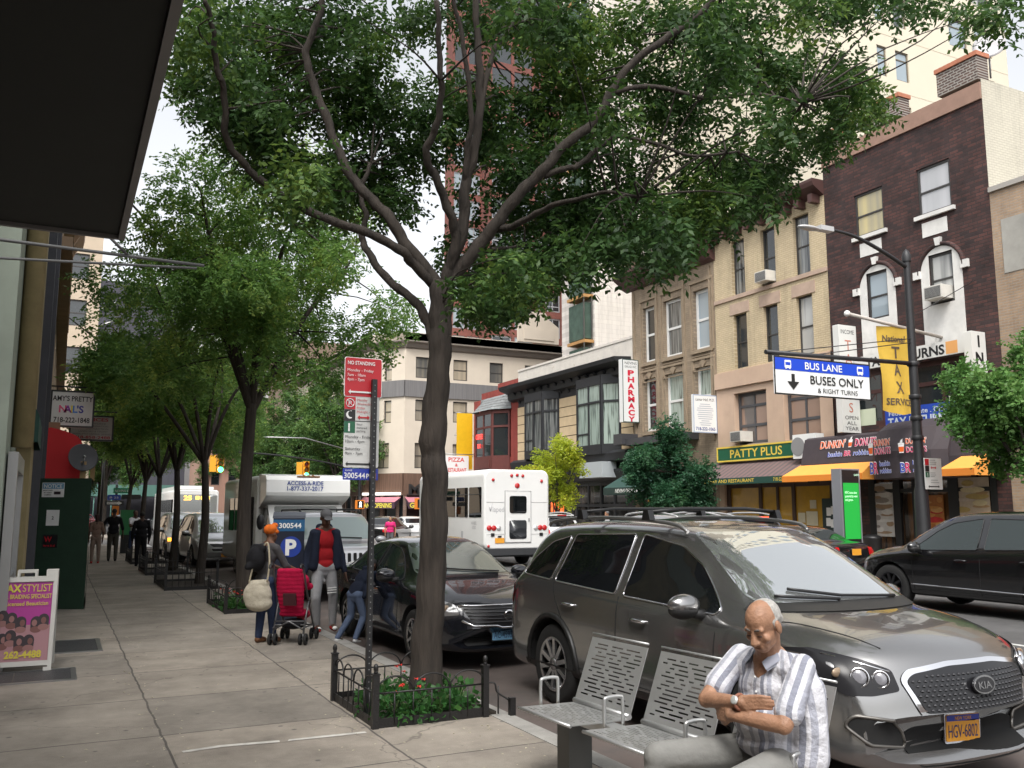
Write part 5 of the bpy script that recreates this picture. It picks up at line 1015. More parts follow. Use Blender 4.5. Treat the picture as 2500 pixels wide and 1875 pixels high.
m = MB(); sk.panel(m, rpoly([(-.5, .27), (.5, .27), (.55, .36), (-.55, .36)], .02), 'F', .006, .06); m.build('lower_intake', trim_b, sed)
plate(sed, sk, 'F', .04, .405, 'AC-45935', mat('plate_blue_white', (.2, .42, .62), .4, var=.2, vs=4), mat('plate_navy', (.02, .03, .12)), 'CONNECTICUT', top_m=mat('plate_top_blue', (.02, .12, .4), .5))
m = MB(); sk.line(m, [(-.45, 1.03), (.05, 1.06), (.4, 1.09)], 'F', .011, 0, .018); m.build('wiper', black, sed)
# ---- silver jeep -------------------------------------------------------------------------------
JEEP = [(-2.2, .45, .70, .80, .76, .82, .03), (-2.18, .4, .95, .9, .86, 1.05, .04), (-2.13, .35, 1.08, .92, .84, 1.2, .05), (-2.08, .35, 1.1, .925, .78, 1.66, .08), (-1.98, .35, 1.1, .925, .76, 1.76, .08), (-1., .35, 1.1, .925, .75, 1.8, .07), (.1, .35, 1.1, .925, .74, 1.79, .07), (.42, .35, 1.1, .925, .73, 1.74, .07), (.6, .35, 1.1, .925, .75, 1.6, .06), (.98, .35, 1.1, .925, .81, 1.22, .05), (1.1, .35, 1.09, .92, .83, 1.16, .04), (1.6, .35, 1.04, .91, .82, 1.12, .04), (2.02, .35, .98, .89, .81, 1.06, .04), (2.12, .36, .94, .88, .8, 1.0, .04), (2.17, .38, .74, .87, .79, .8, .03), (2.2, .42, .62, .85, .77, .68, .03)]
silver = carpaint('silver_paint', (.42, .42, .43), .6, .3)
jp, sk, body = car('parked_suv', 'boxy silver jeep with seven slot grille parked behind the man in the black jacket', (5.55, 20.5, -.09), PI, JEEP, .925, silver, [(1.4, .38, .45), (-1.25, .38, .45)], [[(-2.0, 1.17), (-1.35, 1.16), (-1.35, 1.62), (-1.9, 1.6)], [(-1.28, 1.16), (-.4, 1.15), (-.4, 1.64), (-1.28, 1.62)], [(-.3, 1.15), (.68, 1.15), (.38, 1.6), (-.3, 1.64)]], [(-.8, 1.21), (.8, 1.21), (.7, 1.68), (-.7, 1.68)], [(-.65, 1.2), (.65, 1.2), (.62, 1.6), (-.62, 1.6)], .08, .05, 6, 5, .37, alloy, 5, mir=(.68, 1.13, 1), handles=[(-.95, 1.0), (.0, 1.0)], doors=[[(-.35, .5), (-.35, 1.1)], [(.75, .5), (.75, 1.1)]], wind_m=mat('pale_windscreen', (.22, .28, .27), .05, coat=1))
m = MB(); [sk.panel(m, rpoly([(-.36 + k * .12 - .035, .74), (-.36 + k * .12 + .035, .74), (-.36 + k * .12 + .035, .96), (-.36 + k * .12 - .035, .96)], .02), 'F', .008, .05) for k in range(7)]; m.build('grille', dark, jp)
for s_ in (1, -1):
    m = MB(); h = sk.hit('F', s_ * .62, .84)[0]; m.prism(ov(.12, .11, 24), h, (-1, 0, 0), (0, 0, 1), .03); m.build('headlight', clear_l, jp)
m = MB(); m.box(-.92, .92, 2.12, 2.3, .42, .62); m.build('bumper', mat('grey_bumper', (.3, .3, .31), .5), jp)
m = MB()
for s_ in (1, -1): m.tube([(s_ * .68, .2, 1.77), (s_ * .68, .1, 1.84), (s_ * .68, -1.7, 1.84), (s_ * .68, -1.8, 1.77)], .022, 6)
m.tube([(-.68, -.2, 1.85), (.68, -.2, 1.85)], .02, 6); m.build('roof_rack', black, jp)
m = MB(); sk.line(m, [(-.5, 1.22), (.0, 1.24), (.4, 1.27)], 'F', .012, 0, .018); m.build('wiper', black, jp)
# ---- silver minivan and the white car behind ---------------------------------------------------
VANR = [(-2.5, .4, .7, .8, .74, .8, .03), (-2.47, .3, .95, .92, .8, 1.1, .05), (-2.4, .25, 1.05, .96, .78, 1.4, .08), (-2.3, .22, 1.06, .97, .74, 1.65, .1), (-1.9, .22, 1.05, .98, .72, 1.73, .09), (-.6, .22, 1.02, .98, .71, 1.76, .09), (.2, .22, 1., .98, .7, 1.72, .08), (.55, .22, .99, .98, .69, 1.6, .07), (1.4, .22, .97, .97, .76, 1.14, .05), (1.55, .22, .95, .965, .78, 1.07, .05), (1.95, .22, .88, .95, .78, .99, .05), (2.3, .22, .78, .9, .74, .86, .05), (2.45, .24, .6, .82, .68, .66, .04), (2.5, .28, .46, .75, .62, .5, .03)]
def minivan(name, label, loc, rz, paint, k=4, group=None, front=True):
    root, sk, b_ = car(name, label, loc, rz, VANR, .98, paint, [(1.55, .34, .4), (-1.45, .34, .4)], [[(-2.1, 1.1), (-1.2, 1.09), (-1.2, 1.6), (-2.0, 1.58)], [(-1.12, 1.09), (-.12, 1.06), (-.12, 1.63), (-1.12, 1.61)], [(-.02, 1.06), (1.1, 1.03), (.6, 1.4), (.35, 1.53), (-.02, 1.62)]], [(-.74, 1.1), (.74, 1.1), (.62, 1.62), (-.62, 1.62)], [(-.68, 1.15), (.68, 1.15), (.62, 1.6), (-.62, 1.6)], .3, .1, k, 4, .34, alloy, 6, mir=(.95, 1.04, 1), group=group)
    m = MB(); sk.panel(m, rpoly([(-.4, .66), (.4, .66), (.52, .76), (-.52, .76)], .03), 'F', .006, .06); sk.panel(m, rpoly([(-.42, .53), (.42, .53), (.46, .61), (-.46, .61)], .03), 'F', .006, .06); m.build('grille', trim_b, root)
    m = MB(); sk.line(m, [(-.1, .77), (-.03, .7), (.03, .7), (.1, .77)], 'F', .014, 0, .012); m.build('emblem', chrome, root)
    for s_ in (1, -1):
        P_ = [(s_ * a, b) for a, b in ((.56, .66), (.86, .64), (.88, .8), (.62, .77))]; P_ = P_ if s_ > 0 else P_[::-1]
        m = MB(); sk.panel(m, rpoly(P_, .03), 'F', .007, .06); m.build('headlight', clear_l, root)
    plate(root, sk, 'F', .0, .41, '', plate_y, black)
    return root, sk
minivan('parked_minivan', 'silver grey minivan parked behind the row of street trees', (4.95, 33.2, -.1), PI + R(1), silver)
wp = carpaint('white_car_paint', (.68, .68, .68), 0, .3)
root, sk = minivan('parked_minivan', 'white van with a glowing orange indicator parked behind the silver minivan', (4.75, 39.4, -.1), PI, wp, 4)
m = MB(); sk.panel(m, [(.7, .66), (.88, .66), (.88, .78), (.7, .78)], 'F', .02, .05); m.build('indicator', mat('indicator_glow', (1, .36, .03), .4, emit=1.8), root)
# ---- far lanes: SUVs, sedan and crossover ------------------------------------------------------
def suv(label, loc, rz, paint, group, k=4, sh=1., tail_glow=False, trimm=None, side_m=None):
    rows = [(a, b, c * sh, d, e, f_ * sh, g_) for a, b, c, d, e, f_, g_ in SUV]; q = lambda P: [(a, b * sh) for a, b in P]
    root, sk, b_ = car('suv', label, loc, rz, rows, .945, paint, [(1.45, .36, .425), (-1.33, .36, .425)], [q(s_) for s_ in ksides], q([(-.74, 1.125), (.74, 1.125), (.585, 1.6), (-.585, 1.6)]), q([(-.6, 1.18), (.6, 1.18), (.52, 1.52), (-.52, 1.52)]), .3, .14, k, 4, .365, alloy, 8, mir=(.82, 1.04 * sh, 1), doors=[[(a, b * sh) for a, b in d] for d in kd], handles=[(-1.02, .93 * sh), (.07, .9 * sh)], trimm=trimm, side_m=side_m,
        tail=[q([(.6, .92), (.93, .9), (.93, 1.08), (.6, 1.08)]), q([(-.93, .9), (-.6, .92), (-.6, 1.08), (-.93, 1.08)])], group=group)
    m = MB()
    for s_ in (1, -1): m.tube(smooth_path([(s_ * .64, .35, 1.60 * sh), (s_ * .66, .2, 1.66 * sh + .02), (s_ * .665, -.4, 1.70 * sh + .03), (s_ * .66, -1.2, 1.70 * sh + .03), (s_ * .655, -1.75, 1.66 * sh), (s_ * .65, -1.85, 1.62 * sh)], 4), .022, 6)
    m.build('roof_rail', mat('bright_rail', (.62, .62, .62), .3, .5), root)
    m = MB(); m.box(-.55, .55, -2.12, -1.85, 1.6 * sh, 1.645 * sh); sp = m.build('spoiler', paint, root)
    MB().box(-.2, .2, -2.135, -2.122, 1.6 * sh, 1.64 * sh).build('brake_light', mat('brake_glow', (1, .06, .02), .4, emit=2.2) if tail_glow else red_l, sp)
    return root, sk
gp = 'vehicles in the far lanes'
suv('silver SUV with bright roof rails in the far lane seen over the bronze SUV', (13.5, 19.0, -.04), 0, carpaint('light_silver_paint', (.5, .5, .52), .5), gp, tail_glow=True, side_m=clearside)
suv('blue grey SUV with lit brake light ahead of the black sedan by the far kerb', (16.0, 19.9, -.06), 0, carpaint('steel_blue_paint', (.2, .21, .24), .5), gp, tail_glow=True)
suv('white SUV with dark windows parked at the far kerb beside the shuttle bus', (17.6, 33.0, -.08), 0, wp, gp)
bm_, sk, b_ = car('sedan', 'black sedan with red tail lights and gold plate by the green lit kiosk', (18.1, 19.2, -.12), 0, SED, .9, carpaint('gloss_black_paint', (.008, .008, .009), .1, .2), [(1.5, .325, .375), (-1.28, .325, .375)], SS, SW, SR, .34, .14, 5, 5, .32, alloy, 7, tail=TL, rear_m=mat('reflective_rear_glass', (.02, .025, .022), .02, spec=.9), handles=[(-.95, .83), (.1, .81)], doors=SD, group=gp)
plate(bm_, sk, 'B', 0, .82, '', plate_y, black)
cr, sk, b_ = car('crossover', 'glossy black crossover car cut off by the right edge of the photo', (15.0, 10.6, -.06), 0, [(a, b, c * .96, d, e, f_ * .965, g_) for a, b, c, d, e, f_, g_ in SUV], .945, carpaint('gloss_black_paint', (.008, .008, .009)), [(1.45, .36, .425), (-1.33, .36, .425)], [[(a, b * .96) for a, b in s_] for s_ in ksides], [(-.72, 1.09), (.72, 1.09), (.57, 1.53), (-.57, 1.53)], [(-.6, 1.14), (.6, 1.14), (.52, 1.45), (-.52, 1.45)], .34, .14, 7, 5, .365, dark_rim, 10, mir=(.86, 1.0, 1), handles=[(-1.02, .88), (.07, .86)], doors=[[(a, b * .95) for a, b in d] for d in kd], side_m=clearside, trimm=black, group=gp)
for s_ in (1, -1):
    P_ = [(s_ * a, b) for a, b in ((.5, .74), (.86, .72), (.9, .82), (.6, .82))]; P_ = P_ if s_ > 0 else P_[::-1]
    m = MB(); sk.panel(m, rpoly(P_, .02), 'F', .008, .05); m.build('headlight', clear_l, cr)
cr.scale = (1.1,) * 3
m = MB(); sk.line(m, [(-1.0, .42), (1.0, .44)], 'L', .012, 0, .006); m.build('sill_trim', chrome, cr)
car('sedan', 'dark sedan with lit orange tail lamp crossing behind the signpost', (14.9, 44, -.04), R(-35), SED, .9, carpaint('gloss_black_paint', (.008, .008, .009)), [(1.5, .325, .375), (-1.28, .325, .375)], SS, SW, SR, .34, .14, 4, 4, .32, alloy, 7, group=gp, side_m=clearside, tail=TL)
car('sedan', 'white sedan roof glinting beyond the dark sedan near the crossing', (17.2, 47, -.06), R(-5), SED, .9, wp, [(1.5, .325, .375), (-1.28, .325, .375)], SS, SW, SR, .34, .14, 4, 4, .32, alloy, 7, group=gp)
for k, (x, y, c, lb) in enumerate(((8.5, 88, (.3, .3, .31), 'distant silver car waiting at the far end of the street'), (4.9, 84, (.5, .5, .5), 'small distant white car beyond the green bin at the street end'), (2.4, 94, (.35, .04, .04), 'small distant red car at the street end by the sidewalk shed'))):
    car('distant_car', lb, (x, y, -.1), 0, SED, .9, carpaint('far_paint_%d' % k, c), [(1.5, .325, .375), (-1.28, .325, .375)], SS[1:2], SW, SR, .3, .1, 3, 3, .32, alloy, 6, group='distant cars at the street end', tail=TL)
# ---- box bodied buses --------------------------------------------------------------------------
def rbox(mb, x0, x1, y0, y1, z0, z1, r=.12, crown=.06, m=0, ey=.06, n=6):
    """box along y with rounded long edges and softened ends"""
    sec = []
    for y, k in ((y0, .94), (y0 + ey * .3, .985), (y0 + ey, 1.), (y1 - ey, 1.), (y1 - ey * .3, .985), (y1, .94)):
        cx = (x0 + x1) / 2; hw = (x1 - x0) / 2; zc = (z0 + z1) / 2; hz = (z1 - z0) / 2; P = []
        for sx, sz, a0 in ((1, -1, -PI / 2), (1, 1, 0), (-1, 1, PI / 2), (-1, -1, PI)):
            for j in range(n + 1): t = a0 + PI / 2 * j / n; P.append((sx * (hw - r) + r * math.cos(t), sz * (hz - r) + r * math.sin(t)))
        sec.append([(cx + a * k, y, zc + b * (1 - (1 - k) * .7) + (crown * (1 - (a / hw) ** 2) if b > 0 else 0)) for a, b in P])
    N = len(sec[0]); vs = [p for q in sec for p in q]
    mb.add(vs, [(i * N + j, i * N + (j + 1) % N, (i + 1) * N + (j + 1) % N, (i + 1) * N + j) for i in range(5) for j in range(N)], m, True)
    return mb.add(sec[0] + sec[-1], [tuple(range(N)), tuple(range(N, 2 * N))[::-1]], m)
busw = mat('bus_white', (.74, .74, .72), .35, coat=.4, var=.05, vs=1, dirt=((.55, .52, .46), 1.2, .68))
def rear_rect(mb, a0, a1, b0, b1, y, d=.012, r=.06, m=0): return mb.prism(rpoly([(a0, b0), (a1, b0), (a1, b1), (a0, b1)], r), (0, y, 0), (1, 0, 0), (0, 0, 1), d, m)
bus = thing('shuttle_bus', 'white shuttle bus seen from behind with a rear door and red lamps', 'bus', (13.05, 25.75, -.03))
mb = MB(); rbox(mb, -1.16, 1.16, 0, 5.7, .55, 3.02, .2, .1); mb.build('body', busw, bus)
mb = MB(); mb.box(-1.1, 1.1, -.1, .3, .38, .58); mb.box(-1.08, 1.08, .1, 5.6, .32, .545); mb.build('bumper', mat('bumper_grey', (.03, .032, .035), .6), bus)
mb = MB(); rear_rect(mb, -.42, .47, .78, 2.35, -.002, .02, .03); d_ = mb.build('rear_door', mat('bus_white', (1, 1, 1)), bus)
mb = MB(); rear_rect(mb, -.28, .32, 1.68, 2.22, -.024, .012, .08); rear_rect(mb, -.29, .32, .88, 1.46, -.024, .012, .08); mb.build('pane', tint, d_)
mb = MB(); mb.tube([(-.44, -.012, .76), (-.44, -.012, 2.38), (.49, -.012, 2.38), (.49, -.012, .76), (-.44, -.012, .76)], .008, 5); mb.box(.39, .42, -.05, -.02, 1.42, 1.52); [mb.tube([(x0_, -.003, z__), (x1_, -.003, z__)], .005, 4) for x0_, x1_ in ((-1.08, -.46), (.5, 1.08)) for z__ in (2.02, 1.02)]; mb.build('door_gap', mat('grey_gap', (.2, .2, .2)), d_)
for x, z, rr_, mm in [(-.98, 1.22, .075, red_l), (-.82, 1.22, .075, red_l), (-.65, 1.22, .07, clear_l), (.66, 1.22, .07, clear_l), (.82, 1.22, .075, red_l), (.98, 1.22, .075, red_l), (-.2, 2.86, .045, red_l), (0, 2.88, .045, red_l), (.2, 2.86, .045, red_l), (-.85, 2.72, .045, red_l), (.88, 2.7, .045, red_l), (0, 2.55, .075, red_l), (-1.0, .66, .04, red_l), (1.0, .66, .04, red_l)]:
    mb = MB(); mb.lathe([(rr_ * 1.15, 0), (rr_ * 1.1, -.02), (rr_, -.022), (rr_ * .6, -.035), (0, -.038)], (x, 0, z), 'y', 16); mb.build('tail_light', mm, bus)
mb = MB(); mb.rect((-.62, -.006, .83), (1, 0, 0), z_, -.16, .16, -.08, .08, .012); mb.build('number_plate', plate_y, bus)
mb = MB(); mb.box(-.92, -.8, -.02, 0, .96, 1.06); mb.box(.8, .92, -.02, 0, .96, 1.06); mb.box(-.68, -.56, -.03, 0, .93, .98); mb.build('bracket', black, bus)
mb = MB(); mb.text('Viapede', (-.68, -.004, 1.72), (1, 0, 0), z_, .17, .62, 'c', 0, 0, .002); mb.tube([(-1.0, -.006, 1.9), (-.95, -.006, 1.75), (-.88, -.006, 1.98)], .01, 5); mb.build('lettering', mat('faded_grey_letters', (.42, .42, .43), .6), bus)
for s_ in (-1, 1):
    for k in range(5):
        y = .18 + k * 1.05; mb = MB(); mb.prism(rpoly([(y, 1.55), (y + .95, 1.55), (y + .95, 2.5), (y, 2.5)], .05), (s_ * 1.155, 0, 0), (0, 1, 0), (0, 0, 1), .015 if s_ > 0 else -.015); mb.tube([(s_ * 1.176, y, 2.27), (s_ * 1.176, y + .95, 2.27)], .012, 5, 1); mb.build('side_window', [tint, trim_b], bus)
mb = MB(); mb.text('WHEEL', (-1.162, .75, 1.32), (0, -1, 0), z_, .1, .45); mb.text('GOD', (-1.162, .75, 1.18), (0, -1, 0), z_, .1, .3); mb.box(-1.17, -1.158, 1.6, 1.75, .85, 1.1); mb.build('side_marking', mat('faded_grey_letters', (.42, .42, .43)), bus)
add_wheels(bus, [(s_ * .98, y) for s_ in (1, -1) for y in (1.6, 4.9)], .4, .26, alloy, 8)
# access-a-ride paratransit van
van = thing('paratransit_van', 'white ACCESS-A-RIDE van with overhanging cab cap behind the silver jeep', 'van', (5.86, 23.6, -.1), PI)
mb = MB(); rbox(mb, -1.15, 1.15, -6.2, -.95, .4, 2.76, .14, .06); mb.prism([(-.96, 1.9), (-.25, 2.12), (-.02, 2.22), (0, 2.3), (-.03, 2.62), (-.14, 2.73), (-1.0, 2.8)], (-1.1, 0, 0), (0, 1, 0), z_, 2.2)
mb.build('body', busw, van)
mb = MB(); mb.prism([(-1.0, .45), (.95, .45), (1.0, .6), (.98, 1.05), (.75, 1.16), (.2, 1.25), (-.35, 1.98), (-1.0, 2.0)], (-.98, 0, 0), (0, 1, 0), z_, 1.96); cab = mb.build('cab', busw, van)
mb = MB(); a0, a1 = V((0, .2, 1.25)), V((0, -.35, 1.98)); vv_ = (a1 - a0).normalized(); mb.prism(rpoly([(-.88, .05), (.88, .05), (.82, .86), (-.82, .86)], .06), a0, (-1, 0, 0), vv_, .012); mb.build('windscreen', shield, van)
mb = MB(); mb.box(-.7, .7, 1.0, 1.02, .65, 1.0); mb.build('grille', trim_b, van)
for s_ in (-1, 1):
    mb = MB(); mb.box(s_ * .95 - .1 * 0 - .08, s_ * .95 + .08, .99, 1.01, .75, .95); mb.build('headlight', clear_l, van)
    mb = MB(); mb.prism(rpoly([(-.85, 1.25), (.05, 1.25), (-.38, 1.9), (-.85, 1.9)], .04), (s_ * .981, 0, 0), (0, 1, 0), z_, .012 * s_); mb.build('side_window', tint, van)
    mb = MB(); mb.ell((s_ * 1.25, .15, 1.55), (.1, .06, .2), None, 10, 8); mb.tube([(s_ * .95, .0, 1.4), (s_ * 1.22, .12, 1.5)], .02, 6); mb.build('mirror', black, van)
    for k in range(4):
        y = -2.1 - k * 1.0; mb = MB(); mb.prism(rpoly([(y, 1.25 if k else .75), (y + .8, 1.25 if k else .75), (y + .8, 2.2), (y, 2.2)], .05), (s_ * 1.152, 0, 0), (0, 1, 0), z_, .014 * s_); mb.build('side_window', tint, van)
mb = MB(); bl = (1, 0, 0); o_ = V((0, .0, 2.3)); fv = V((0, -.03, .32)).normalized(); mb.text('ACCESS-A-RIDE', V((.1, -.012, 2.49)), (-1, 0, 0), fv, .11, .95, 'c', 0, .02, .01); mb.text('1-877-337-2017', V((.1, .0, 2.35)), (-1, 0, 0), fv, .11, .95, 'c', 0, .02, .01); mb.text('ACCESS-A-RIDE', (1.155, -1.6, .95), (0, 1, 0), z_, .1, .75, 'c', 0, .02); mb.build('lettering', mat('letter_blue', (.03, .06, .25), .5), van)
mb = MB(); mb.box(-.3, .3, -.14, -.08, 2.7, 2.735); [mb.ell((k * .12, -.1, 2.74), (.04, .03, .025), None, 8, 5) for k in (-1, 0, 1)]; mb.build('marker_light', mat('marker_brown', (.25, .12, .05), .3), van)
add_wheels(van, [(s_ * .95, y) for s_ in (1, -1) for y in (.3, -4.3)], .38, .24, alloy, 8)
# city bus far down the lane
cb = thing('city_bus', 'white city bus with an amber destination display coming down the lane', 'bus', (7.4, 57, -.08), PI)
mb = MB(); rbox(mb, -1.28, 1.28, -12, 0, .35, 3.0, .16, .08); mb.box(-.9, .9, -11, -1.5, 3.06, 3.3); mb.box(-1.0, 1.0, -1.4, -.3, 3.05, 3.22); mb.build('body', busw, cb)
mb = MB(); mb.prism(rpoly([(-1.18, 1.1), (1.18, 1.1), (1.18, 2.75), (-1.18, 2.75)], .12), (0, .0, 0), (-1, 0, 0), z_, .02); mb.build('windscreen', shield, cb)
mb = MB(); mb.text('25', (.5, .025, 2.42), (-1, 0, 0), z_, .26, .45, 'c', 0, .03); [mb.rect((.05 - k * .3, .024, 2.45), (-1, 0, 0), z_, 0, .2, 0, .2, .004) for k in range(3)]; mb.build('display', mat('amber_led', (1, .5, .06), .5, emit=2), cb)
for s_ in (-1, 1): mb = MB(); [mb.prism([(-1.6 - k * 1.45, 1.2), (-.3 - k * 1.45, 1.2), (-.3 - k * 1.45, 2.45), (-1.6 - k * 1.45, 2.45)], (s_ * 1.282, 0, 0), (0, 1, 0), z_, .012 * s_) for k in range(7)]; mb.build('side_window', tint, cb)
for s_ in (-1, 1): MB().ell((s_ * .95, .01, .75), (.16, .04, .1), None, 10, 6).build('headlight', clear_l, cb)
add_wheels(cb, [(s_ * 1.1, y) for s_ in (1, -1) for y in (-2.5, -9)], .48, .28, alloy, 8)
# ================================================================ people
def cap(mb, p0, p1, r0, r1, n=12):
    p0 = V(p0); p1 = V(p1); d = (p1 - p0); d = d.normalized() if d.length > 1e-6 else V((0, 0, 1)); P = []; rr = []
    for a in (80, 55, 25, 0): P.append(p0 - d * r0 * math.sin(R(a))); rr.append(r0 * math.cos(R(a)))
    for a in (0, 25, 55, 80): P.append(p1 + d * r1 * math.sin(R(a))); rr.append(r1 * math.cos(R(a)))
    del P[4], rr[4]; P.insert(4, p1); rr.insert(4, r1)
    return mb.tube(P, rr, n)
def prims(mb, L):
    for q in L:
        if q[0] == 'c': cap(mb, *q[1:])
        else: mb.ell(q[1], q[2], q[3] if len(q) > 3 else None, 16, 10)
    return mb
def blob(name, L, vox, m, parent, sm=3, label=None, xf=None, st=None):
    """one continuous skin over overlapping limbs and masses"""
    mb = prims(MB(), L)
    if xf: mb.v = [tuple(xf @ V(p)) for p in mb.v]
    o = mb.build('tmp', m); md = o.modifiers.new('r', 'REMESH'); md.mode = 'VOXEL'; md.voxel_size = vox; md.use_smooth_shade = True
    if sm: s_ = o.modifiers.new('s', 'SMOOTH'); s_.iterations = sm; s_.factor = .6
    me = apply_mods(o); bpy.data.objects.remove(o); me.name = name
    if not me.materials: me.materials.append(m)
    if st:
        at = me.attributes.new('st', 'FLOAT', 'POINT'); at.data.foreach_set('value', [st(v.co) for v in me.vertices])
    return new_obj(name, me, parent, label)
def cloth(name, c, var=.12, rough=.9): return mat(name, c, rough, var=var, vs=9, bump=.5, bs=14, spec=.2)
skin_tan = mat('tanned_skin', (.33, .178, .108), .5, var=.22, vs=18, bump=.25, bs=90, spec=.4); skin_dk = mat('brown_skin', (.075, .036, .022), .5, spec=.4); skin_md = mat('medium_brown_skin', (.16, .075, .045), .5, spec=.4)
hair_k = mat('black_hair', (.01, .009, .009), .7); hair_w = mat('white_hair', (.4, .385, .36), .8, var=.3, vs=60, stretch=(1, 1, .3), bump=.6, bs=150)
def hand(mb_list, wrist, palm_dir, curl, up, s=1., thumb=None):
    """palm and five bent fingers of unequal length appended as limb primitives"""
    w_ = V(wrist); d = V(palm_dir).normalized(); side = V(up).normalized(); nrm = d.cross(side).normalized(); cv = V(curl)
    for k, ln in enumerate((.072, .082, .078, .062)):
        b = w_ + d * .075 * s + side * (-.027 + k * .018) * s; m_ = b + (d * .75 + cv * .4).normalized() * ln * .5 * s; e = m_ + (d * .35 + cv).normalized() * ln * .5 * s
        mb_list += [('c', w_ + side * (-.02 + k * .013) * s, b, .0155 * s, .0105 * s), ('c', b, m_, .0098 * s, .009 * s), ('c', m_, e, .009 * s, .0075 * s)]
    t0 = w_ + d * .025 * s - side * .028 * s; t1 = t0 + (d * .7 - side * .5 + cv * .4).normalized() * .045 * s; mb_list += [('c', t0, t1, .014 * s, .011 * s), ('c', t1, t1 + (d + cv * .6).normalized() * .032 * s, .0105 * s, .008 * s)]
    return mb_list
# ---- the man on the bench ----------------------------------------------------------------------
bx = V((3.3, 3.62, 0)); man = thing('person', 'person with white hair in a striped shirt asleep with arms crossed on the metal bench', 'person', bx, world=False)
W_ = lambda *p: V(p) - bx
Lsh, Rsh = W_(3.29, 3.425, 1.0), W_(3.25, 3.83, 1.0); Lel, Rel = W_(3.09, 3.35, .755), W_(3.0, 3.80, .80)
Rwr, Lwr = W_(3.0, 3.535, .835), W_(2.985, 3.60, .765)
hc = W_(3.16, 3.545, 1.185); HM = Matrix.Translation(hc) @ (Matrix.Rotation(R(105), 4, 'Z') @ Matrix.Rotation(R(-27), 4, 'X'))   # head frame: x right, y forward, z up
HP = lambda x, y, z: HM @ V((x, y, z))
arms = [('c', Lsh, Lel, .052, .043), ('c', Lel, Lel.lerp(Lwr, .35), .04, .04), ('c', Lel.lerp(Lwr, .35), Lwr, .04, .027), ('c', Rsh, Rel, .052, .043), ('c', Rel, Rel.lerp(Rwr, .35), .04, .039), ('c', Rel.lerp(Rwr, .35), Rwr, .039, .027)]
hand(arms, Lwr, W_(2.99, 3.72, .75) - W_(2.985, 3.60, .765), V((.5, .3, .2)), V((0, .1, 1)), 1.); hand(arms, Rwr, W_(3.06, 3.42, .85) - W_(3.0, 3.535, .835), V((.5, -.2, -.1)), V((0, -.1, 1)), 1.)
head = [('e', HP(0, -.008, .035), (.076, .098, .088), HM.to_3x3()), ('e', HP(0, .022, -.03), (.064, .072, .075), HM.to_3x3()), ('e', HP(0, .048, -.088), (.04, .038, .03), HM.to_3x3()), ('e', HP(0, .02, -.075), (.055, .055, .035), HM.to_3x3()),
        ('c', HP(0, .086, .012), HP(0, .112, -.035), .011, .017), ('e', HP(-.016, .1, -.04), .011), ('e', HP(.016, .1, -.04), .011), ('c', HP(-.042, .078, .022), HP(.042, .078, .022), .013, .013), ('e', HP(-.045, .063, -.03), (.022, .02, .022), HM.to_3x3()), ('e', HP(.045, .063, -.03), (.022, .02, .022), HM.to_3x3()),
        ('c', HP(-.022, .085, -.066), HP(.022, .085, -.066), .009, .009), ('c', HP(-.02, .083, -.078), HP(.02, .083, -.078), .010, .010), ('c', HP(-.03, .078, -.052), HP(-.036, .066, -.075), .008, .009), ('c', HP(.03, .078, -.052), HP(.036, .066, -.075), .008, .009),
        ('e', HP(-.028, .08, .0), (.015, .012, .010), HM.to_3x3()), ('e', HP(.028, .08, .0), (.015, .012, .010), HM.to_3x3()), ('e', HP(-.08, -.01, -.01), (.011, .022, .036), HM.to_3x3()), ('e', HP(.08, -.01, -.01), (.011, .022, .036), HM.to_3x3()),
        ('c', HP(0, -.02, -.06), W_(3.255, 3.625, 1.0), .056, .066), ('c', W_(3.25, 3.62, 1.0), W_(3.21, 3.61, .9), .075, .05)]
sk_ = blob('body', head + arms + [('c', W_(3.3, 3.45, .95), W_(3.27, 3.8, .95), .07, .07), ('c', W_(3.28, 3.62, .98), W_(3.32, 3.64, .6), .1, .12)], .0055, skin_tan, man, 2)
eye_m = mat('eye_shadow', (.05, .025, .02), .5)
mb = MB()
for s_ in (-1, 1):
    mb.tube([HP(s_ * (.028 + dx), .0915 - abs(dx) * .3, -.006 - .0) for dx in (-.013, -.006, 0, .006, .013)], .0032, 6)
mb.build('eyelid', eye_m, man)
mb = MB()
for s_ in (-1, 1): mb.tube([HP(s_ * x, y, z) for x, y, z in ((.012, .094, .024), (.028, .093, .031), (.046, .080, .024))], [.004, .006, .003], 6)
mb.build('eyebrow', mat('grey_brow', (.1, .085, .075), .8), man)
mb = MB(); mb.tube([HP(x, .0945 - abs(x) * .25, -.072) for x in (-.026, -.013, 0, .013, .026)], .0025, 6); mb.build('mouth', mat('mouth_line', (.13, .05, .04), .6), man)
blob('hair', [('e', HP(0, -.042, .036), (.08, .078, .08), HM.to_3x3()), ('c', HP(-.066, .006, .03), HP(-.064, -.05, .025), .0125, .018), ('c', HP(.066, .006, .03), HP(.064, -.05, .025), .0125, .018), ('c', HP(-.071, .008, .02), HP(-.073, .006, -.01), .0065, .0045), ('c', HP(.071, .008, .02), HP(.073, .006, -.01), .0065, .0045), ('c', HP(-.04, -.075, .0), HP(.04, -.075, .0), .03, .03)], .006, hair_w, man, 3)
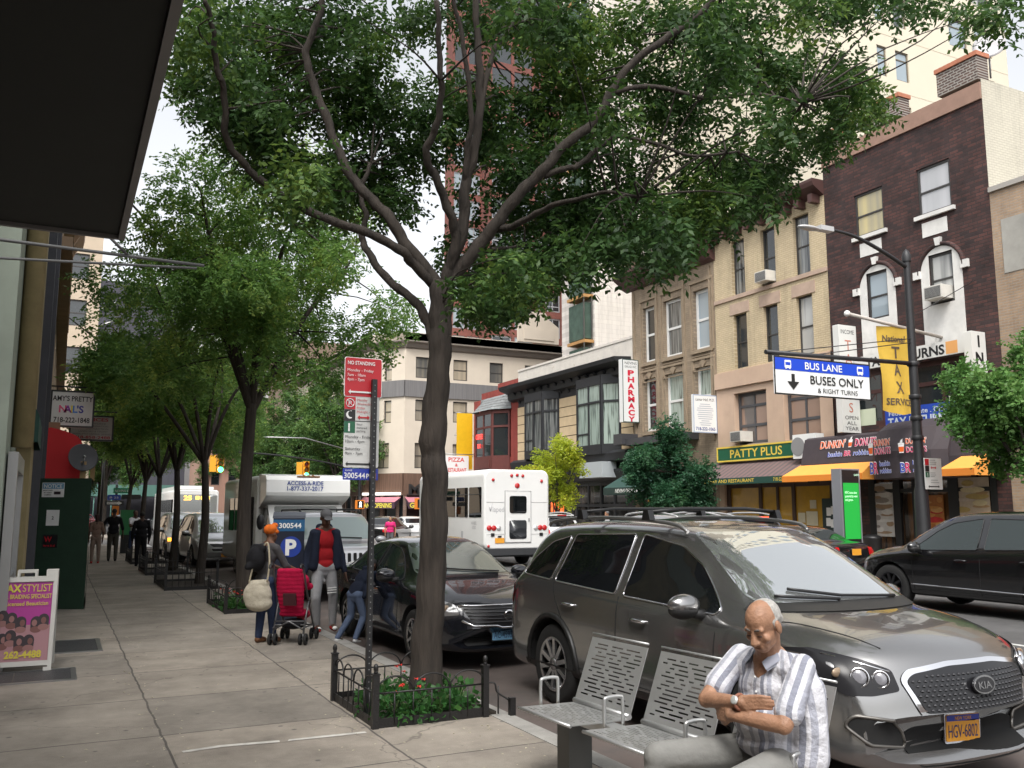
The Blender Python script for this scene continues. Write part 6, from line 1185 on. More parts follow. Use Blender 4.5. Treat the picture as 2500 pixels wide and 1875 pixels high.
# striped shirt: stripes follow a stored cloth coordinate on body and sleeves
sm_ = mat('striped_shirt', (.6, .6, .62), .85, spec=.2); n = sm_.node_tree.nodes; L = sm_.node_tree.links; p = n['Principled BSDF']
at = n.new('ShaderNodeAttribute'); at.attribute_name = 'st'; mu = n.new('ShaderNodeMath'); mu.operation = 'MULTIPLY'; mu.inputs[1].default_value = 5.6; fr = n.new('ShaderNodeMath'); fr.operation = 'FRACT'; L.new(at.outputs['Fac'], mu.inputs[0]); L.new(mu.outputs[0], fr.inputs[0])
cr_ = n.new('ShaderNodeValToRGB'); cr_.color_ramp.interpolation = 'CONSTANT'; e = cr_.color_ramp.elements
cols = [(0, (.62, .62, .66)), (.24, (.38, .39, .45)), (.40, (.6, .6, .64)), (.5, (.24, .25, .30)), (.64, (.56, .56, .6)), (.80, (.36, .37, .42)), (.92, (.62, .62, .66))]
e[0].position = 0; e[0].color = cols[0][1] + (1,); e[1].position = cols[1][0]; e[1].color = cols[1][1] + (1,)
for pos, c in cols[2:]: q = e.new(pos); q.color = c + (1,)
L.new(fr.outputs[0], cr_.inputs[0]); L.new(cr_.outputs[0], p.inputs['Base Color'])
tc = n.new('ShaderNodeTexCoord'); tn = n.new('ShaderNodeTexNoise'); tn.inputs['Scale'].default_value = 16; tn.inputs['Detail'].default_value = 5; L.new(tc.outputs['Object'], tn.inputs['Vector']); bp = n.new('ShaderNodeBump'); bp.inputs['Strength'].default_value = .9; bp.inputs['Distance'].default_value = .03; L.new(tn.outputs[0], bp.inputs['Height']); L.new(bp.outputs[0], p.inputs['Normal'])
ax = (Lsh - Rsh).normalized()
blob('shirt', [('c', W_(3.3, 3.47, .955), W_(3.265, 3.79, .955), .095, .095), ('c', W_(3.28, 3.47, .985), W_(3.27, 3.63, 1.03), .055, .05), ('c', W_(3.25, 3.79, .985), W_(3.26, 3.64, 1.03), .055, .05), ('e', W_(3.27, 3.63, .86), (.125, .2, .13)), ('e', W_(3.25, 3.63, .72), (.165, .205, .14)), ('e', W_(3.27, 3.63, .6), (.165, .215, .085)), ('c', W_(3.3, 3.45, .57), W_(3.3, 3.8, .57), .1, .1), ('c', W_(3.32, 3.43, .88), W_(3.32, 3.43, .57), .09, .095), ('c', W_(3.3, 3.78, .85), W_(3.3, 3.8, .57), .085, .09)], .009, sm_, man, 4, st=lambda c: .24 * math.atan2(c.y - .01, -(c.x - .06)) + .012 * math.sin(c.z * 11))
def sleeve(sh, el, sgn, k=.74):
    e_ = sh.lerp(el, k); perp = (el - sh).cross(V((-1, -.4, 0))).normalized()
    s_ = blob('sleeve', [('c', sh + V((.005, 0, -.005)), e_, .062, .068), ('c', sh.lerp(el, .5), e_ + V((0, 0, -.012)), .064, .073)], .009, sm_, man, 3, st=lambda c: (c - sh).dot(perp) * 1.0 + .13); return s_
sleeve(Lsh, Lel, 1); sleeve(Rsh, Rel, -1, .66)
nk = W_(3.245, 3.615, 1.045)
mb = MB()
for s_ in (-1, 1):
    a = nk + V((.045, s_ * .02, .03)); b = nk + V((-.005, s_ * .068, .012)); c = nk + V((-.075, s_ * .045, -.045)); d = nk + V((-.085, s_ * .085, -.075)); e_ = nk + V((-.01, s_ * .11, -.03)); f_ = nk + V((.065, s_ * .05, -.01))
    t_ = V((-.004, 0, .004)); pts = [a, b, c, d, e_, f_]
    mb.add([x + t_ for x in pts], [(0, 1, 4, 5), (1, 2, 3, 4)], 0, True); mb.add([x - t_ for x in pts], [(0, 1, 4, 5), (1, 2, 3, 4)], 0, True)
mb.build('collar', mat('grey_collar', (.27, .28, .33), .85, var=.1, vs=10), man)
mb = MB(); [mb.ell(W_(3.145, 3.6 - k * .004, .93 - k * .07), (.006, .006, .006), None, 8, 5) for k in range(3)]; mb.build('button', white, man)
mb = MB(); wd_ = (Rwr - Rel).normalized(); wc = Rwr - wd_ * .012; nn = V((-.75, -.55, .35)).normalized(); nn = (nn - wd_ * nn.dot(wd_)).normalized()
mb.tube([wc + (nn * math.cos(t) + wd_.cross(nn) * math.sin(t)) * .0335 for t in [2 * PI * k / 20 for k in range(20)]], .009, 6, 0, closed=True); w__ = mb.build('watch', mat('watch_strap', (.25, .1, .06), .6), man)
mb = MB(); rot = nn.to_track_quat('Z', 'Y').to_matrix(); mb.lathe([(0, .012), (.016, .012), (.020, .010), (.021, 0)], wc + nn * .031, 'z', 20, 0, True, rot); mb.build('dial', mat('watch_dial', (.62, .64, .62), .2, .3), w__)
trous = cloth('khaki_trousers', (.215, .213, .2)); K1, K2 = W_(2.80, 3.36, .52), W_(2.77, 3.9, .525)
blob('trousers', [('c', W_(3.32, 3.5, .54), W_(3.32, 3.76, .54), .115, .115), ('c', W_(3.28, 3.52, .53), K1, .098, .078), ('c', W_(3.28, 3.75, .53), K2, .098, .078), ('c', K1, W_(2.76, 3.36, .12), .072, .058), ('c', K2, W_(2.73, 3.92, .12), .072, .058)], .01, trous, man, 4)
for y in (3.36, 3.92): blob('shoe', [('c', W_(2.76, y, .05), W_(2.6, y, .04), .045, .036), ('c', W_(2.76, y, .09), W_(2.74, y, .05), .045, .045)], .01, mat('brown_leather', (.06, .035, .02), .5), man, 2)
# ---- standing figures --------------------------------------------------------------------------
def figure(label, loc, rz, H, skin, top, legs, shoe, hair, arms_=None, leg=None, sleeve_len=1., hat=None, lean=0., tw=1., shorts=False, vox=None, group=None, jacket=None, head_pitch=0., name='person', hair_len=0., hoody=False, face=True):
    """H = height; arms_ = ((elbow),(wrist)) left and right as offsets in units of H; leg = (knee, ankle) offsets left and right"""
    t = thing(name, label, 'person', loc, rz, group); vox = vox or .012; h = H
    sh = [V((s_ * .096 * tw * h, 0, .803 * h)) for s_ in (-1, 1)]; hp = [V((s_ * .05 * h, 0, .51 * h)) for s_ in (-1, 1)]
    if lean:
        M_ = Matrix.Translation((0, 0, .51 * h)) @ Matrix.Rotation(-lean, 4, 'X') @ Matrix.Translation((0, 0, -.51 * h))
    else: M_ = Matrix.Identity(4)
    T = lambda q: M_ @ V(q)
    sh = [T(q) for q in sh]; arms_ = arms_ or (((-.04, .0, -.185), (-.03, .03, -.345)), ((.04, .0, -.185), (.03, .03, -.345)))
    el = [sh[i] + V(arms_[i][0]) * h for i in (0, 1)]; wr = [sh[i] + V(arms_[i][1]) * h for i in (0, 1)]
    leg = leg or (((-.01, .02, .28), (-.01, 0, .045)), ((.01, -.02, .28), (.01, -.05, .045)))
    kn = [V((hp[i].x + leg[i][0][0] * h, leg[i][0][1] * h, leg[i][0][2] * h)) for i in (0, 1)]; an = [V((hp[i].x + leg[i][1][0] * h, leg[i][1][1] * h, leg[i][1][2] * h)) for i in (0, 1)]
    nk_ = T((0, .0, .84 * h)); hd = T((0, .018 * h, .928 * h)); hm = (M_.to_3x3() @ Matrix.Rotation(-head_pitch, 3, 'X'))
    Lb = [('e', hd + V((0, -.004 * h, .012 * h)), (.044 * h, .055 * h, .054 * h), hm), ('e', hd + hm @ V((0, .014 * h, -.03 * h)), (.036 * h, .042 * h, .042 * h), hm), ('c', nk_ - V((0, 0, .03 * h)), hd + V((0, -.01 * h, -.02 * h)), .034 * h, .031 * h), ('c', sh[0], sh[1], .03 * h, .03 * h), ('c', T((0, 0, .78 * h)), V((0, 0, .54 * h)), .05 * h, .05 * h), ('c', T((0, 0, .86 * h)), sh[0], .026 * h, .02 * h), ('c', T((0, 0, .86 * h)), sh[1], .026 * h, .02 * h)]
    if face: Lb += [('c', hd + hm @ V((0, .048 * h, .005 * h)), hd + hm @ V((0, .060 * h, -.018 * h)), .006 * h, .010 * h), ('e', hd + hm @ V((0, .048 * h, -.038 * h)), (.016 * h, .01 * h, .009 * h), hm), ('e', hd + hm @ V((0, .038 * h, -.055 * h)), (.02 * h, .016 * h, .014 * h), hm)] + [('e', hd + hm @ V((s_ * .045 * h, -.004 * h, -.005 * h)), (.007 * h, .012 * h, .02 * h), hm) for s_ in (-1, 1)]
    for i in (0, 1):
        Lb += [('c', sh[i], el[i], .027 * h, .023 * h), ('c', el[i], wr[i], .023 * h, .016 * h), ('c', hp[i], kn[i], .042 * h, .03 * h), ('c', kn[i], an[i], .03 * h, .02 * h), ('c', an[i], an[i] + V((0, .07 * h, -.022 * h)), .02 * h, .018 * h)]
        if vox < .016: hand(Lb, wr[i], (wr[i] - el[i]), V((0, .3, -.1)), V((0, 1, .1)), h / 1.75)
        else: Lb += [('c', wr[i], wr[i] + (wr[i] - el[i]).normalized() * .06 * h, .018 * h, .012 * h)]
    blob('body', Lb, vox * .8, skin, t, 2)
    if face and vox < .016:
        mb = MB(); [mb.ell(hd + hm @ V((s_ * .017 * h, .046 * h, .006 * h)), (.007 * h, .004 * h, .004 * h), hm, 8, 6) for s_ in (-1, 1)]; mb.build('eye', hair_k, t)
    Lt = [('c', sh[0], sh[1], .034 * h, .034 * h), ('c', T((-.035 * h, -.005 * h, .825 * h)), sh[0], .03 * h, .034 * h), ('c', T((.035 * h, -.005 * h, .825 * h)), sh[1], .03 * h, .034 * h), ('e', T((0, .004 * h, .74 * h)), (.09 * tw * h, .062 * tw * h, .09 * h), M_.to_3x3()), ('e', T((0, 0, .62 * h)), (.088 * tw * h, .062 * tw * h, .09 * h), M_.to_3x3()), ('e', T((0, 0, .545 * h)), (.092 * tw * h, .066 * tw * h, .06 * h), M_.to_3x3())]
    Ls = []
    for i in (0, 1):
        e1 = sh[i].lerp(el[i], min(1, sleeve_len * 2)); Ls += [('c', sh[i], e1, .034 * h, .031 * h)]
        if sleeve_len > .5: Ls += [('c', el[i], el[i].lerp(wr[i], sleeve_len * 2 - 1), .033 * h, .025 * h)]
    if jacket:
        blob('shirt', Lt, vox, top, t, 3)
        Lj = [('c', sh[0], sh[0].lerp(sh[1], .2), .037 * h, .037 * h), ('c', sh[1], sh[1].lerp(sh[0], .2), .037 * h, .037 * h), ('e', T((0, -.03 * h, .72 * h)), (.098 * tw * h, .05 * h, .1 * h), M_.to_3x3()), ('e', T((0, -.03 * h, .58 * h)), (.103 * tw * h, .055 * h, .11 * h), M_.to_3x3())]
        for s_ in (-1, 1): Lj += [('c', T((s_ * .085 * h, .028 * h, .8 * h)), T((s_ * .1 * h, .03 * h, .53 * h)), .036 * h, .04 * h)]
        if hoody: Lj += [('c', T((-.04 * h, -.03 * h, .85 * h)), T((.04 * h, -.03 * h, .85 * h)), .033 * h, .033 * h)]
        blob('jacket', Lj + Ls, vox, jacket, t, 3)
    else: blob('top', Lt + Ls, vox, top, t, 3)
    Ll = [('c', hp[0] + V((0, 0, .01 * h)), hp[1] + V((0, 0, .01 * h)), .062 * h, .062 * h), ('c', (0, 0, .48 * h), (0, 0, .53 * h), .05 * h, .06 * h)]
    for i in (0, 1):
        Ll += [('c', hp[i], kn[i], .054 * h, .042 * h)]
        if not shorts: Ll += [('c', kn[i], an[i] + V((0, 0, .01 * h)), .042 * h, .031 * h)]
    blob('trousers', Ll, vox, legs, t, 3)
    for i in (0, 1): blob('shoe', [('c', an[i] + V((0, -.012 * h, -.018 * h)), an[i] + V((0, .07 * h, -.026 * h)), .024 * h, .019 * h), ('c', an[i], an[i] - V((0, 0, .015 * h)), .025 * h, .025 * h)], vox * .8, shoe, t, 2)
    if hair:
        Lh = [('e', hd + hm @ V((0, -.012 * h, .022 * h)), (.047 * h, .055 * h, .05 * h), hm)]
        if hair_len: Lh += [('c', hd + hm @ V((0, -.03 * h, .0)), hd + hm @ V((0, -.035 * h, -hair_len * h)), .042 * h, .036 * h)]
        blob('hair', Lh, vox, hair, t, 2)
    return t, hd, hm, h, wr, el, sh, T
jeans = cloth('blue_jeans', (.035, .05, .1)); jeans_l = cloth('pale_jeans', (.09, .12, .19)); blackc = cloth('black_cloth', (.012, .012, .014)); navy = cloth('navy_hoodie', (.012, .016, .03)); greyc = cloth('charcoal_knit', (.075, .072, .075)); sweat = cloth('grey_sweatpants', (.27, .27, .28)); redc = cloth('red_shirt', (.27, .01, .014)); red_sh = mat('red_sneaker', (.4, .015, .015), .6)
t, hd, hm, h, wr, el, sh, T = figure('person in grey cap, black jacket and red shirt stepping off the kerb', (3.56, 13.3, 0), R(182), 1.76, skin_dk, redc, sweat, red_sh, None, (((-.05, -.02, -.175), (-.075, .03, -.33)), ((.05, -.02, -.175), (.075, .03, -.33))), (((-.03, .01, .28), (-.04, -.02, .045)), ((.03, .05, .28), (.0, .0, .045))), .95, jacket=navy, head_pitch=R(22), hoody=True, vox=.011)
blob('cap', [('e', hd + hm @ V((0, -.008 * h, .028 * h)), (.051 * h, .06 * h, .045 * h), hm), ('c', hd + hm @ V((-.02 * h, .05 * h, .018 * h)), hd + hm @ V((.02 * h, .05 * h, .018 * h)), .012 * h, .012 * h), ('e', hd + hm @ V((0, .065 * h, .016 * h)), (.04 * h, .03 * h, .005 * h), hm)], .009, cloth('grey_cap', (.09, .09, .095)), t, 2)
mb = MB(); [mb.lathe([(.083 - k * .001, .34 + k * .03), (.083 - k * .001, .352 + k * .03)], (.125, .075, .05), 'z', 16) for k in range(0)]
[mb.bar((-.16, .105, .56 + k * .035), (-.02, .125, .555 + k * .035), .012, .012) for k in range(3)]; mb.build('trouser_stripe', white, t)
mb = MB(); [mb.ell((x, .115, .05), (.038, .03, .03), None, 12, 8) for x in (-.15, .09)]; mb.build('toe_cap', white, t)
t, hd, hm, h, wr, el, sh, T = figure('person in an orange head wrap pushing the pink red stroller', (2.54, 12.5, 0), R(-60), 1.55, skin_md, greyc, jeans, mat('brown_boot', (.16, .07, .03), .7), None, (((-.03, .09, -.14), (.0, .22, -.185)), ((.03, .08, -.15), (.04, .21, -.2))), (((-.0, .02, .28), (0, .0, .045)), ((.0, .05, .28), (0, .07, .045))), .62, lean=R(6), head_pitch=R(4), tw=1.08, vox=.011)
blob('head_wrap', [('e', hd + hm @ V((0, -.02 * h, .03 * h)), (.055 * h, .064 * h, .05 * h), hm), ('e', hd + hm @ V((0, .02 * h, .075 * h)), (.03 * h, .03 * h, .025 * h), hm), ('c', hd + hm @ V((-.045 * h, .02 * h, .02 * h)), hd + hm @ V((.045 * h, .02 * h, .02 * h)), .017 * h, .017 * h)], .009, cloth('orange_wrap', (.62, .14, .02), .25), t, 3)
blob('backpack', [('e', T((0, -.125 * h, .7 * h)), (.09 * h, .075 * h, .11 * h)), ('c', T((-.05 * h, -.11 * h, .79 * h)), T((.05 * h, -.11 * h, .79 * h)), .04 * h, .04 * h), ('c', T((0, -.14 * h, .66 * h)), T((0, -.2 * h, .63 * h)), .05 * h, .03 * h)], .012, blackc, t, 3)
bg_ = thing('tote_bag', 'bulging cream tote bag hanging from the shoulder of the person in the orange wrap', 'bag', (2.42, 12.32, .44), R(-35))
blob('pouch', [('e', (0, 0, .2), (.2, .1, .2)), ('e', (.02, 0, .1), (.19, .1, .11)), ('c', (-.06, 0, .33), (.1, 0, .35), .07, .06)], .012, mat('cream_canvas', (.42, .38, .3), .9, var=.2, vs=9, bump=.7, bs=14), bg_, 3)
mb = MB(); mb.tube(smooth_path([(-.11, -.03, .36), (-.06, .0, .62), (.04, .06, .84), (.1, .05, .86), (.15, .0, .62), (.14, -.03, .38)], 5), .012, 6); mb.build('strap', mat('beige_strap', (.4, .35, .25), .8), bg_)
t, *_ = figure('child in jeans and white sneakers leaning in at the window of the black sedan', (3.72, 12.25, -.03), R(-62), 1.22, skin_dk, blackc, jeans_l, mat('white_sneaker', (.6, .6, .6), .6), hair_k, (((-.02, .16, .0), (.0, .28, .06)), ((.02, .16, -.02), (.0, .28, .03))), (((-.03, .02, .28), (-.08, -.13, .045)), ((.03, .06, .28), (.02, -.05, .045))), .95, lean=R(38), vox=.012, jacket=navy, hoody=True)
# distant figures
gp2 = 'people far down the street'
figure('person in a bright pink shirt standing between the cars beyond the signpost', (13.6, 39.6, -.04), R(160), 1.5, skin_tan, cloth('pink_shirt', (.6, .03, .16)), cloth('grey_shorts', (.12, .12, .13)), blackc, hair_k, sleeve_len=.3, vox=.02, tw=1.25, face=False)
figure('grey haired person in a white shirt behind the SUV by the black shopfront', (20.8, 32.6, 0), R(60), 1.72, skin_tan, cloth('white_shirt', (.6, .6, .62)), blackc, blackc, mat('grey_hair', (.1, .1, .1), .8), sleeve_len=.5, vox=.02, face=False)
figure('person in tan trousers and dark long hair walking away past the green hoarding', (1.2, 33.2, 0), R(4), 1.62, skin_dk, cloth('tan_top', (.2, .13, .1)), cloth('tan_trousers', (.22, .16, .13)), red_sh, mat('dark_red_hair', (.03, .01, .01), .8), sleeve_len=.4, vox=.02, group=gp2, hair_len=.06, face=False)
figure('person in dark clothes seen from behind in the middle of the far pavement', (1.78, 34.4, 0), R(-5), 1.8, skin_dk, blackc, cloth('olive_trousers', (.06, .055, .045)), blackc, hair_k, (((-.09, -.02, -.15), (-.13, .03, -.28)), ((.05, .0, -.18), (.06, .04, -.33))), sleeve_len=.6, vox=.02, tw=1.15, group=gp2, face=False)
figure('person in a white t-shirt standing behind a dark tree trunk', (2.62, 36.8, 0), R(200), 1.75, skin_dk, cloth('white_tee', (.55, .55, .57)), jeans, blackc, hair_k, (((-.03, .08, -.15), (.02, .2, -.12)), ((.03, .08, -.15), (-.02, .2, -.12))), sleeve_len=.3, vox=.02, group=gp2, face=False)
figure('person in black standing by the pavement trees with back turned', (2.42, 31.0, 0), R(10), 1.7, skin_dk, blackc, blackc, blackc, hair_k, sleeve_len=.95, vox=.02, tw=1.2, group=gp2, face=False)
# ---- stroller ----------------------------------------------------------------------------------
st_ = thing('stroller', 'pink red folding stroller with grey frame and double wheels', 'stroller', (2.94, 12.43, 0), R(-28)); frm = mat('stroller_frame', (.16, .16, .165), .35, .7)
mb = MB()
for s_ in (-1, 1):
    x = s_ * .2
    mb.tube(smooth_path([(x, -.42, 1.02), (x, -.36, .98), (x, -.2, .72), (x, .3, .12)], 5), .0135, 8); mb.tube([(x, -.3, .12), (x, -.08, .52), (x, -.02, .58)], .0125, 8); mb.tube([(x, -.3, .22), (x, .28, .2)], .01, 6)
    mb.tube(smooth_path([(x, -.42, 1.02), (x, -.5, 1.04), (x, -.53, 1.0)], 4), .02, 8, 1)
mb.tube([(-.2, -.24, .25), (.2, .24, .2)], .009, 6); mb.tube([(.2, -.24, .25), (-.2, .24, .2)], .009, 6); mb.tube([(-.2, -.28, .19), (0, -.27, .3), (.2, -.28, .19)], .011, 6); mb.tube([(-.2, -.26, .3), (.2, -.26, .3)], .009, 6)
mb.build('frame', [frm, black], st_)
pk = cloth('cerise_canvas', (.42, .008, .05), .15)
blob('seat', [('c', (-.135 - .015 * math.sin(k * .4), -.30 + k * .017 - .03 * math.sin(k * .29), .95 - k * .052), (.135 + .015 * math.sin(k * .4), -.30 + k * .017 - .03 * math.sin(k * .29), .95 - k * .052), .038, .038) for k in range(12)] + [('c', (-.14, -.1 + .06 * k, .38), (.14, -.1 + .06 * k, .38), .04, .04) for k in range(4)], .012, pk, st_, 4)
blob('hood', [('e', (0, -.02, .8), (.19, .22, .12)), ('c', (-.17, .1, .72), (.17, .1, .72), .05, .05)], .012, pk, st_, 3)
mb = MB(); mb.obox((0, -.262, .58), (.17, .03, .16), Matrix.Rotation(R(14), 3, 'X')); mb.build('pocket', mat('dark_mesh_pocket', (.05, .008, .012), .8), st_)
blob('blanket', [('c', (-.1, .24, .4), (.1, .24, .34), .06, .06), ('c', (0, .3, .3), (.03, .32, .22), .05, .04)], .014, mat('red_white_blanket', (.5, .05, .07), .9, var=.5, vs=20), st_, 2); blob('basket', [('e', (0, -.02, .24), (.17, .22, .07))], .014, blackc, st_, 2)
for y in (-.3, .3):
    for s_ in (-1, 1):
        mb = MB()
        for d in (-.036, .036): mb.lathe([(.03, -.014), (.068, -.016), (.075, -.008), (.075, .008), (.068, .016), (.03, .014)], (s_ * .2 + d, y, .076), 'x', 20)
        mb.tube([(s_ * .2 - .03, y, .076), (s_ * .2 + .03, y, .076)], .012, 8, 1); mb.tube([(s_ * .2, y, .076), (s_ * .2, y + .0, .14)], .012, 6, 1); mb.build('wheel', [rubber, frm], st_)
# ================================================================ trees
def leaf_mat(name, a, b, c, trans=.34):
    if name in M: return M[name]
    m = bpy.data.materials.new(name); m.use_nodes = True; n = m.node_tree.nodes; L = m.node_tree.links; p = n['Principled BSDF']; o = n['Material Output']
    g = n.new('ShaderNodeNewGeometry'); cr = n.new('ShaderNodeValToRGB'); e = cr.color_ramp.elements; e[0].color = a + (1,); e[1].color = c + (1,); q = e.new(.6); q.color = b + (1,)
    tc = n.new('ShaderNodeTexCoord'); tn = n.new('ShaderNodeTexNoise'); tn.inputs['Scale'].default_value = .9; tn.inputs['Detail'].default_value = 3; L.new(tc.outputs['Object'], tn.inputs['Vector'])
    mx = n.new('ShaderNodeMath'); mx.operation = 'MULTIPLY_ADD'; mx.inputs[1].default_value = .45; L.new(g.outputs['Random Per Island'], mx.inputs[0])
    m2 = n.new('ShaderNodeMapRange'); m2.inputs[1].default_value = .35; m2.inputs[2].default_value = .65; m2.inputs[4].default_value = .55; L.new(tn.outputs[0], m2.inputs[0]); L.new(m2.outputs[0], mx.inputs[2])
    L.new(mx.outputs[0], cr.inputs[0]); L.new(cr.outputs[0], p.inputs['Base Color']); p.inputs['Roughness'].default_value = .5; p.inputs['Specular IOR Level'].default_value = .3
    t = n.new('ShaderNodeBsdfTranslucent'); hv = n.new('ShaderNodeHueSaturation'); hv.inputs['Value'].default_value = 1.6; hv.inputs['Hue'].default_value = .485; L.new(cr.outputs[0], hv.inputs['Color']); L.new(hv.outputs[0], t.inputs['Color'])
    x = n.new('ShaderNodeMixShader'); x.inputs[0].default_value = trans; L.new(p.outputs[0], x.inputs[1]); L.new(t.outputs[0], x.inputs[2]); L.new(x.outputs[0], o.inputs[0]); M[name] = m; return m
bark = mat('bark', (.038, .03, .024), .9, var=.65, vs=11, stretch=(1, 1, .14), bump=1.0, bs=30)
def quad_mesh(name, Q, m):
    """Q: (N,4,3) leaf quads as one mesh"""
    N = len(Q); me = bpy.data.meshes.new(name); me.vertices.add(4 * N); me.loops.add(4 * N); me.polygons.add(N)
    me.vertices.foreach_set('co', np.ascontiguousarray(Q, dtype=np.float32).ravel()); me.loops.foreach_set('vertex_index', np.arange(4 * N, dtype=np.int32))
    me.polygons.foreach_set('loop_start', np.arange(0, 4 * N, 4, dtype=np.int32)); me.update(calc_edges=True); me.materials.append(m); return me
def unit(a): return a / np.maximum(np.linalg.norm(a, axis=-1, keepdims=True), 1e-9)
def sprays(C_, Rr, n, rng, ln=.26, leaf=(.058, .025), pairs=5, droop=.5, shell=.55):
    """pinnate leaf sprays filling the blobs C_ (k,3) of radius Rr (k,); n sprays in all"""
    wts = Rr ** 2; k = rng.choice(len(C_), n, p=wts / wts.sum()); d = unit(rng.normal(size=(n, 3))); rad = Rr[k] * (shell + (1.05 - shell) * rng.random(n)) * (rng.random(n) ** .25)
    base = C_[k] + d * rad[:, None] * np.array([1, 1, .8]); ax = unit(d * .7 + rng.normal(size=(n, 3)) * .55 + np.array([0, 0, -droop])); side = unit(np.cross(ax, np.array([0, 0, 1.]) + rng.normal(size=(n, 3)) * .35))
    out = []; L = ln * rng.uniform(.7, 1.2, n)
    for j in range(pairs):
        t = (j + .6) / pairs; p = base + ax * (L * t)[:, None] + np.array([0, 0, -1.]) * (droop * .25 * L * t * t)[:, None]
        for s in (-1, 1):
            dr = unit(side * s + ax * .45 + np.array([0, 0, -.35]) + rng.normal(size=(n, 3)) * .22); wv = unit(np.cross(dr, np.cross(dr, ax) + rng.normal(size=(n, 3)) * .5)); l = leaf[0] * rng.uniform(.55, 1.35, n)[:, None]; w = leaf[1] * rng.uniform(.8, 1.2, n)[:, None] * .5
            out.append(np.stack([p, p + dr * l * .45 + wv * w, p + dr * l, p + dr * l * .45 - wv * w], 1))
    return np.concatenate(out)
LIMBS = [
    ([(3.1,7.93,-0.03),(3.08,7.91,0.44),(3.1,7.86,0.99),(3.1,7.81,1.55),(3.09,7.78,2.07),(3.07,7.79,2.37),(3.09,7.75,2.83),(3.11,7.72,3.25),(3.11,7.72,3.56),(3.12,7.71,3.84)], 0.14, 0.095),
    ([(3.12,7.73,3.68),(3.03,7.75,3.93),(2.81,7.83,4.21),(2.63,7.88,4.5),(2.46,7.95,4.68),(2.25,8.02,4.96),(2.08,8.06,5.38),(1.91,8.09,5.82),(1.85,8.08,6.08),(1.95,7.99,6.44),(1.96,7.94,6.8)], 0.075, 0.03),
    ([(3.05,7.74,3.84),(2.83,7.7,4.01),(2.65,7.63,4.12),(2.33,7.64,4.24),(1.95,7.68,4.33),(1.56,7.72,4.5),(1.26,7.7,4.71),(1.09,7.62,4.89),(1.04,7.47,5.19),(0.94,7.35,5.41),(0.89,7.21,5.62),(0.8,7.1,5.79)], 0.055, 0.022),
    ([(3.09,7.81,3.26),(3.04,7.86,3.5),(2.92,7.94,3.73),(2.71,8.07,3.93),(2.53,8.17,4.21),(2.48,8.22,4.39),(2.52,8.23,4.58),(2.47,8.27,4.84),(2.56,8.24,5.14)], 0.06, 0.022),
    ([(3.15,7.69,3.87),(3.17,7.52,4.27),(3.05,7.44,4.52),(2.91,7.38,4.76),(2.78,7.31,4.94),(2.82,7.16,5.15),(2.81,7.03,5.39),(2.74,6.91,5.74),(2.67,6.79,6.12)], 0.055, 0.025),
    ([(3.14,7.7,3.84),(3.18,7.64,4.06),(3.26,7.55,4.39),(3.25,7.5,4.76),(3.3,7.43,5.04),(3.33,7.36,5.41),(3.31,7.31,5.78),(3.26,7.26,6.24),(3.2,7.23,6.67)], 0.075, 0.03),
    ([(3.25,7.5,4.76),(3.22,7.39,5.03),(3.2,7.25,5.43),(3.05,7.14,6.06),(2.91,7.07,6.46)], 0.035, 0.02),
    ([(3.33,7.36,5.41),(3.44,7.32,6.03),(3.64,7.28,6.39),(3.8,7.25,6.8)], 0.035, 0.02),
    ([(3.12,7.72,3.76),(3.21,7.65,3.93),(3.41,7.51,4.23),(3.54,7.41,4.43),(3.71,7.28,4.7),(3.89,7.15,4.91),(4.08,7.02,5.17),(4.3,6.88,5.37),(4.43,6.77,5.65),(4.58,6.66,5.91),(4.85,6.48,6.15),(5.09,6.33,6.35),(5.3,6.19,6.59)], 0.08, 0.028),
    ([(3.57,7.46,4.39),(3.62,7.24,4.36),(3.73,6.97,4.42),(3.81,6.73,4.45),(3.89,6.5,4.43),(4.01,6.24,4.43),(4.17,5.98,4.33)], 0.04, 0.014),
    ([(3.91,7.15,4.87),(4.1,7.06,4.95),(4.21,7.02,4.98),(4.4,6.91,5.18),(4.55,6.83,5.26),(4.87,6.7,5.2),(5.22,6.56,5.09),(5.59,6.38,5.14)], 0.035, 0.013),
    ([(3.51,7.46,4.19),(3.79,7.61,4.28),(4.08,7.75,4.39),(4.41,7.88,4.41)], 0.022, 0.01),
    ([(4.43,6.77,5.65),(4.81,6.6,5.72),(5.25,6.42,5.62),(5.72,6.21,5.67),(6.12,6.05,5.6)], 0.03, 0.012),
]
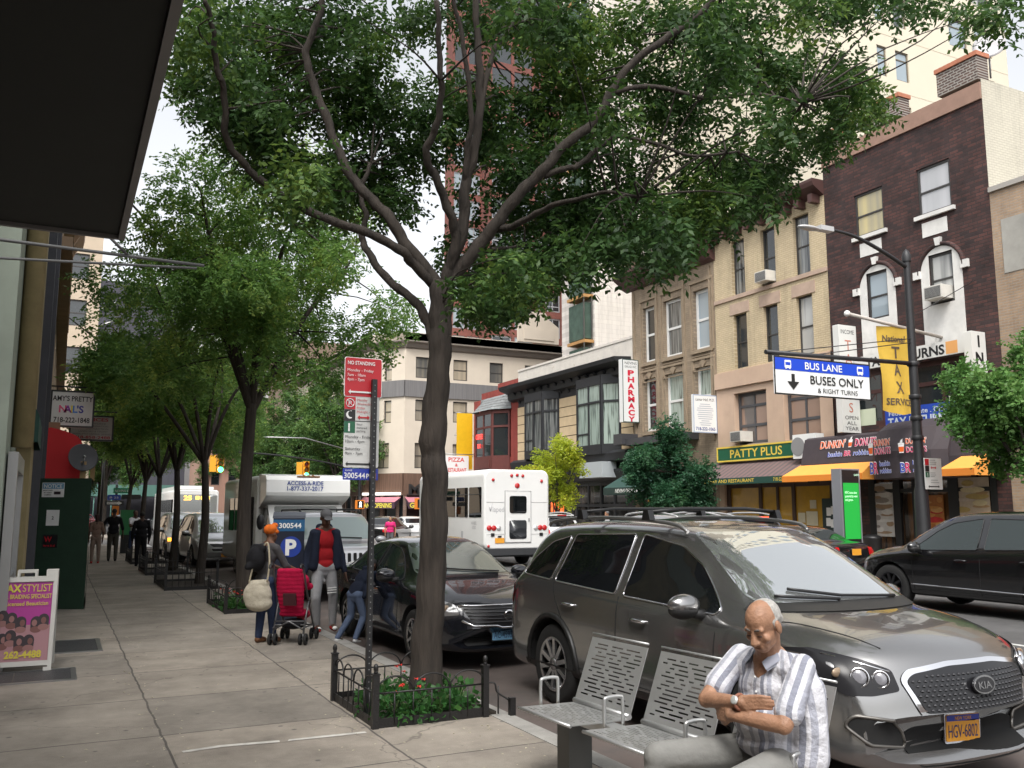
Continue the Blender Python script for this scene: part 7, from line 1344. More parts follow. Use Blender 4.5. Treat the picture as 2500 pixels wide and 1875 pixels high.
BLOBS = np.array([[float(a) for a in b.split(',')] for b in '''0.68,7.42,5.72,0.28;1.02,9.32,6.86,0.31;1.07,10.48,7.35,0.29;0.97,6.62,5.5,0.18;1.15,8.89,6.58,0.23;1.45,9.58,7.02,0.27;1.71,9.17,6.76,0.36;1.74,9.78,7.27,0.29;1.92,8.39,6.5,0.26;2.16,9.26,7.03,0.28;1.79,6.26,5.49,0.16;2.35,8.82,7.02,0.23;2.48,8.72,6.83,0.25;2.58,8.31,6.36,0.23;2.84,9.01,6.93,0.24;0.97,9.33,6.3,0.3;1.08,10.73,6.88,0.27;1.08,7.66,5.58,0.23;1.28,8.83,6.28,0.27;1.38,9.38,6.39,0.23;1.69,9.06,6.38,0.24;1.94,10.35,6.82,0.3;2.08,9.04,6.45,0.3;2.34,9.46,6.57,0.3;2.46,8.51,6.21,0.33;2.61,9.18,6.48,0.35;1.16,9.11,5.85,0.32;1.29,10.37,6.48,0.35;1.46,8.87,5.85,0.3;1.67,10.14,6.43,0.36;1.44,7.38,5.16,0.24;1.79,9.19,5.88,0.36;1.89,10.09,6.25,0.36;2.18,8.83,5.96,0.31;2.32,9.48,6.22,0.3;2.41,8.7,5.85,0.23;2.45,8.91,5.91,0.25;1.37,9.24,5.64,0.22;1.6,10.13,6.01,0.26;1.83,9.04,5.44,0.3;1.82,9.34,5.66,0.34;1.56,6.64,4.39,0.23;2.45,8.74,5.4,0.27;2.55,9.09,5.38,0.37;1.59,7.49,4.46,0.23;1.94,9.01,5.21,0.26;2.02,9.55,5.25,0.3;2.18,8.47,4.9,0.32;2.51,9.7,5.28,0.39;1.81,10.09,5.7,0.29;2.63,8.49,5.95,0.3;3.04,9.18,6.27,0.38;2.87,8.64,5.51,0.31;3.12,9.14,5.92,0.3;2.79,8.77,5.17,0.29;2.86,8.85,5.26,0.25;2.89,8.37,4.87,0.23;3.03,8.91,5.09,0.33;3.14,8.45,6.95,0.26;3.33,9.21,7.39,0.27;3.32,8.07,6.88,0.23;3.75,7.84,6.8,0.26;4.11,8.88,7.38,0.31;2.98,5.77,5.48,0.23;4.05,7.72,6.85,0.33;4.45,8.38,7.29,0.3;3.53,7.83,5.85,0.32;3.87,9.05,6.49,0.35;3.42,8.02,5.59,0.26;3.75,8.56,5.8,0.33;3.75,7.97,5.66,0.27;4.33,8.77,5.98,0.25;3.84,7.6,5.14,0.27;4.34,8.65,5.53,0.26;3.6,7.87,4.94,0.25;3.18,8.11,5.81,0.28;3.67,9.55,6.35,0.3;4.27,8.12,4.99,0.36;3.93,7.88,4.47,0.25;4.57,8.99,5.09,0.31;3.64,8.42,4.44,0.36;3.16,8.6,5.47,0.23;3.34,9.16,5.71,0.3;3.16,5.56,5.46,0.22;4.6,7.88,6.91,0.36;4.58,7.03,6.46,0.26;5.21,8.07,7.12,0.29;4.92,6.92,6.62,0.32;4.2,5.25,5.61,0.17;5.28,6.71,6.65,0.25;6.01,7.5,7.15,0.29;4.9,5.6,5.85,0.28;5.88,6.84,6.76,0.32;6.54,7.67,7.52,0.27;6.22,6.66,6.93,0.3;5.09,4.91,5.74,0.22;7.7,7.32,7.79,0.39;6.76,6.01,6.84,0.32;7.88,6.91,7.61,0.32;6.15,4.8,6.02,0.19;8.24,6.49,7.49,0.25;8.42,5.98,7.22,0.28;6.43,4.25,5.67,0.24;8.09,5.42,6.72,0.28;5.28,7.39,6.38,0.32;5.24,7.65,6.51,0.29;5.87,7.6,6.64,0.29;4.53,5.32,5.25,0.24;6.06,7.06,6.47,0.31;6.54,7.83,6.99,0.26;6.34,6.74,6.49,0.26;7.08,7.45,6.8,0.35;6.65,6.68,6.24,0.35;7.27,7.38,6.84,0.31;6.99,6.38,6.18,0.24;8.01,7.24,6.89,0.31;6.87,6.17,5.95,0.32;7.94,6.95,6.36,0.37;3.81,5.75,4.91,0.2;4.76,7.36,5.86,0.22;5.29,8.15,6.29,0.27;5.4,7.24,5.95,0.34;6,8.06,6.45,0.35;5.68,7.21,5.99,0.25;6.2,7.64,6.14,0.26;5,5.57,5.13,0.25;4.81,5.03,4.76,0.17;6.33,6.56,5.71,0.23;7.06,7.21,5.99,0.31;7.64,7.3,6,0.3;6.8,6.28,5.59,0.26;7.59,6.97,6.17,0.25;4.47,7.3,5.42,0.34;4.89,8.06,5.69,0.25;5.08,7.53,5.51,0.29;5.89,7.81,5.72,0.38;5.74,6.94,5.25,0.34;6.2,7,5.28,0.35;6.55,7.46,5.55,0.37;6.62,6.93,5.44,0.27;7.39,7.84,5.87,0.28;4.52,7.59,4.98,0.22;5.13,8.89,5.51,0.27;4.68,7.25,4.85,0.31;5.23,7.85,5.15,0.31;5.12,7.11,4.75,0.28;5.82,8.2,5.3,0.33;6.17,7.81,5.21,0.3;5.71,6.74,4.91,0.26;6.67,7.56,5.32,0.34;4.92,5.42,4.27,0.21;7.26,7.87,5.56,0.37;4.34,7.64,4.74,0.28;4.78,8.63,5.07,0.25;4.87,7.92,4.68,0.33;5.07,8.09,4.89,0.29;3.85,5.71,3.91,0.18;5.19,7.7,4.64,0.23;5.49,8.14,4.86,0.37;4.05,5.43,3.98,0.26;5.51,7.4,4.7,0.24;6.16,8.02,5.07,0.38;4.33,5.9,3.88,0.21;5.6,7.47,4.6,0.35;5.8,7.55,4.64,0.27;5.66,7.02,4.79,0.31;6,7.36,4.85,0.33;3.12,6.85,3.65,0.29;3.69,7.96,4.04,0.32;4,7.98,3.99,0.3;4.48,9.4,4.24,0.31;3.49,6.58,3.7,0.25;4.12,8.07,4.17,0.27;4.39,8.22,4.23,0.28;4.18,7.71,4.23,0.28;5.06,9.11,4.72,0.26;3.01,5.99,3.69,0.17;4.08,8.02,4.26,0.23;4.63,9.34,4.55,0.3;3.63,6.02,3.84,0.24;4.4,7.59,4.43,0.29;5.02,8.53,4.56,0.31;3.9,6.05,3.84,0.23;5.2,8.09,4.66,0.34;3.74,7.95,3.86,0.3;3.98,8.62,4.01,0.25;4.08,7.49,5.28,0.26;4.83,8.71,5.96,0.38;4.26,7.94,6.06,0.36;4.31,8.09,6.07,0.33;4.64,7.71,6.17,0.32;5.12,8.39,6.55,0.36;4.36,7.53,6.38,0.33;4.52,7.74,6.42,0.24'''.split(';')])
t0 = thing('street_tree', 'big near street tree with forking dark limbs rising from the fenced flower bed', 'tree', (3.1, 7.9, 0), world=True)
mb = MB()
for P, r0, r1 in LIMBS:
    P = smooth_path(P, 5); n_ = len(P); rr = []
    for i in range(n_):
        t = i / (n_ - 1); r = r0 + (r1 - r0) * t
        if r0 > .12: r += .05 * math.exp(-t * 14) + .004 * math.sin(i * 1.3) + (.01 if .55 < t < .66 else 0) + .03 * max(0, t - .85) / .15
        else: r *= .88 + .06 * math.sin(i * 2.1)
        rr.append(r)
    mb.tube([p + V((.008 * math.sin(i * 1.7), .008 * math.cos(i * 1.1), 0)) for i, p in enumerate(P)], rr, 14 if r0 > .1 else 9)
lp = [p for P, a, b in LIMBS[1:] for p in smooth_path(P, 3)]; rg = np.random.default_rng(11); LP = np.array([p[:] for p in lp])
for x, y, z, r in BLOBS:
    c = np.array((x, y, z)); d = np.linalg.norm(LP - c, axis=1) + 1.2 * np.maximum(0, LP[:, 2] - z); q = V(LP[d.argmin()]); c = V(c); m_ = q.lerp(c, .5) + V(rg.normal(size=3) * .1 + np.array([0, 0, .08])); mb.tube(smooth_path([q, m_, c], 3), [.013, .011, .009, .007, .005, .004, .003], 5)
mb.build('trunk', bark, t0)
gleaf = leaf_mat('street_tree_leaf', (.015, .042, .012), (.046, .105, .024), (.15, .235, .045))
Q = [sprays(BLOBS[:, :3], BLOBS[:, 3], 11500, np.random.default_rng(3), .26, (.072, .034), 5, .5, .3)]
up = np.random.default_rng(4); UB = np.stack([3.2 + up.normal(size=70) * 1.9, 7.6 + up.normal(size=70) * 1.9, 7.2 + up.random(70) * 2.2], 1); Q.append(sprays(UB, np.full(70, .7), 2600, up, .3, (.08, .04), 4))  # unseen leaves above the frame, added to shade the ground below
Q = np.concatenate(Q) - np.array([3.1, 7.9, 0]); new_obj('crown', quad_mesh('crown', Q, gleaf), t0)
def tree(label, x, y, H, fork, rad, seed, nsp, m, lf=(.09, .04), name='street_tree', group=None, rtr=.12, nb=34, squash=.75, low=None, pairs=4, shape='vase', ln=.34, lean=(0, 0), skew=(0, 0)):
    rng = np.random.default_rng(seed); rd = random.Random(seed); t = thing(name, label, 'tree', (x, y, 0), 0, group); mb = MB()
    top = V((lean[0], lean[1], fork)); P = smooth_path([(0, 0, -.1), (rd.uniform(-.08, .08), rd.uniform(-.08, .08), fork * .5), top], 6); mb.tube(P, [rtr * (1.25 - .45 * i / (len(P) - 1)) for i in range(len(P))], 10)
    low = fork + .2 if low is None else low; Bc = []; br = []
    nl = 6 if shape == 'vase' else 1
    for k in range(nl):
        a = 2 * PI * (k + rd.uniform(-.25, .25)) / nl; rr_ = rad * rd.uniform(.5, .85)
        e = V((math.cos(a) * rr_ + lean[0] + skew[0], math.sin(a) * rr_ + lean[1] + skew[1], fork + (H - fork) * rd.uniform(.55, .85))) if shape == 'vase' else V((0, 0, H * .95))
        m_ = top.lerp(e, .45) + V((rd.uniform(-.2, .2), rd.uniform(-.2, .2), (H - fork) * .08)); Pb = smooth_path([top - V((0, 0, .15)), m_, e], 6); br += Pb; mb.tube(Pb, [rtr * .62 * (1 - .8 * i / (len(Pb) - 1)) for i in range(len(Pb))], 7)
    for k in range(nb):
        while 1:
            u = rng.normal(size=3); u /= np.linalg.norm(u); f = rng.random() ** .45; q = u * f
            if shape == 'vase' and q[2] < -.55 and abs(q[0]) + abs(q[1]) < .5: continue
            break
        cz = (low + H) / 2; taper = 1 if shape == 'vase' else .45 + .55 * (1 - abs(q[2]) ** 1.5); Bc.append((q[0] * rad * taper + lean[0] + skew[0], q[1] * rad * taper + lean[1] + skew[1], cz + q[2] * (H - low) / 2))
    Bc = np.array(Bc); Rr = rng.uniform(.28, .55, nb) * rad * (.5 if shape == 'vase' else .62); BR = np.array([p[:] for p in br])
    for c in Bc: q = V(BR[np.linalg.norm(BR - c, axis=1).argmin()]); mb.tube([q, q.lerp(V(c), .5) + V((0, 0, .06)), V(c)], [.022, .014, .006], 4)
    mb.build('trunk', bark, t); Qs = sprays(Bc, Rr, nsp, rng, ln, lf, pairs, .4); new_obj('crown', quad_mesh('crown', Qs, m), t); return t
fleaf = leaf_mat('row_tree_leaf', (.045, .11, .026), (.11, .215, .05), (.3, .38, .085), .48); g_ = 'street trees in a row along the near kerb'
tree('second street tree from the camera, leafy green above the stroller and parking meter', 3.1, 17, 8.7, 3.7, 2.9, 21, 7200, fleaf, (.085, .04), group=g_, rtr=.12, nb=52, low=3.5, pairs=5, ln=.28)
tr_ = tree('street tree with a low black bed fence just past the second tree', 3.1, 22.8, 7.5, 3.0, 3.0, 22, 4700, fleaf, (.11, .048), group=g_, rtr=.095, skew=(-.8, 0), low=3.7)
tr2 = tree('slim street tree with twin limbs behind the low fence in the row', 3.05, 28, 7.2, 3.0, 2.5, 23, 3400, fleaf, (.115, .052), group=g_, rtr=.095, low=3.0)
dup(tr_, (3.1, 33.5, 0), 2.1, 'street tree whose trunk stands beside the person in black', g_); dup(tr2, (3.1, 39, 0), 1.2, 'dark street tree in the row next to the person in a white t-shirt', g_); dup(tr_, (3.0, 45.5, 0), 4.0, 'last street tree of the row before the side street corner', g_)
lleaf = leaf_mat('light_tree_leaf', (.04, .1, .03), (.085, .17, .045), (.19, .28, .07)); g2 = 'trees beyond the side street'
far_ = tree('tall pale green tree beyond the crossing beside the cream corner building', 19.9, 71, 12.5, 4, 3.6, 31, 4200, lleaf, (.24, .11), group=g2, rtr=.2, nb=44, low=3.0, ln=.6)
for k, (x, y, rz, lb) in enumerate(((19.6, 80, 1.3, 'second pale green tree beyond the crossing, behind the van'), (18.5, 92, 2.6, 'third pale green tree beyond the crossing, above the van roof'), (3.0, 72, .7, 'pale green tree on the near side beyond the crossing'), (3.1, 84, 3.3, 'farthest pale green tree at the left above the city bus'), (16.5, 108, 5, 'hazy green tree closing the end of the street'))): dup(far_, (x, y, 0), rz, lb, g2)
dleaf = leaf_mat('ginkgo_leaf', (.015, .06, .03), (.03, .095, .045), (.06, .15, .06)); yleaf = leaf_mat('yellowing_leaf', (.2, .28, .03), (.33, .4, .04), (.5, .48, .05), .5); bleaf = leaf_mat('bright_ginkgo_leaf', (.045, .13, .03), (.09, .2, .05), (.16, .28, .08))
tree('slender dark green ginkgo in front of the pharmacy awning', 19.95, 26.9, 5.2, 1.0, 1.55, 41, 4300, dleaf, (.085, .075), 'ginkgo_tree', rtr=.06, nb=44, shape='cone', low=.9, pairs=4, ln=.34)
tree('small yellow green tree glowing beside the white shuttle bus', 19.95, 35.4, 4.9, 1.6, 1.7, 42, 1700, yleaf, (.11, .09), 'small_tree', rtr=.06, nb=24, shape='vase', low=1.4, pairs=3)
tree('bright green ginkgo on the right in front of the red shop sign', 19.95, 13.2, 5.75, 2.4, 1.65, 43, 3900, bleaf, (.085, .08), 'ginkgo_tree', rtr=.09, nb=38, shape='vase', low=2.3, pairs=4, ln=.34)
# ================================================================ street furniture, signs
X1 = (1, 0, 0)
def board(name, label, o, u, W_, H_, d=.02, m=None, cat='sign', back=None, group=None, border=None):
    """flat sign board from lower-left corner o along u and z"""
    t = thing(name, label, cat, V(o) + V(u) * W_ / 2, world=True, group=group); mb = MB(); mb.prism(rpoly([(0, 0), (W_, 0), (W_, H_), (0, H_)], .02), o, u, z_, d); mb.build('panel', m or sign_w, t)
    if border: mb = MB(); [mb.rect(V(o) + V(u).cross(V(z_)).normalized() * d, u, z_, *r_, .006) for r_ in ((0, W_, 0, .035), (0, W_, H_ - .035, H_), (0, .035, .035, H_ - .035), (W_ - .035, W_, .035, H_ - .035))]; mb.build('border', border, t)
    return t, V(o) + V(u).cross(V(z_)).normalized() * d
def words(t, items, mats, o, u, name='lettering'):
    mb = MB(); u = V(u)
    for s_, a, b, h_, *r_ in items:
        kw = r_[0] if r_ else {}; mb.text(s_, V(o) + u * a + V((0, 0, b)), u, z_, h_, **kw)
    return mb.build(name, mats, t)
def arrow(mb, o, u, a0, a1, b, m=0, h=.03):
    mb.prism([(a0, b), (a0 + h, b + h), (a0 + h, b + h * .35), (a1 - h, b + h * .35), (a1 - h, b + h), (a1, b), (a1 - h, b - h), (a1 - h, b - h * .35), (a0 + h, b - h * .35), (a0 + h, b - h)], o, u, z_, .004, m, False)
# ---- metal bench -------------------------------------------------------------------------------
bst = mat('brushed_bench_steel', (.5, .505, .5), .36, .7, var=.1, vs=5, stretch=(1, .2, 1), bump=.05, bs=200)
bench = thing('metal_bench', 'perforated grey metal bench of three seats by the kerb', 'bench', (3.235, 4.52, 0), R(3.6))
def slots(W_, H_, seed):
    r = random.Random(seed); out = []; b = .04; k = 0
    while b < H_ - .035:
        a = .035 + (k % 3) * .03 + r.uniform(0, .02)
        while a < W_ - .08:
            l = r.choice((.05, .09, .13, .15)); l = min(l, W_ - .035 - a)
            if l > .03: out.append((a, a + l, b, b + .010))
            a += l + r.uniform(.03, .05)
        b += .0265; k += 1
    return out
def sheet(W_, H_, seed, o, u, v, rr=.03):
    """perforated sheet as real holes; built flat then laid in frame o,u,v"""
    mb = MB(); facade(mb, (0, 0, 0), (1, 0, 0), W_, H_, slots(W_, H_, seed), .006); u = V(u); v = V(v).normalized(); n = u.cross(v); o = V(o)
    mb.v = [tuple(o + u * p[0] + v * p[2] + n * (-p[1])) for p in mb.v]; mb.add([o + u * a + v * b - n * .006 for a, b in ((0, 0), (W_, 0), (W_, H_), (0, H_))] + [o + u * a + v * b for a, b in ((0, 0), (W_, 0), (W_, H_), (0, H_))], [(0, 1, 5, 4), (1, 2, 6, 5), (2, 3, 7, 6), (3, 0, 4, 7)]); return mb
for k in range(3):
    y1 = 5.64 - k * .755 - 4.55; yl = y1 - 4.55 + 4.55
    sheet(.62, .43, 3 + k, (.13, y1, .46), (0, -1, 0), (.16, 0, .415)).build('backrest', bst, bench)
    sheet(.62, .44, 13 + k, (-.32, y1, .445), (0, -1, 0), (.44, 0, -.012)).build('seat', bst, bench)
    mb = MB(); mb.tube([(-.325, y1, .44), (-.325, y1 - .62, .44)], .011, 6); mb.tube([(.125, y1 - .62, .447), (.125, y1, .447)], .02, 6); mb.tube([(.29, y1, .885), (.292, y1 - .62, .885)], .007, 6); mb.build('edge_roll', bst, bench)
for y in (5.69, 4.95, 4.2, 3.44):
    mb = MB(); mb.tube(smooth_path([(-.12, y - 4.55, .42), (-.12, y - 4.55, .57), (-.1, y - 4.55, .6), (.0, y - 4.55, .6), (.02, y - 4.55, .57), (.02, y - 4.55, .42)], 4), .012, 8); mb.build('armrest', bst, bench)
for y in (5.4, 3.75): mb = MB(); mb.box(-.13, .05, y - 4.62, y - 4.48, 0, .41); mb.build('leg', mat('bench_post', (.1, .1, .095), .5, .4), bench)
MB().box(-.09, .01, -1.05, 1.12, .37, .428).build('beam', bst, bench)
# ---- tree pit guards and planting --------------------------------------------------------------
soil = mat('dark_soil', (.03, .024, .018), .95, var=.5, vs=14, bump=1, bs=30); iron = mat('black_iron', (.012, .011, .011), .45, bump=.2, bs=50)
def guard(label, x0, x1, y0, y1, h, hoops=True, n=(3, 4), ext=False):
    t = thing('tree_guard', label, 'tree guard', (x0, y0, 0), 0, 'iron guards around the tree beds', True)
    C4 = [(x0, y0), (x1, y0), (x1, y1), (x0, y1)]
    for x, y in C4: mb = MB(); mb.box(x - .026, x + .026, y - .026, y + .026, 0, h + .02); mb.box(x - .032, x + .032, y - .032, y + .032, h + .02, h + .032); mb.ell((x, y, h + .075), (.022, .022, .036), None, 10, 7); mb.ell((x, y, h + .042), .018, None, 8, 5); mb.build('post', iron, t)
    for k, (a, b) in enumerate(((C4[0], C4[1]), (C4[1], C4[2]), (C4[3], C4[2]), (C4[0], C4[3]))):
        if k == 1: continue
        a = V((*a, 0)); b = V((*b, 0)); d = b - a; N = n[0] if k in (0, 2) else n[1]; zr = h * .68; mb = MB(); mb.tube([a + V((0, 0, zr)), b + V((0, 0, zr))], .0085, 6); mb.box(min(a.x, b.x) - .004, max(a.x, b.x) + .004, min(a.y, b.y) - .004, max(a.y, b.y) + .004, .0, .075)
        for i in range(N * 2 + 1):
            p = a + d * ((i + .0) / (N * 2)) if 0 < i < N * 2 else None
            if p: mb.tube([p + V((0, 0, .02)), p + V((0, 0, zr + (0 if hoops else .09)))], .0065, 6)
        if hoops:
            for i in range(N): p = a + d * ((i + .5) / N); r_ = d.length / N / 2 - .004; mb.tube([p + d.normalized() * r_ * math.cos(t_) + V((0, 0, zr + max(.3 * h, r_ * .8) * math.sin(t_) * 1.0)) for t_ in [PI * j / 12 for j in range(13)]], .0075, 6)
        mb.build('rail_panel', iron, t)
    if ext:
        mb = MB(); mb.tube(smooth_path([(x1, y0, h * .7), (x1 + .08, y0 - .02, h * .68), (x1 + .1, y0 - .03, .2), (x1 + .2, y0 - .06, .13)], 5), .008, 6); mb.tube([(x1 + .11, y0 - .03, .25), (x1 + .11, y0 - .03, .02)], .007, 6); mb.box(x1 + .2, x1 + .25, y0 - .09, y0 - .04, 0, .15); mb.build('end_scroll', iron, t)
        mb = MB(); mb.box(x1 - .02, x1 + .02, y1 - .02, y1 + .02, 0, h * .75); mb.build('stub_post', iron, t)
    s_ = MB(); s_.box(x0 + .03, x1 + .12, y0 + .03, y1 - .03, -.1, .03); so = s_.build('soil', soil); so['kind'] = 'structure'
    return t
guard('black hooped iron guard around the bed of the nearest street tree', 2.4, 3.38, 7.28, 8.5, .4, True, (3, 4), True)
guard('black hooped iron guard of the second tree bed behind the person with the tote bag', 2.66, 3.4, 16.2, 18.2, .42, True, (2, 5))
guard('low black picket guard around the third tree bed, open soil inside', 2.22, 3.3, 21.4, 23.8, .55, False, (4, 7)); guard('black picket guard around the fourth tree bed down the row', 2.25, 3.3, 26.6, 28.9, .55, False, (4, 6)); guard('black picket guard around the fifth tree bed down the row', 2.25, 3.3, 32.2, 34.6, .55, False, (4, 6))
lf_ = leaf_mat('bedding_leaf', (.02, .075, .02), (.04, .13, .03), (.1, .22, .05), .3); petal = mat('red_petal', (.6, .03, .02), .6)
def bed_plant(label, x, y, seed, flowers=4, s=1., group='bedding plants around the trees'):
    rg_ = np.random.default_rng(seed); t = thing('bedding_plant', label, 'plant', (x, y, .02), 0, group); N = 110; d = unit(rg_.normal(size=(N, 3)) + np.array([0, 0, .55])); d[:, 2] = np.abs(d[:, 2]); base = d * (rg_.uniform(.06, .2, N) * s)[:, None] * np.array([1, 1, 1.1]); side = unit(np.cross(d, rg_.normal(size=(N, 3)))); ln = unit(d + side.take(rg_.permutation(N), 0) * .8 + np.array([0, 0, -.2]))
    l = (rg_.uniform(.04, .075, N) * s)[:, None]; w_ = l * .38; Q = np.stack([base, base + ln * l * .5 + side * w_, base + ln * l, base + ln * l * .5 - side * w_], 1); new_obj('leaves', quad_mesh('leaves', Q, lf_), t)
    mb = MB(); r = random.Random(seed)
    for k in range(7): a = r.uniform(0, 6.3); mb.tube([(0, 0, 0), (math.cos(a) * .09 * s, math.sin(a) * .09 * s, .16 * s)], .004, 4)
    mb.build('stem', mat('plant_stem', (.05, .09, .02), .7), t)
    for k in range(flowers):
        a = r.uniform(0, 6.3); q = r.uniform(.02, .14) * s; c = V((math.cos(a) * q, math.sin(a) * q, r.uniform(.2, .27) * s)); mb = MB()
        for j in range(8): b = 6.28 * j / 8; mb.add([c, c + V((math.cos(b) * .016, math.sin(b) * .016, .012)), c + V((math.cos(b + .4) * .026, math.sin(b + .4) * .026, .018 * (j % 2))), c + V((math.cos(b + .8) * .016, math.sin(b + .8) * .016, .012))], [(0, 1, 2, 3)])
        mb.build('flower', petal, t)
    return t
LB_ = 'leafy green bedding plant with small red flowers inside the nearest tree guard'; LC_ = 'leafy green bedding plant without flowers inside the nearest tree guard'; GA, GB = 'flowering bedding plants in the nearest guard', 'flowerless bedding plants in the nearest guard'
p1_ = bed_plant(LB_, 2.62, 7.46, 1, 3, 1.05, GA); p2_ = bed_plant(LC_, 3.0, 7.42, 2, 0, 1.1, GB)
for k, (x, y, a, src) in enumerate(((2.86, 7.58, 1.1, p1_), (3.2, 7.5, 2.2, p2_), (2.6, 7.8, 3.1, p2_), (2.72, 8.15, .4, p2_), (3.02, 8.3, 2.8, p1_), (3.3, 7.75, 5.1, p2_), (3.3, 8.15, 4.3, p1_), (2.75, 7.38, 2.0, p2_))): dup(src, (x, y, .02), a)
L2_ = 'flowering bedding plant in the guard of the second street tree'
q_ = bed_plant(L2_, 2.85, 16.5, 5, 5, 1.25, 'bedding plants in the second guard'); [dup(q_, (x, y, .02), a) for x, y, a in ((3.15, 16.45, 1), (2.85, 17.4, 2), (3.2, 17.6, 3), (2.95, 16.9, 4))]
# ---- parking sign on perforated post -----------------------------------------------------------
t = thing('parking_sign', 'black post with a red NO STANDING plate over white and blue parking plates', 'sign', (2.45, 7.65, 0), world=True, ry=0)
mb = MB(); mb.box(2.43, 2.475, 7.625, 7.67, 0, 2.9); mb.build('post', black, t)
mb = MB(); [mb.box(2.448, 2.457, 7.6235, 7.626, .25 + k * .0508, .259 + k * .0508) for k in range(52)]; mb.build('post_hole', mat('hole_grey', (.2, .2, .2), .8), t)
o = V((2.2, 7.7, 0)); mb = MB(); mb.prism(rpoly([(0, 2.747), (.334, 2.747), (.334, 3.09), (0, 3.09)], .02), o + V((0, .002, 0)), X1, z_, .004, 0); mb.prism(rpoly([(-.006, 2.741), (.34, 2.741), (.34, 3.096), (-.006, 3.096)], .02), o + V((0, .006, 0)), X1, z_, .004, 1); mb.prism(rpoly([(0, 2.118), (.32, 2.118), (.32, 2.74), (0, 2.74)], .02), o, X1, z_, .004, 2); mb.prism([(0, 2.01), (.32, 2.01), (.32, 2.11), (0, 2.11)], o, X1, z_, .004, 3)
f_ = o - V((0, .004, 0)); mb.rect(f_, X1, z_, .0, .1, 2.63, 2.738, .001, 0); mb.rect(f_, X1, z_, .0, .1, 2.53, 2.628, .001, 4); mb.rect(f_, X1, z_, 0, .1, 2.42, 2.522, .001, 5); mb.rect(f_, X1, z_, 0, .32, 2.523, 2.529, .0015, 4); mb.build('plate', [sign_r, sign_w, mat('sign_grey_white', (.6, .6, .58), .5), sign_b, sign_k, sign_g], t)
W_, K_, Rr_ = 0, 1, 2; mb = MB(); l_ = dict(al='l')
def tx(s_, a, b, h_, m=0, w=None, bold=0.): mb.text(s_, f_ + V((a, -.001, b)), X1, z_, h_, w, 'l', m, bold)
tx('NO STANDING', .02, 3.03, .033, W_, .25, .02); tx('Monday - Friday', .018, 2.968, .026, W_, .24); tx('7am - 10am', .018, 2.925, .026, W_, .165); tx('4pm - 7pm', .018, 2.885, .026, W_, .155); arrow(mb, f_ - V((0, .002, 0)), X1, .03, .26, 2.785, W_, .02)
for k, s_ in enumerate(('Monday', 'Wednesday', 'Friday', 'Midnight - 3am')): tx(s_, .115, 2.705 - k * .035, .022, Rr_, (.09, .13, .07, .17)[k])
arrow(mb, f_ - V((0, .002, 0)), X1, .12, .23, 2.56, Rr_, .02); tx('1', .037, 2.437, .07, W_, None, .03)
for k, s_ in enumerate(('hour', 'metered', 'parking')): tx(s_, .115, 2.49 - k * .03, .02, K_)
tx('Monday - Friday', .015, 2.375, .026, K_, .24); tx('10am - 4pm', .015, 2.335, .026, K_, .17); tx('Saturday', .015, 2.27, .026, K_, .135); tx('9am - 7pm', .015, 2.23, .026, K_, .155); arrow(mb, f_ - V((0, .002, 0)), X1, .02, .25, 2.15, K_, .018)
tx('300544', .01, 2.025, .05, W_, .19, .01); tx('P', .21, 2.025, .042, W_, None, .02); tx('zone#', .02, 2.087, .018, W_); mb.rect(f_, X1, z_, .25, .3, 2.02, 2.07, .004, 3)
mb.tube([f_ + V((.05 + .036 * math.cos(a), -.004, 2.685 + .036 * math.sin(a))) for a in [6.283 * k / 20 for k in range(20)]], .004, 4, W_, closed=True); tx('P', .036, 2.662, .045, W_); mb.bar(f_ + V((.025, -.005, 2.71)), f_ + V((.075, -.005, 2.66)), .005, .003, W_)
arc = [(.05 + .034 * math.cos(a), 2.58 + .034 * math.sin(a)) for a in [R(60 + 240 * k / 14) for k in range(15)]] + [(.064 + .03 * math.cos(a), 2.588 + .03 * math.sin(a)) for a in [R(280 - 190 * k / 12) for k in range(13)]]
mb.prism(arc, f_, X1, z_, .003, W_, False); mb.build('lettering', [sign_w, sign_k, mat('sign_red_print', (.5, .03, .04), .5), mat('pay_phone_pink', (.55, .22, .15), .5)], t)
# ---- parking meter -----------------------------------------------------------------------------
t = thing('parking_meter', 'tall dark blue pay station with a white P on a blue disc', 'parking meter', (3.3, 14.5, 0), R(-14)); mb = MB()
mb.prism([(-.24, .0), (.24, .0), (.24, 1.62), (-.24, 1.62)], (0, .16, 0), X1, z_, .32); mb.prism([(-.16, 1.62), (.16, 1.62), (.2, 1.72), (-.12, 1.66)], (-.25, 0, 0), (0, 1, 0), z_, .5); mb.build('cabinet', mat('meter_navy', (.012, .016, .03), .4), t)
mb = MB(); mb.rect((-.24, -.16, 0), X1, z_, 0, .48, 1.42, 1.6, .006); mb.build('header', mat('meter_blue', (.02, .1, .22), .4), t); mb = MB(); mb.prism([(.16 * math.cos(a), 1.18 + .16 * math.sin(a)) for a in [6.283 * k / 24 for k in range(24)]], (0.04, -.16, 0), X1, z_, .006); mb.rect((-.2, -.16, 0), X1, z_, .08, .4, .68, .8, .006); mb.build('disc', mat('disc_blue', (.02, .05, .3), .4), t)
mb = MB(); mb.rect((-.2, -.16, 0), X1, z_, .06, .42, .6, .67, .006); mb.build('orange_label', mat('label_orange', (.65, .2, .04), .5), t)
mb = MB(); mb.text('P', (.04, -.167, 1.06), X1, z_, .24, None, 'c', 0, .04); mb.text('300544', (.02, -.167, 1.47), X1, z_, .08, .34, 'c', 0, .02); mb.text('300544', (.04, -.167, .71), X1, z_, .065, .27, 'c', 0, .02); mb.build('lettering', sign_w, t)
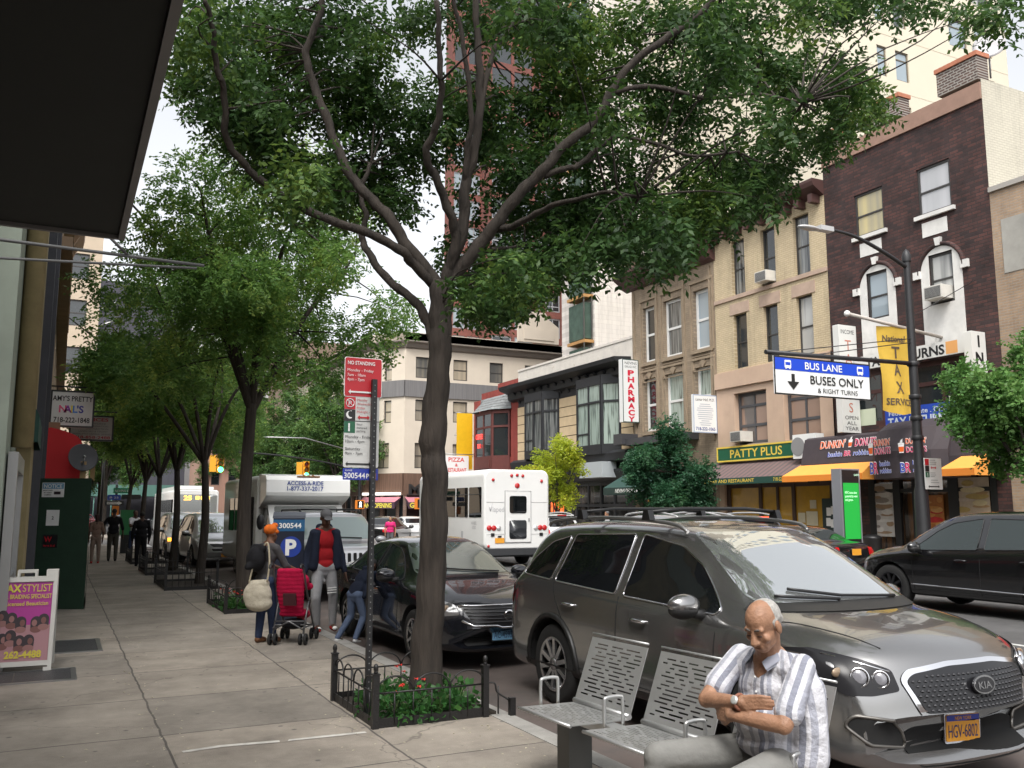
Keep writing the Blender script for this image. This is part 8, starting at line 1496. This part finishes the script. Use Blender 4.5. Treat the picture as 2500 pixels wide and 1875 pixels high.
# ---- sandwich board ----------------------------------------------------------------------------
t = thing('sandwich_board', 'white plastic sandwich board with a magenta hair stylist poster', 'sandwich board', (-.25, 11.73, 0), R(-3)); plas = mat('white_plastic', (.58, .57, .53), .5, var=.08, vs=4)
for s_ in (-1, 1):
    uu = V((1, 0, 0)); vv = V((0, -s_ * .24, 1.08)).normalized(); o = V((0, s_ * .27, .0)) ; mb = MB(); nn_ = uu.cross(vv)
    if s_ > 0: uu = -uu
    W2_ = .31
    for a0, a1, b0, b1 in ((-W2_, -W2_ + .04, .04, 1.02), (W2_ - .04, W2_, .04, 1.02), (-W2_ + .04, W2_ - .04, .06, .11), (-W2_ + .04, W2_ - .04, .97, 1.02), (-W2_, -W2_ + .12, 1.02, 1.1), (W2_ - .12, W2_, 1.02, 1.1), (-.1, .1, 1.07, 1.1), (-.1, -.075, 1.02, 1.07), (.075, .1, 1.02, 1.07), (-W2_, -W2_ + .08, 0, .04), (W2_ - .08, W2_, 0, .04)): mb.rect(o, uu, vv, a0, a1, b0, b1, .03)
    mb.rect(o, uu, vv, -W2_ + .04, W2_ - .04, .11, .97, .012); pn = mb.build('frame', plas, t)
    if s_ < 0:
        of = o + uu.cross(vv) * .012; mb = MB(); r = random.Random(8); mb.rect(of, uu, vv, -W2_ + .045, W2_ - .045, .115, .965, .002, 0); mb.rect(of + uu.cross(vv) * .001, uu, vv, -W2_ + .045, W2_ - .045, .115, .5, .002, 1)
        for k in range(9):
            a, b = -.19 + (k % 5) * .095 + r.uniform(-.03, .03), .56 - (k // 5) * .2 + r.uniform(-.05, .05); q = of + uu.cross(vv) * (.004 + .0006 * k); ell_ = lambda w_, h_, a=a, b=b: [(a + w_ * math.cos(x), b + h_ * math.sin(x)) for x in [6.283 * j / 18 for j in range(18)]]
            mb.prism([(x, y + (-.05 if y < b else 0)) for x, y in ell_(.055, .06)], q, uu, vv, .0003, 2, False); mb.prism([(x + .016 * (k % 3 - 1), y - .012) for x, y in ell_(.026, .036)], q + uu.cross(vv) * .0003, uu, vv, .0003, 3 + k % 2, False); mb.prism([(x, y - .085) for x, y in ell_(.055, .035)], q + uu.cross(vv) * .0003, uu, vv, .0003, 3 + (k + 1) % 2, False)
        ps = mb.build('poster', [mat('magenta_print', (.36, .03, .24), .4), mat('pale_pink_print', (.38, .2, .22), .4), mat('print_black', (.03, .02, .025), .4), mat('print_brown', (.17, .07, .06), .4), mat('print_tan', (.27, .13, .12), .4)], pn)
        mb = MB(); q = of + uu.cross(vv) * .012; mb.text('MAX', q + vv * .86 + uu * -.265, uu, vv, .085, .22, 'l', 0, .04, .001); mb.text('STYLIST', q + vv * .86 + uu * -.035, uu, vv, .085, .29, 'l', 0, .0, .001); mb.text('HAIR BRAIDING SPECIALIST', q + vv * .785, uu, vv, .05, .52, 'c', 0, .01, .001); mb.text('Licensed Beautician', q + vv * .71 + uu * .02, uu, vv, .045, .42, 'c', 0, .01, .001); mb.text('262-4488', q + vv * .15 + uu * .02, uu, vv, .075, .36, 'c', 0, .04, .001); mb.build('lettering', mat('print_yellow', (.6, .5, .06), .5), ps)
t = thing('newspaper_box', 'corner of a red plastic newspaper box at the left edge', 'newspaper box', (-.72, 11.0, 0)); MB().prism(rpoly([(-.2, 0), (.2, 0), (.2, .5), (.12, .62), (-.2, .62)], .05), (0, .22, 0), X1, z_, .44).build('case', mat('red_plastic', (.5, .02, .02), .4), t); mb = MB(); mb.rect((-.15, -.222, .3), X1, z_, 0, .3, 0, .2, .012); mb.build('window', tint, t)
# ---- green plywood enclosure, signs on the left ------------------------------------------------
t = thing('plywood_enclosure', 'dark green plywood enclosure with a NOTICE sign and paper notes', 'hoarding', (0, 18.5, 0), world=True); grn = mat('green_plywood', (.014, .04, .022), .7, var=.2, vs=3, bump=.15, bs=20)
A = V((-.67, 18.74, 0)); Bq = V((.53, 18.14, 0)); u_ = (Bq - A).normalized(); W_ = (Bq - A).length; n_ = u_.cross(V(z_)); mb = MB(); mb.rect(A, u_, z_, 0, W_, 0, 2.32, .02); bk = V((.55, 18.2, 0)); mb.add([(.55, 18.12, 0), (.62, 20.7, 0), (.62, 20.7, 2.32), (.55, 18.12, 2.32)], [(0, 1, 2, 3)]); mb.add([(-.67, 18.74, 2.3), (.55, 18.14, 2.3), (.62, 20.7, 2.3), (-.55, 20.7, 2.3)], [(0, 1, 2, 3)]); mb.build('board', grn, t)
mb = MB(); mb.rect(A + n_ * .02, u_, z_, .46, .86, 1.98, 2.24, .006, 0); mb.rect(A + n_ * .026, u_, z_, .47, .85, 2.13, 2.23, .002, 1); mb.rect(A + n_ * .02, u_, z_, .57, .8, 1.47, 1.75, .006, 0); mb.rect(A + n_ * .02, u_, z_, .53, .8, 1.08, 1.31, .006, 2)
o = A + n_ * .028; tt = lambda s_, a, b, h_, m, w=None: mb.text(s_, o + u_ * a + V((0, 0, b)), u_, z_, h_, w, 'c', m, .02)
tt('NOTICE', .66, 2.145, .07, 0, .33); tt('MONITORED', .57, 2.09, .022, 3, .17); tt('BY VIDEO', .57, 2.05, .022, 3, .14); tt('CAMERA', .57, 2.01, .022, 3, .13); mb.rect(o, u_, z_, .68, .8, 2.03, 2.08, .003, 3); tt('2', .69, 1.58, .06, 3); tt('W', .63, 1.18, .1, 4, .14); tt('large & xl', .66, 1.1, .035, 4, .2)
mb.build('notice', [sign_w, mat('notice_blue', (.12, .3, .45), .5), sign_k, mat('print_black', (.03, .02, .025)), sign_r], t)
t = thing('shop_awning', 'bright red rounded canvas awning end above the green plywood enclosure', 'awning', (0, 20, 2.3), world=True); mb = MB(); P = [(-.36, 2.3), (.38, 2.3), (.37, 2.98), (.33, 3.1), (.24, 3.18), (.05, 3.26), (-.2, 3.32), (-.3, 3.3)]; mb.prism(P, (0, 21.4, 0), X1, z_, 2.0); mb.build('canvas', mat('red_canvas', (.62, .02, .025), .7, var=.05), t)
t = thing('satellite_dish', 'dark grey satellite dish on a wooden post by the red awning', 'satellite dish', (.36, 19.0, 2.3)); mb = MB(); rot = V((.25, -1, .25)).to_track_quat('Z', 'Y').to_matrix(); mb.lathe([(0, 0), (.12, .015), (.25, .06), (.27, .075), (.25, .07), (.12, .025), (0, .012)], (0, 0, .42), 'z', 24, 0, True, rot); mb.build('dish', mat('dish_grey', (.07, .07, .08), .5), t)
mb = MB(); mb.box(-.02, .08, -.05, .05, -.1, .36); mb.box(.16, .24, .1, .2, 0, .6); mb.build('post', mat('raw_timber', (.38, .26, .13), .8, var=.2), t); mb = MB(); mb.tube([(0, 0, .36), (.02, -.24, .3), (.03, -.3, .42)], .012, 5); mb.ell((.03, -.31, .44), .03, None, 8, 6); mb.build('feed_arm', steel, t)
t, o = board('hanging_sign', "square white hanging sign reading AMY'S PRETTY NAIL'S", (-.27, 21, 3.46), X1, .84, .77, .1, mat('lightbox_white', (.62, .63, .62), .4), border=sign_k)
words(t, [("AMY'S PRETTY", .42, .55, .11, dict(w=.76, bold=.02)), ('718-222-1848', .42, .1, .11, dict(w=.68, bold=.02))], sign_k, o, X1)
for k, (ch, a, c) in enumerate((('N', .24, (.7, .08, .2)), ('A', .335, (.25, .05, .35)), ('I', .41, (.75, .6, .05)), ('L', .475, (.05, .2, .6)), ("'S", .57, (.04, .04, .3)))): words(t, [(ch, a, .31, .15, dict(bold=.03))], mat('nail_letter_%d' % k, c, .4), o, X1, 'letter')
mb = MB(); mb.tube([(-.5, 21, 4.32), (.62, 21, 4.32)], .016, 6); [mb.tube([(x, 21, 4.32), (x, 21, 4.23)], .008, 5) for x in (-.15, .45)]; mb.build('bracket', sign_k, t)
t, o = board('hanging_sign', 'law offices sign with red lettering half hidden behind the nail salon sign', (.12, 22.6, 3.3), X1, .92, .58, .1, mat('aged_white', (.5, .49, .47), .5), border=sign_k)
words(t, [('OFFICES', .5, .45, .075, dict(w=.6, bold=.02, m=1)), ('DIVORCE', .6, .375, .04, dict(w=.3)), ('DISCRIMINATION', .55, .315, .04, dict(w=.5)), ('IMMIGRATION', .58, .255, .04, dict(w=.45)), ('LANDLORD & TENANT', .5, .195, .04, dict(w=.6)), ('BANKRUPTCY CRIMINAL DEFENSE', .47, .135, .04, dict(w=.78)), ('718-858-2488', .48, .05, .065, dict(w=.75, bold=.02, m=1))], [mat('print_grey', (.12, .12, .13), .5), mat('print_red', (.45, .03, .05), .5)], o, X1)
mb = MB(); mb.tube([(-.4, 22.6, 3.98), (1.1, 22.6, 3.98)], .018, 6); mb.build('bracket', sign_k, t)
# ---- street light with bus lane sign -----------------------------------------------------------
pole = thing('street_light', 'black street light pole with a long curved arm over the road', 'street light', (19.38, 15.8, 0), world=True); pm = mat('chipped_black_pole', (.018, .018, .02), .5, var=.2, vs=6, dirt=((.25, .25, .25), 5, .72))
mb = MB(); mb.lathe([(.24, 0), (.22, .3), (.19, .5), (.17, 2.2), (.13, 2.35), (.12, 4), (.085, 8.1), (.085, 8.2)], (19.38, 15.8, 0), 'z', 16); mb.lathe([(.11, 8.15), (.12, 8.3), (.07, 8.42), (.0, 8.5)], (19.38, 15.8, 0), 'z', 12); [mb.lathe([(.14, z0), (.15, z0 + .02), (.15, z0 + .09), (.14, z0 + .11)], (19.38, 15.8, 0), 'z', 14) for z0 in (3.5, 4.0, 4.55, 5.4)]; mb.build('pole', pm, pole)
mb = MB(); mb.tube(smooth_path([(19.35, 15.8, 8.0), (18.6, 15.82, 8.3), (17.6, 15.85, 8.6), (16.7, 15.88, 8.68)], 5), [.06 - .0015 * k for k in range(16)], 8); mb.build('arm', pm, pole)
mb = MB(); mb.ell((16.1, 15.9, 8.62), (.36, .13, .06), None, 16, 8); mb.obox((16.62, 15.88, 8.66), (.42, .2, .12)); mb.build('lamp_head', mat('lamp_grey', (.5, .5, .5), .4, .3), pole)
mb = MB(); mb.tube([(19.35, 15.78, 5.46), (14.45, 15.78, 5.38)], .055, 8); mb.tube([(19.3, 15.76, 6.1), (15.0, 15.78, 5.43)], .012, 5); mb.tube([(19.3, 15.76, 6.0), (16, 15.78, 5.43)], .012, 5); mb.build('sign_arm', pm, pole)
t, o = board('traffic_sign', 'large overhead white and blue BUS LANE sign hung from the pole arm', (14.62, 15.74, 4.4), X1, 3.1, .9, .03, border=sign_k)
mb = MB(); mb.rect(o, X1, z_, .035, 3.065, .585, .865, .006); mb.build('header', mat('bus_lane_blue', (.01, .06, .55), .4), t); oo = o - V((0, .01, 0))
words(t, [('BUS LANE', 1.55, .64, .175, dict(w=1.2, bold=.015)), ('BUSES ONLY', 1.98, .3, .21, dict(w=1.75, bold=.01, m=1)), ('& RIGHT TURNS', 1.98, .1, .12, dict(w=1.3, m=1))], [sign_w, sign_k], oo, X1)
mb = MB(); mb.prism([(.52, .5), (.62, .5), (.62, .32), (.75, .32), (.57, .13), (.39, .32), (.52, .32)], oo, X1, z_, .004); mb.build('arrow', sign_k, t)
mb = MB()
for a in (.42, 2.75): mb.prism(rpoly([(a - .1, .63), (a + .1, .63), (a + .1, .82), (a - .1, .82)], .03), oo, X1, z_, .004, 0, False); mb.rect(oo - V((0, .004, 0)), X1, z_, a - .075, a + .075, .7, .77, .003, 1); [mb.rect(oo, X1, z_, b - .02, b + .02, .61, .632, .004, 0) for b in (a - .06, a + .06)]
mb.build('bus_symbol', [sign_w, mat('bus_lane_blue', (0, 0, 0))], t)
t, o = board('parking_sign', 'small white parking rules plate fixed on the street light pole', (19.32, 15.62, 2.26), X1, .62, .78, .02, mat('plate_white', (.72, .72, .7), .4))
mb = MB(); mb.rect(o, X1, z_, .02, .16, .6, .76, .004, 0); mb.rect(o, X1, z_, .02, .16, .44, .59, .004, 1); mb.rect(o, X1, z_, .02, .16, .3, .43, .004, 2); mb.text('1', o + V((.09, -.006, .315)), X1, z_, .09, None, 'c', 3, .03); [mb.rect(o, X1, z_, .2, .2 + l, b, b + .02, .003, 4) for l, b in ((.2, .72), (.24, .67), (.22, .62), (.18, .4), (.2, .35), (.16, .31), (.25, .22), (.3, .16))]; arrow(mb, o, X1, .22, .42, .54, 0, .035); arrow(mb, o, X1, .1, .5, .07, 1, .035); mb.build('lettering', [sign_r, sign_k, sign_g, sign_w, mat('print_pale', (.4, .4, .4), .5)], t)
# ---- tax office signs on the brown building ----------------------------------------------------
t, o = board('hanging_sign', 'tall white vertical TAX RETURNS sign at the left end of the brown building', (23.15, 22, 4.3), X1, .82, 3.65, .25, mat('aged_sign_white', (.66, .66, .63), .5))
words(t, [('INCOME', .41, 3.35, .15, dict(w=.6, m=1)), ('T', .41, 2.8, .36, dict(m=0)), ('A', .41, 2.32, .36, dict(m=0)), ('X', .41, 1.86, .36, dict(m=0)), ('N', .41, 1.12, .34, dict(m=0)), ('S', .41, .68, .34, dict(m=0)), ('OPEN', .41, .44, .13, dict(w=.6, m=1)), ('ALL', .41, .26, .13, dict(w=.45, m=1)), ('YEAR', .41, .08, .13, dict(w=.6, m=1))], [mat('faded_red_letter', (.5, .16, .1), .5), sign_k], o, X1)
t, o = board('hanging_sign', 'short white vertical sign with black letters at the right end of the brown building', (23.35, 17.25, 4.9), X1, .62, 2.0, .25, mat('aged_sign_white', (1, 1, 1))); words(t, [('I', .31, 1.55, .34, dict(bold=.04)), ('N', .31, 1.05, .34, dict(bold=.04)), ('C', .31, .55, .34, dict(bold=.04))], sign_k, o, X1)
t, o = board('shop_sign', 'long white band reading TAX RETURNS across the brown building', (23.82, 21.7, 6.38), U, 4.3, .44, .08, mat('aged_sign_white', (1, 1, 1))); words(t, [('TAX', .95, .06, .3, dict(w=.9, bold=.03)), ('RETURNS', 2.55, .06, .3, dict(w=1.9, bold=.03))], sign_k, o, U); mb = MB(); mb.rect(o, U, z_, 3.55, 3.95, .03, .41, .004); mb.build('colour_patch', mat('faded_orange', (.7, .35, .12), .5), t)
t, o = board('banner', 'blue banner reading Federal State City TAX RETURNS over the doughnut shop', (23.78, 20.55, 4.32), U, 2.6, .66, .02, mat('banner_blue', (.015, .06, .4), .5)); words(t, [('Federal . State . City', 1.2, .41, .16, dict(w=2.1, bold=.01)), ('TAX RETURNS', 1.25, .08, .27, dict(w=2.3, bold=.03))], mat('banner_pale', (.6, .65, .7), .5), o, U)
t = thing('flagpole', 'pale slanting flagpole with ball end jutting from the brown building', 'flagpole', (24, 18.45, 7)); mb = MB(); mb.tube([(0, 0, 0), (-3.9, 0, .35)], .055, 8); mb.build('pole', mat('weathered_white_pole', (.45, .41, .37), .6, var=.2), t); mb = MB(); mb.ell((-3.98, 0, .36), .09, None, 12, 8); mb.build('finial', white, t); mb = MB(); mb.tube([(-.02, -1.2, 1.5), (-2.0, 0, .18)], .012, 5); mb.build('stay', sign_k, t)
t = thing('banner', 'yellow cloth TAX SERVICE banner hanging from the slanted flagpole', 'banner', (22.05, 18.45, 4.6), world=True); mb = MB(); NX, NZ = 18, 24; cl = lambda a, b: V((21.25 + a * 1.42, 18.45 + .05 * math.sin(a * 9 + b * 2) * (1 - b * .6) - .06 * math.sin(b * 5 + a * 3), 4.62 + b * 2.55 - (.12 * (1 - abs(2 * a - 1)) if b < .02 else 0) - (1 - a) * b * .05))
mb.add([cl(i / NX, j / NZ) for j in range(NZ + 1) for i in range(NX + 1)], [(j * (NX + 1) + i, j * (NX + 1) + i + 1, (j + 1) * (NX + 1) + i + 1, (j + 1) * (NX + 1) + i) for j in range(NZ) for i in range(NX)], 0, True); mb.build('cloth', mat('yellow_cloth', (.56, .37, .05), .8, var=.1, vs=4), t)
mb = MB()
for s_, a, b, h_, w_ in (('National', .45, .82, .2, .95), ('T', .5, .63, .36, .4), ('A', .5, .42, .36, .4), ('X', .5, .21, .36, .4), ('SERVICE', .5, .07, .2, 1.2)):
    vs_, fs_ = glyphs(s_, .02); x0 = min(p[0] for p in vs_); x1 = max(p[0] for p in vs_); mb.add([cl(a + ((p[0] - x0) / (x1 - x0) - .5) * w_ / 1.55, b + p[1] * h_ / .73 / 2.55) + V((0, -.012, 0)) for p in vs_], fs_)
mb.build('lettering', mat('banner_brown', (.1, .07, .05), .6), t)
# ---- pharmacy and doctor signs -----------------------------------------------------------------
t, o = board('hanging_sign', 'tall white vertical PHARMACY sign with red letters on the stone building corner', (23.1, 35.05, 5.77), X1, .9, 2.96, .3, mat('lightbox_bright', (.75, .76, .75), .35), border=mat('dark_green_edge', (.02, .06, .05), .5)); words(t, [('NEVINS', .47, 2.72, .13, dict(w=.66, m=1)), ('DRUGS INC.', .47, 2.56, .1, dict(w=.66, m=1))] + [(c_, .47, 2.2 - k * .31, .25, dict(w=.36, bold=.05)) for k, c_ in enumerate('PHARMACY')], [mat('pharmacy_red', (.6, .02, .05), .4), sign_k], o, X1)
t, o = board('hanging_sign', 'white doctor plate with small blue print hanging between stone and yellow building', (22.75, 29.25, 4.85), X1, 1.2, 1.55, .12, mat('lightbox_bright', (1, 1, 1)), border=mat('pale_blue_edge', (.35, .42, .55), .5)); words(t, [('Lamar Hall, M.D.', .6, 1.3, .12, dict(w=.95, shear=.2)), ('718-222-1065', .6, .1, .13, dict(w=.98, bold=.02, m=1))], [sign_k, mat('letter_blue', (.03, .06, .25))], o, X1); mb = MB(); [mb.rect(o, X1, z_, .6 - l / 2, .6 + l / 2, .3 + k * .085, .33 + k * .085, .003) for k, l in enumerate((.5, .6, .4, .7, .75, .8, .7, .85, .8, .6, .5))]; mb.build('small_print', mat('print_pale_blue', (.4, .43, .48), .5), t)
# ---- information kiosk -------------------------------------------------------------------------
t = thing('info_kiosk', 'slim grey information kiosk with a glowing green screen', 'kiosk', (19.9, 18.7, 0), world=True); mb = MB(); mb.box(19.5, 20.25, 18.52, 18.85, 0, 2.9); mb.build('body', mat('kiosk_grey', (.3, .31, .34), .4, .3), t); mb = MB(); mb.rect((19.56, 18.52, 0), X1, z_, 0, .63, .62, 2.86, .01); mb.build('bezel', sign_k, t); mb = MB(); mb.rect((19.58, 18.51, 0), X1, z_, 0, .59, .95, 2.5, .01); s_ = mb.build('screen', mat('screen_green', (.02, .34, .05), .3, emit=.3), t)
mb = MB(); [mb.text(q, (19.62, 18.49, 2.2 - k * .1), X1, z_, .07, w_, 'l') for k, (q, w_) in enumerate((('NYC tests sites', .45), ('powered by wind', .46), ('and green.', .3)))]; mb.text('LinkNYC', (20.0, 18.49, 2.7), X1, z_, .06, .2, 'l'); mb.build('lettering', mat('screen_white', (.6, .9, .65), .4, emit=.5), s_)
t = thing('litter_bin', 'black street litter bin before the doughnut shop door', 'litter bin', (22.6, 20.3, 0)); mb = MB(); mb.lathe([(.24, 0), (.27, .1), (.28, .85), (.3, .9), (.25, .95), (.12, 1.0)], (0, 0, 0), 'z', 18); mb.build('bin', black, t)
# ---- signals and signs at the crossing ---------------------------------------------------------
sig_y = mat('signal_yellow', (.7, .34, .02), .5)
def signal(label, x, y, z, k=1., rz=0.):
    t = thing('traffic_light', label, 'traffic light', (x, y, z), rz, 'traffic lights at the crossing'); mb = MB(); mb.box(-.2 * k, .2 * k, -.12, .12, -.55 * k, .55 * k); mb.box(-.62 * k, -.25 * k, -.1, .1, -.5 * k, .5 * k); mb.build('housing', sig_y, t)
    for j, m_ in enumerate((mat('dim_red_lens', (.1, .01, .01), .4), mat('dim_amber_lens', (.12, .06, .01), .4), mat('signal_green_glow', (.05, 1, .45), .4, emit=3.5))): mb = MB(); mb.lathe([(.16 * k, -.05), (.12 * k, -.08), (0, -.1)], (0, -.1, (.36 - j * .36) * k), 'y', 14); mb.build('lens', m_, t)
    mb = MB(); [mb.lathe([(.17 * k, -.02), (.17 * k, -.22)], (0, -.1, (.36 - j * .36) * k), 'y', 12) for j in range(3)]; mb.build('visor', sig_y, t); return t
signal('yellow traffic light with a lit green lens above the van roof', 16.1, 66, 4.66, 1.1); signal('yellow traffic light with a lit green lens among the tree branches', 10.05, 66, 4.97, 1.15)
t = thing('signal_mast', 'long dark mast arm carrying the traffic lights at the crossing', 'signal mast', (20.3, 66.3, 0), world=True); mb = MB(); mb.lathe([(.15, 0), (.1, 6)], (20.3, 66.3, 0), 'z', 10); mb.tube(smooth_path([(20.3, 66.3, 4.6), (18, 66.3, 5.2), (14, 66.3, 5.7), (9.6, 66.3, 5.9)], 5), .06, 6); mb.build('arm', black, t); mb = MB(); mb.ell((11.0, 66.2, 6.9), (.5, .2, .1), None, 10, 6); mb.tube([(20.3, 66.3, 6), (16, 66.2, 7), (11.4, 66.2, 6.95)], .05, 6); mb.build('lamp_arm', steel, t)
for x, y, z, lb in ((19.3, 50.8, 2.12, 'orange framed walk signal glowing white beside the big tree trunk'), (20.0, 65.2, 2.15, 'orange pedestrian signal by the right edge of the van')):
    t = thing('pedestrian_signal', lb, 'pedestrian signal', (x, y, z), R(8)); MB().box(-.32, .32, -.1, .16, -.32, .32).build('housing', mat('signal_orange', (.75, .22, .02), .5), t); MB().rect((-.25, -.1, -.25), X1, z_, 0, .5, 0, .5, .01).build('face', sign_k, t)
    mb = MB(); mb.prism([(-.04, .2), (.04, .2), (.09, .05), (.05, 0), (.1, -.2), (.04, -.2), (0, -.05), (-.08, -.2), (-.12, -.18), (-.04, .02), (-.1, .06)], (0, -.112, 0), X1, z_, .004); mb.build('walk_figure', mat('walk_white', (1, 1, .95), .4, emit=1.6), t); MB().tube([(.1, .2, -z), (.1, .2, .6)], .07, 8).build('post', black, t)
t = thing('street_sign', 'post with a green street name sign and ONE WAY arrow at the far corner', 'sign', (2.55, 49.6, 0), world=True); MB().tube([(2.6, 49.6, 0), (2.6, 49.6, 3.0)], .06, 8).build('post', black, t)
mb = MB(); mb.rect((2.45, 49.55, 0), X1, z_, 0, .85, 2.58, 2.84, .02, 0); mb.rect((2.2, 49.5, 0), X1, z_, 0, .6, 2.25, 2.5, .02, 1); mb.rect((2.1, 49.5, 0), X1, z_, 0, .85, 1.98, 2.2, .02, 2); mb.rect((2.85, 49.7, 0), X1, z_, 0, .9, 2.28, 2.52, .02, 2); mb.prism([(.08, .04), (.6, .04), (.6, .0), (.78, .1), (.6, .2), (.6, .16), (.08, .16)], (2.1, 49.47, 1.99), X1, z_, .004, 3); mb.build('plate', [mat('street_green', (.03, .3, .15), .5), mat('route_blue', (.03, .08, .45), .5), sign_k, sign_w], t)
mb = MB(); mb.text('NEVINS ST', (2.87, 49.52, 2.64), X1, z_, .13, .7); mb.text('B 25', (2.5, 49.47, 2.32), X1, z_, .1, .4); mb.build('lettering', sign_w, t); mb = MB(); mb.text('ONE WAY', (2.43, 49.465, 2.06), X1, z_, .075, .42); mb.build('small_lettering', sign_k, t); MB().box(2.45, 2.75, 49.4, 49.6, 1.5, 1.95).build('signal_box', mat('signal_orange', (1, 1, 1)), t)
t = thing('street_lamp', 'dark lamp post with short arm at the far left corner', 'street light', (1.95, 49.8, 0)); mb = MB(); mb.tube([(0, 0, 0), (0, 0, 4.9)], [.09, .06], 8); mb.tube([(0, 0, 4.85), (.9, 0, 5.1)], .04, 6); mb.build('pole', black, t); MB().ell((1.1, 0, 5.1), (.25, .1, .06), None, 10, 6).build('lamp', steel, t)
t = thing('utility_cabinet', 'green street cabinet on a dark base beyond the pedestrians', 'cabinet', (2.6, 40.5, 0)); MB().box(-.28, .28, -.2, .2, .75, 1.75).build('case', mat('cabinet_green', (.02, .16, .05), .5), t); MB().box(-.22, .22, -.15, .15, 0, .75).build('base', black, t)
for x, y, z, lb in ((24.6, 21.4, 14.6, 'grey satellite dish on the roof behind the left chimney of the brown building'), (24.8, 16.75, 15.2, 'grey satellite dish on the roof behind the right chimney of the brown building')):
    t = thing('satellite_dish', lb, 'satellite dish', (x, y, z)); mb = MB(); mb.lathe([(0, 0), (.25, .03), (.46, .12), (.47, .14), (.25, .05), (0, .02)], (0, 0, .62), 'z', 20, 0, True, V((-.8, -.6, .35)).to_track_quat('Z', 'Y').to_matrix()); mb.build('dish', mat('roof_dish_grey', (.42, .41, .42), .5), t); MB().tube([(.05, .05, -.3), (.05, .05, .6)], .03, 6).build('mast', steel, t)
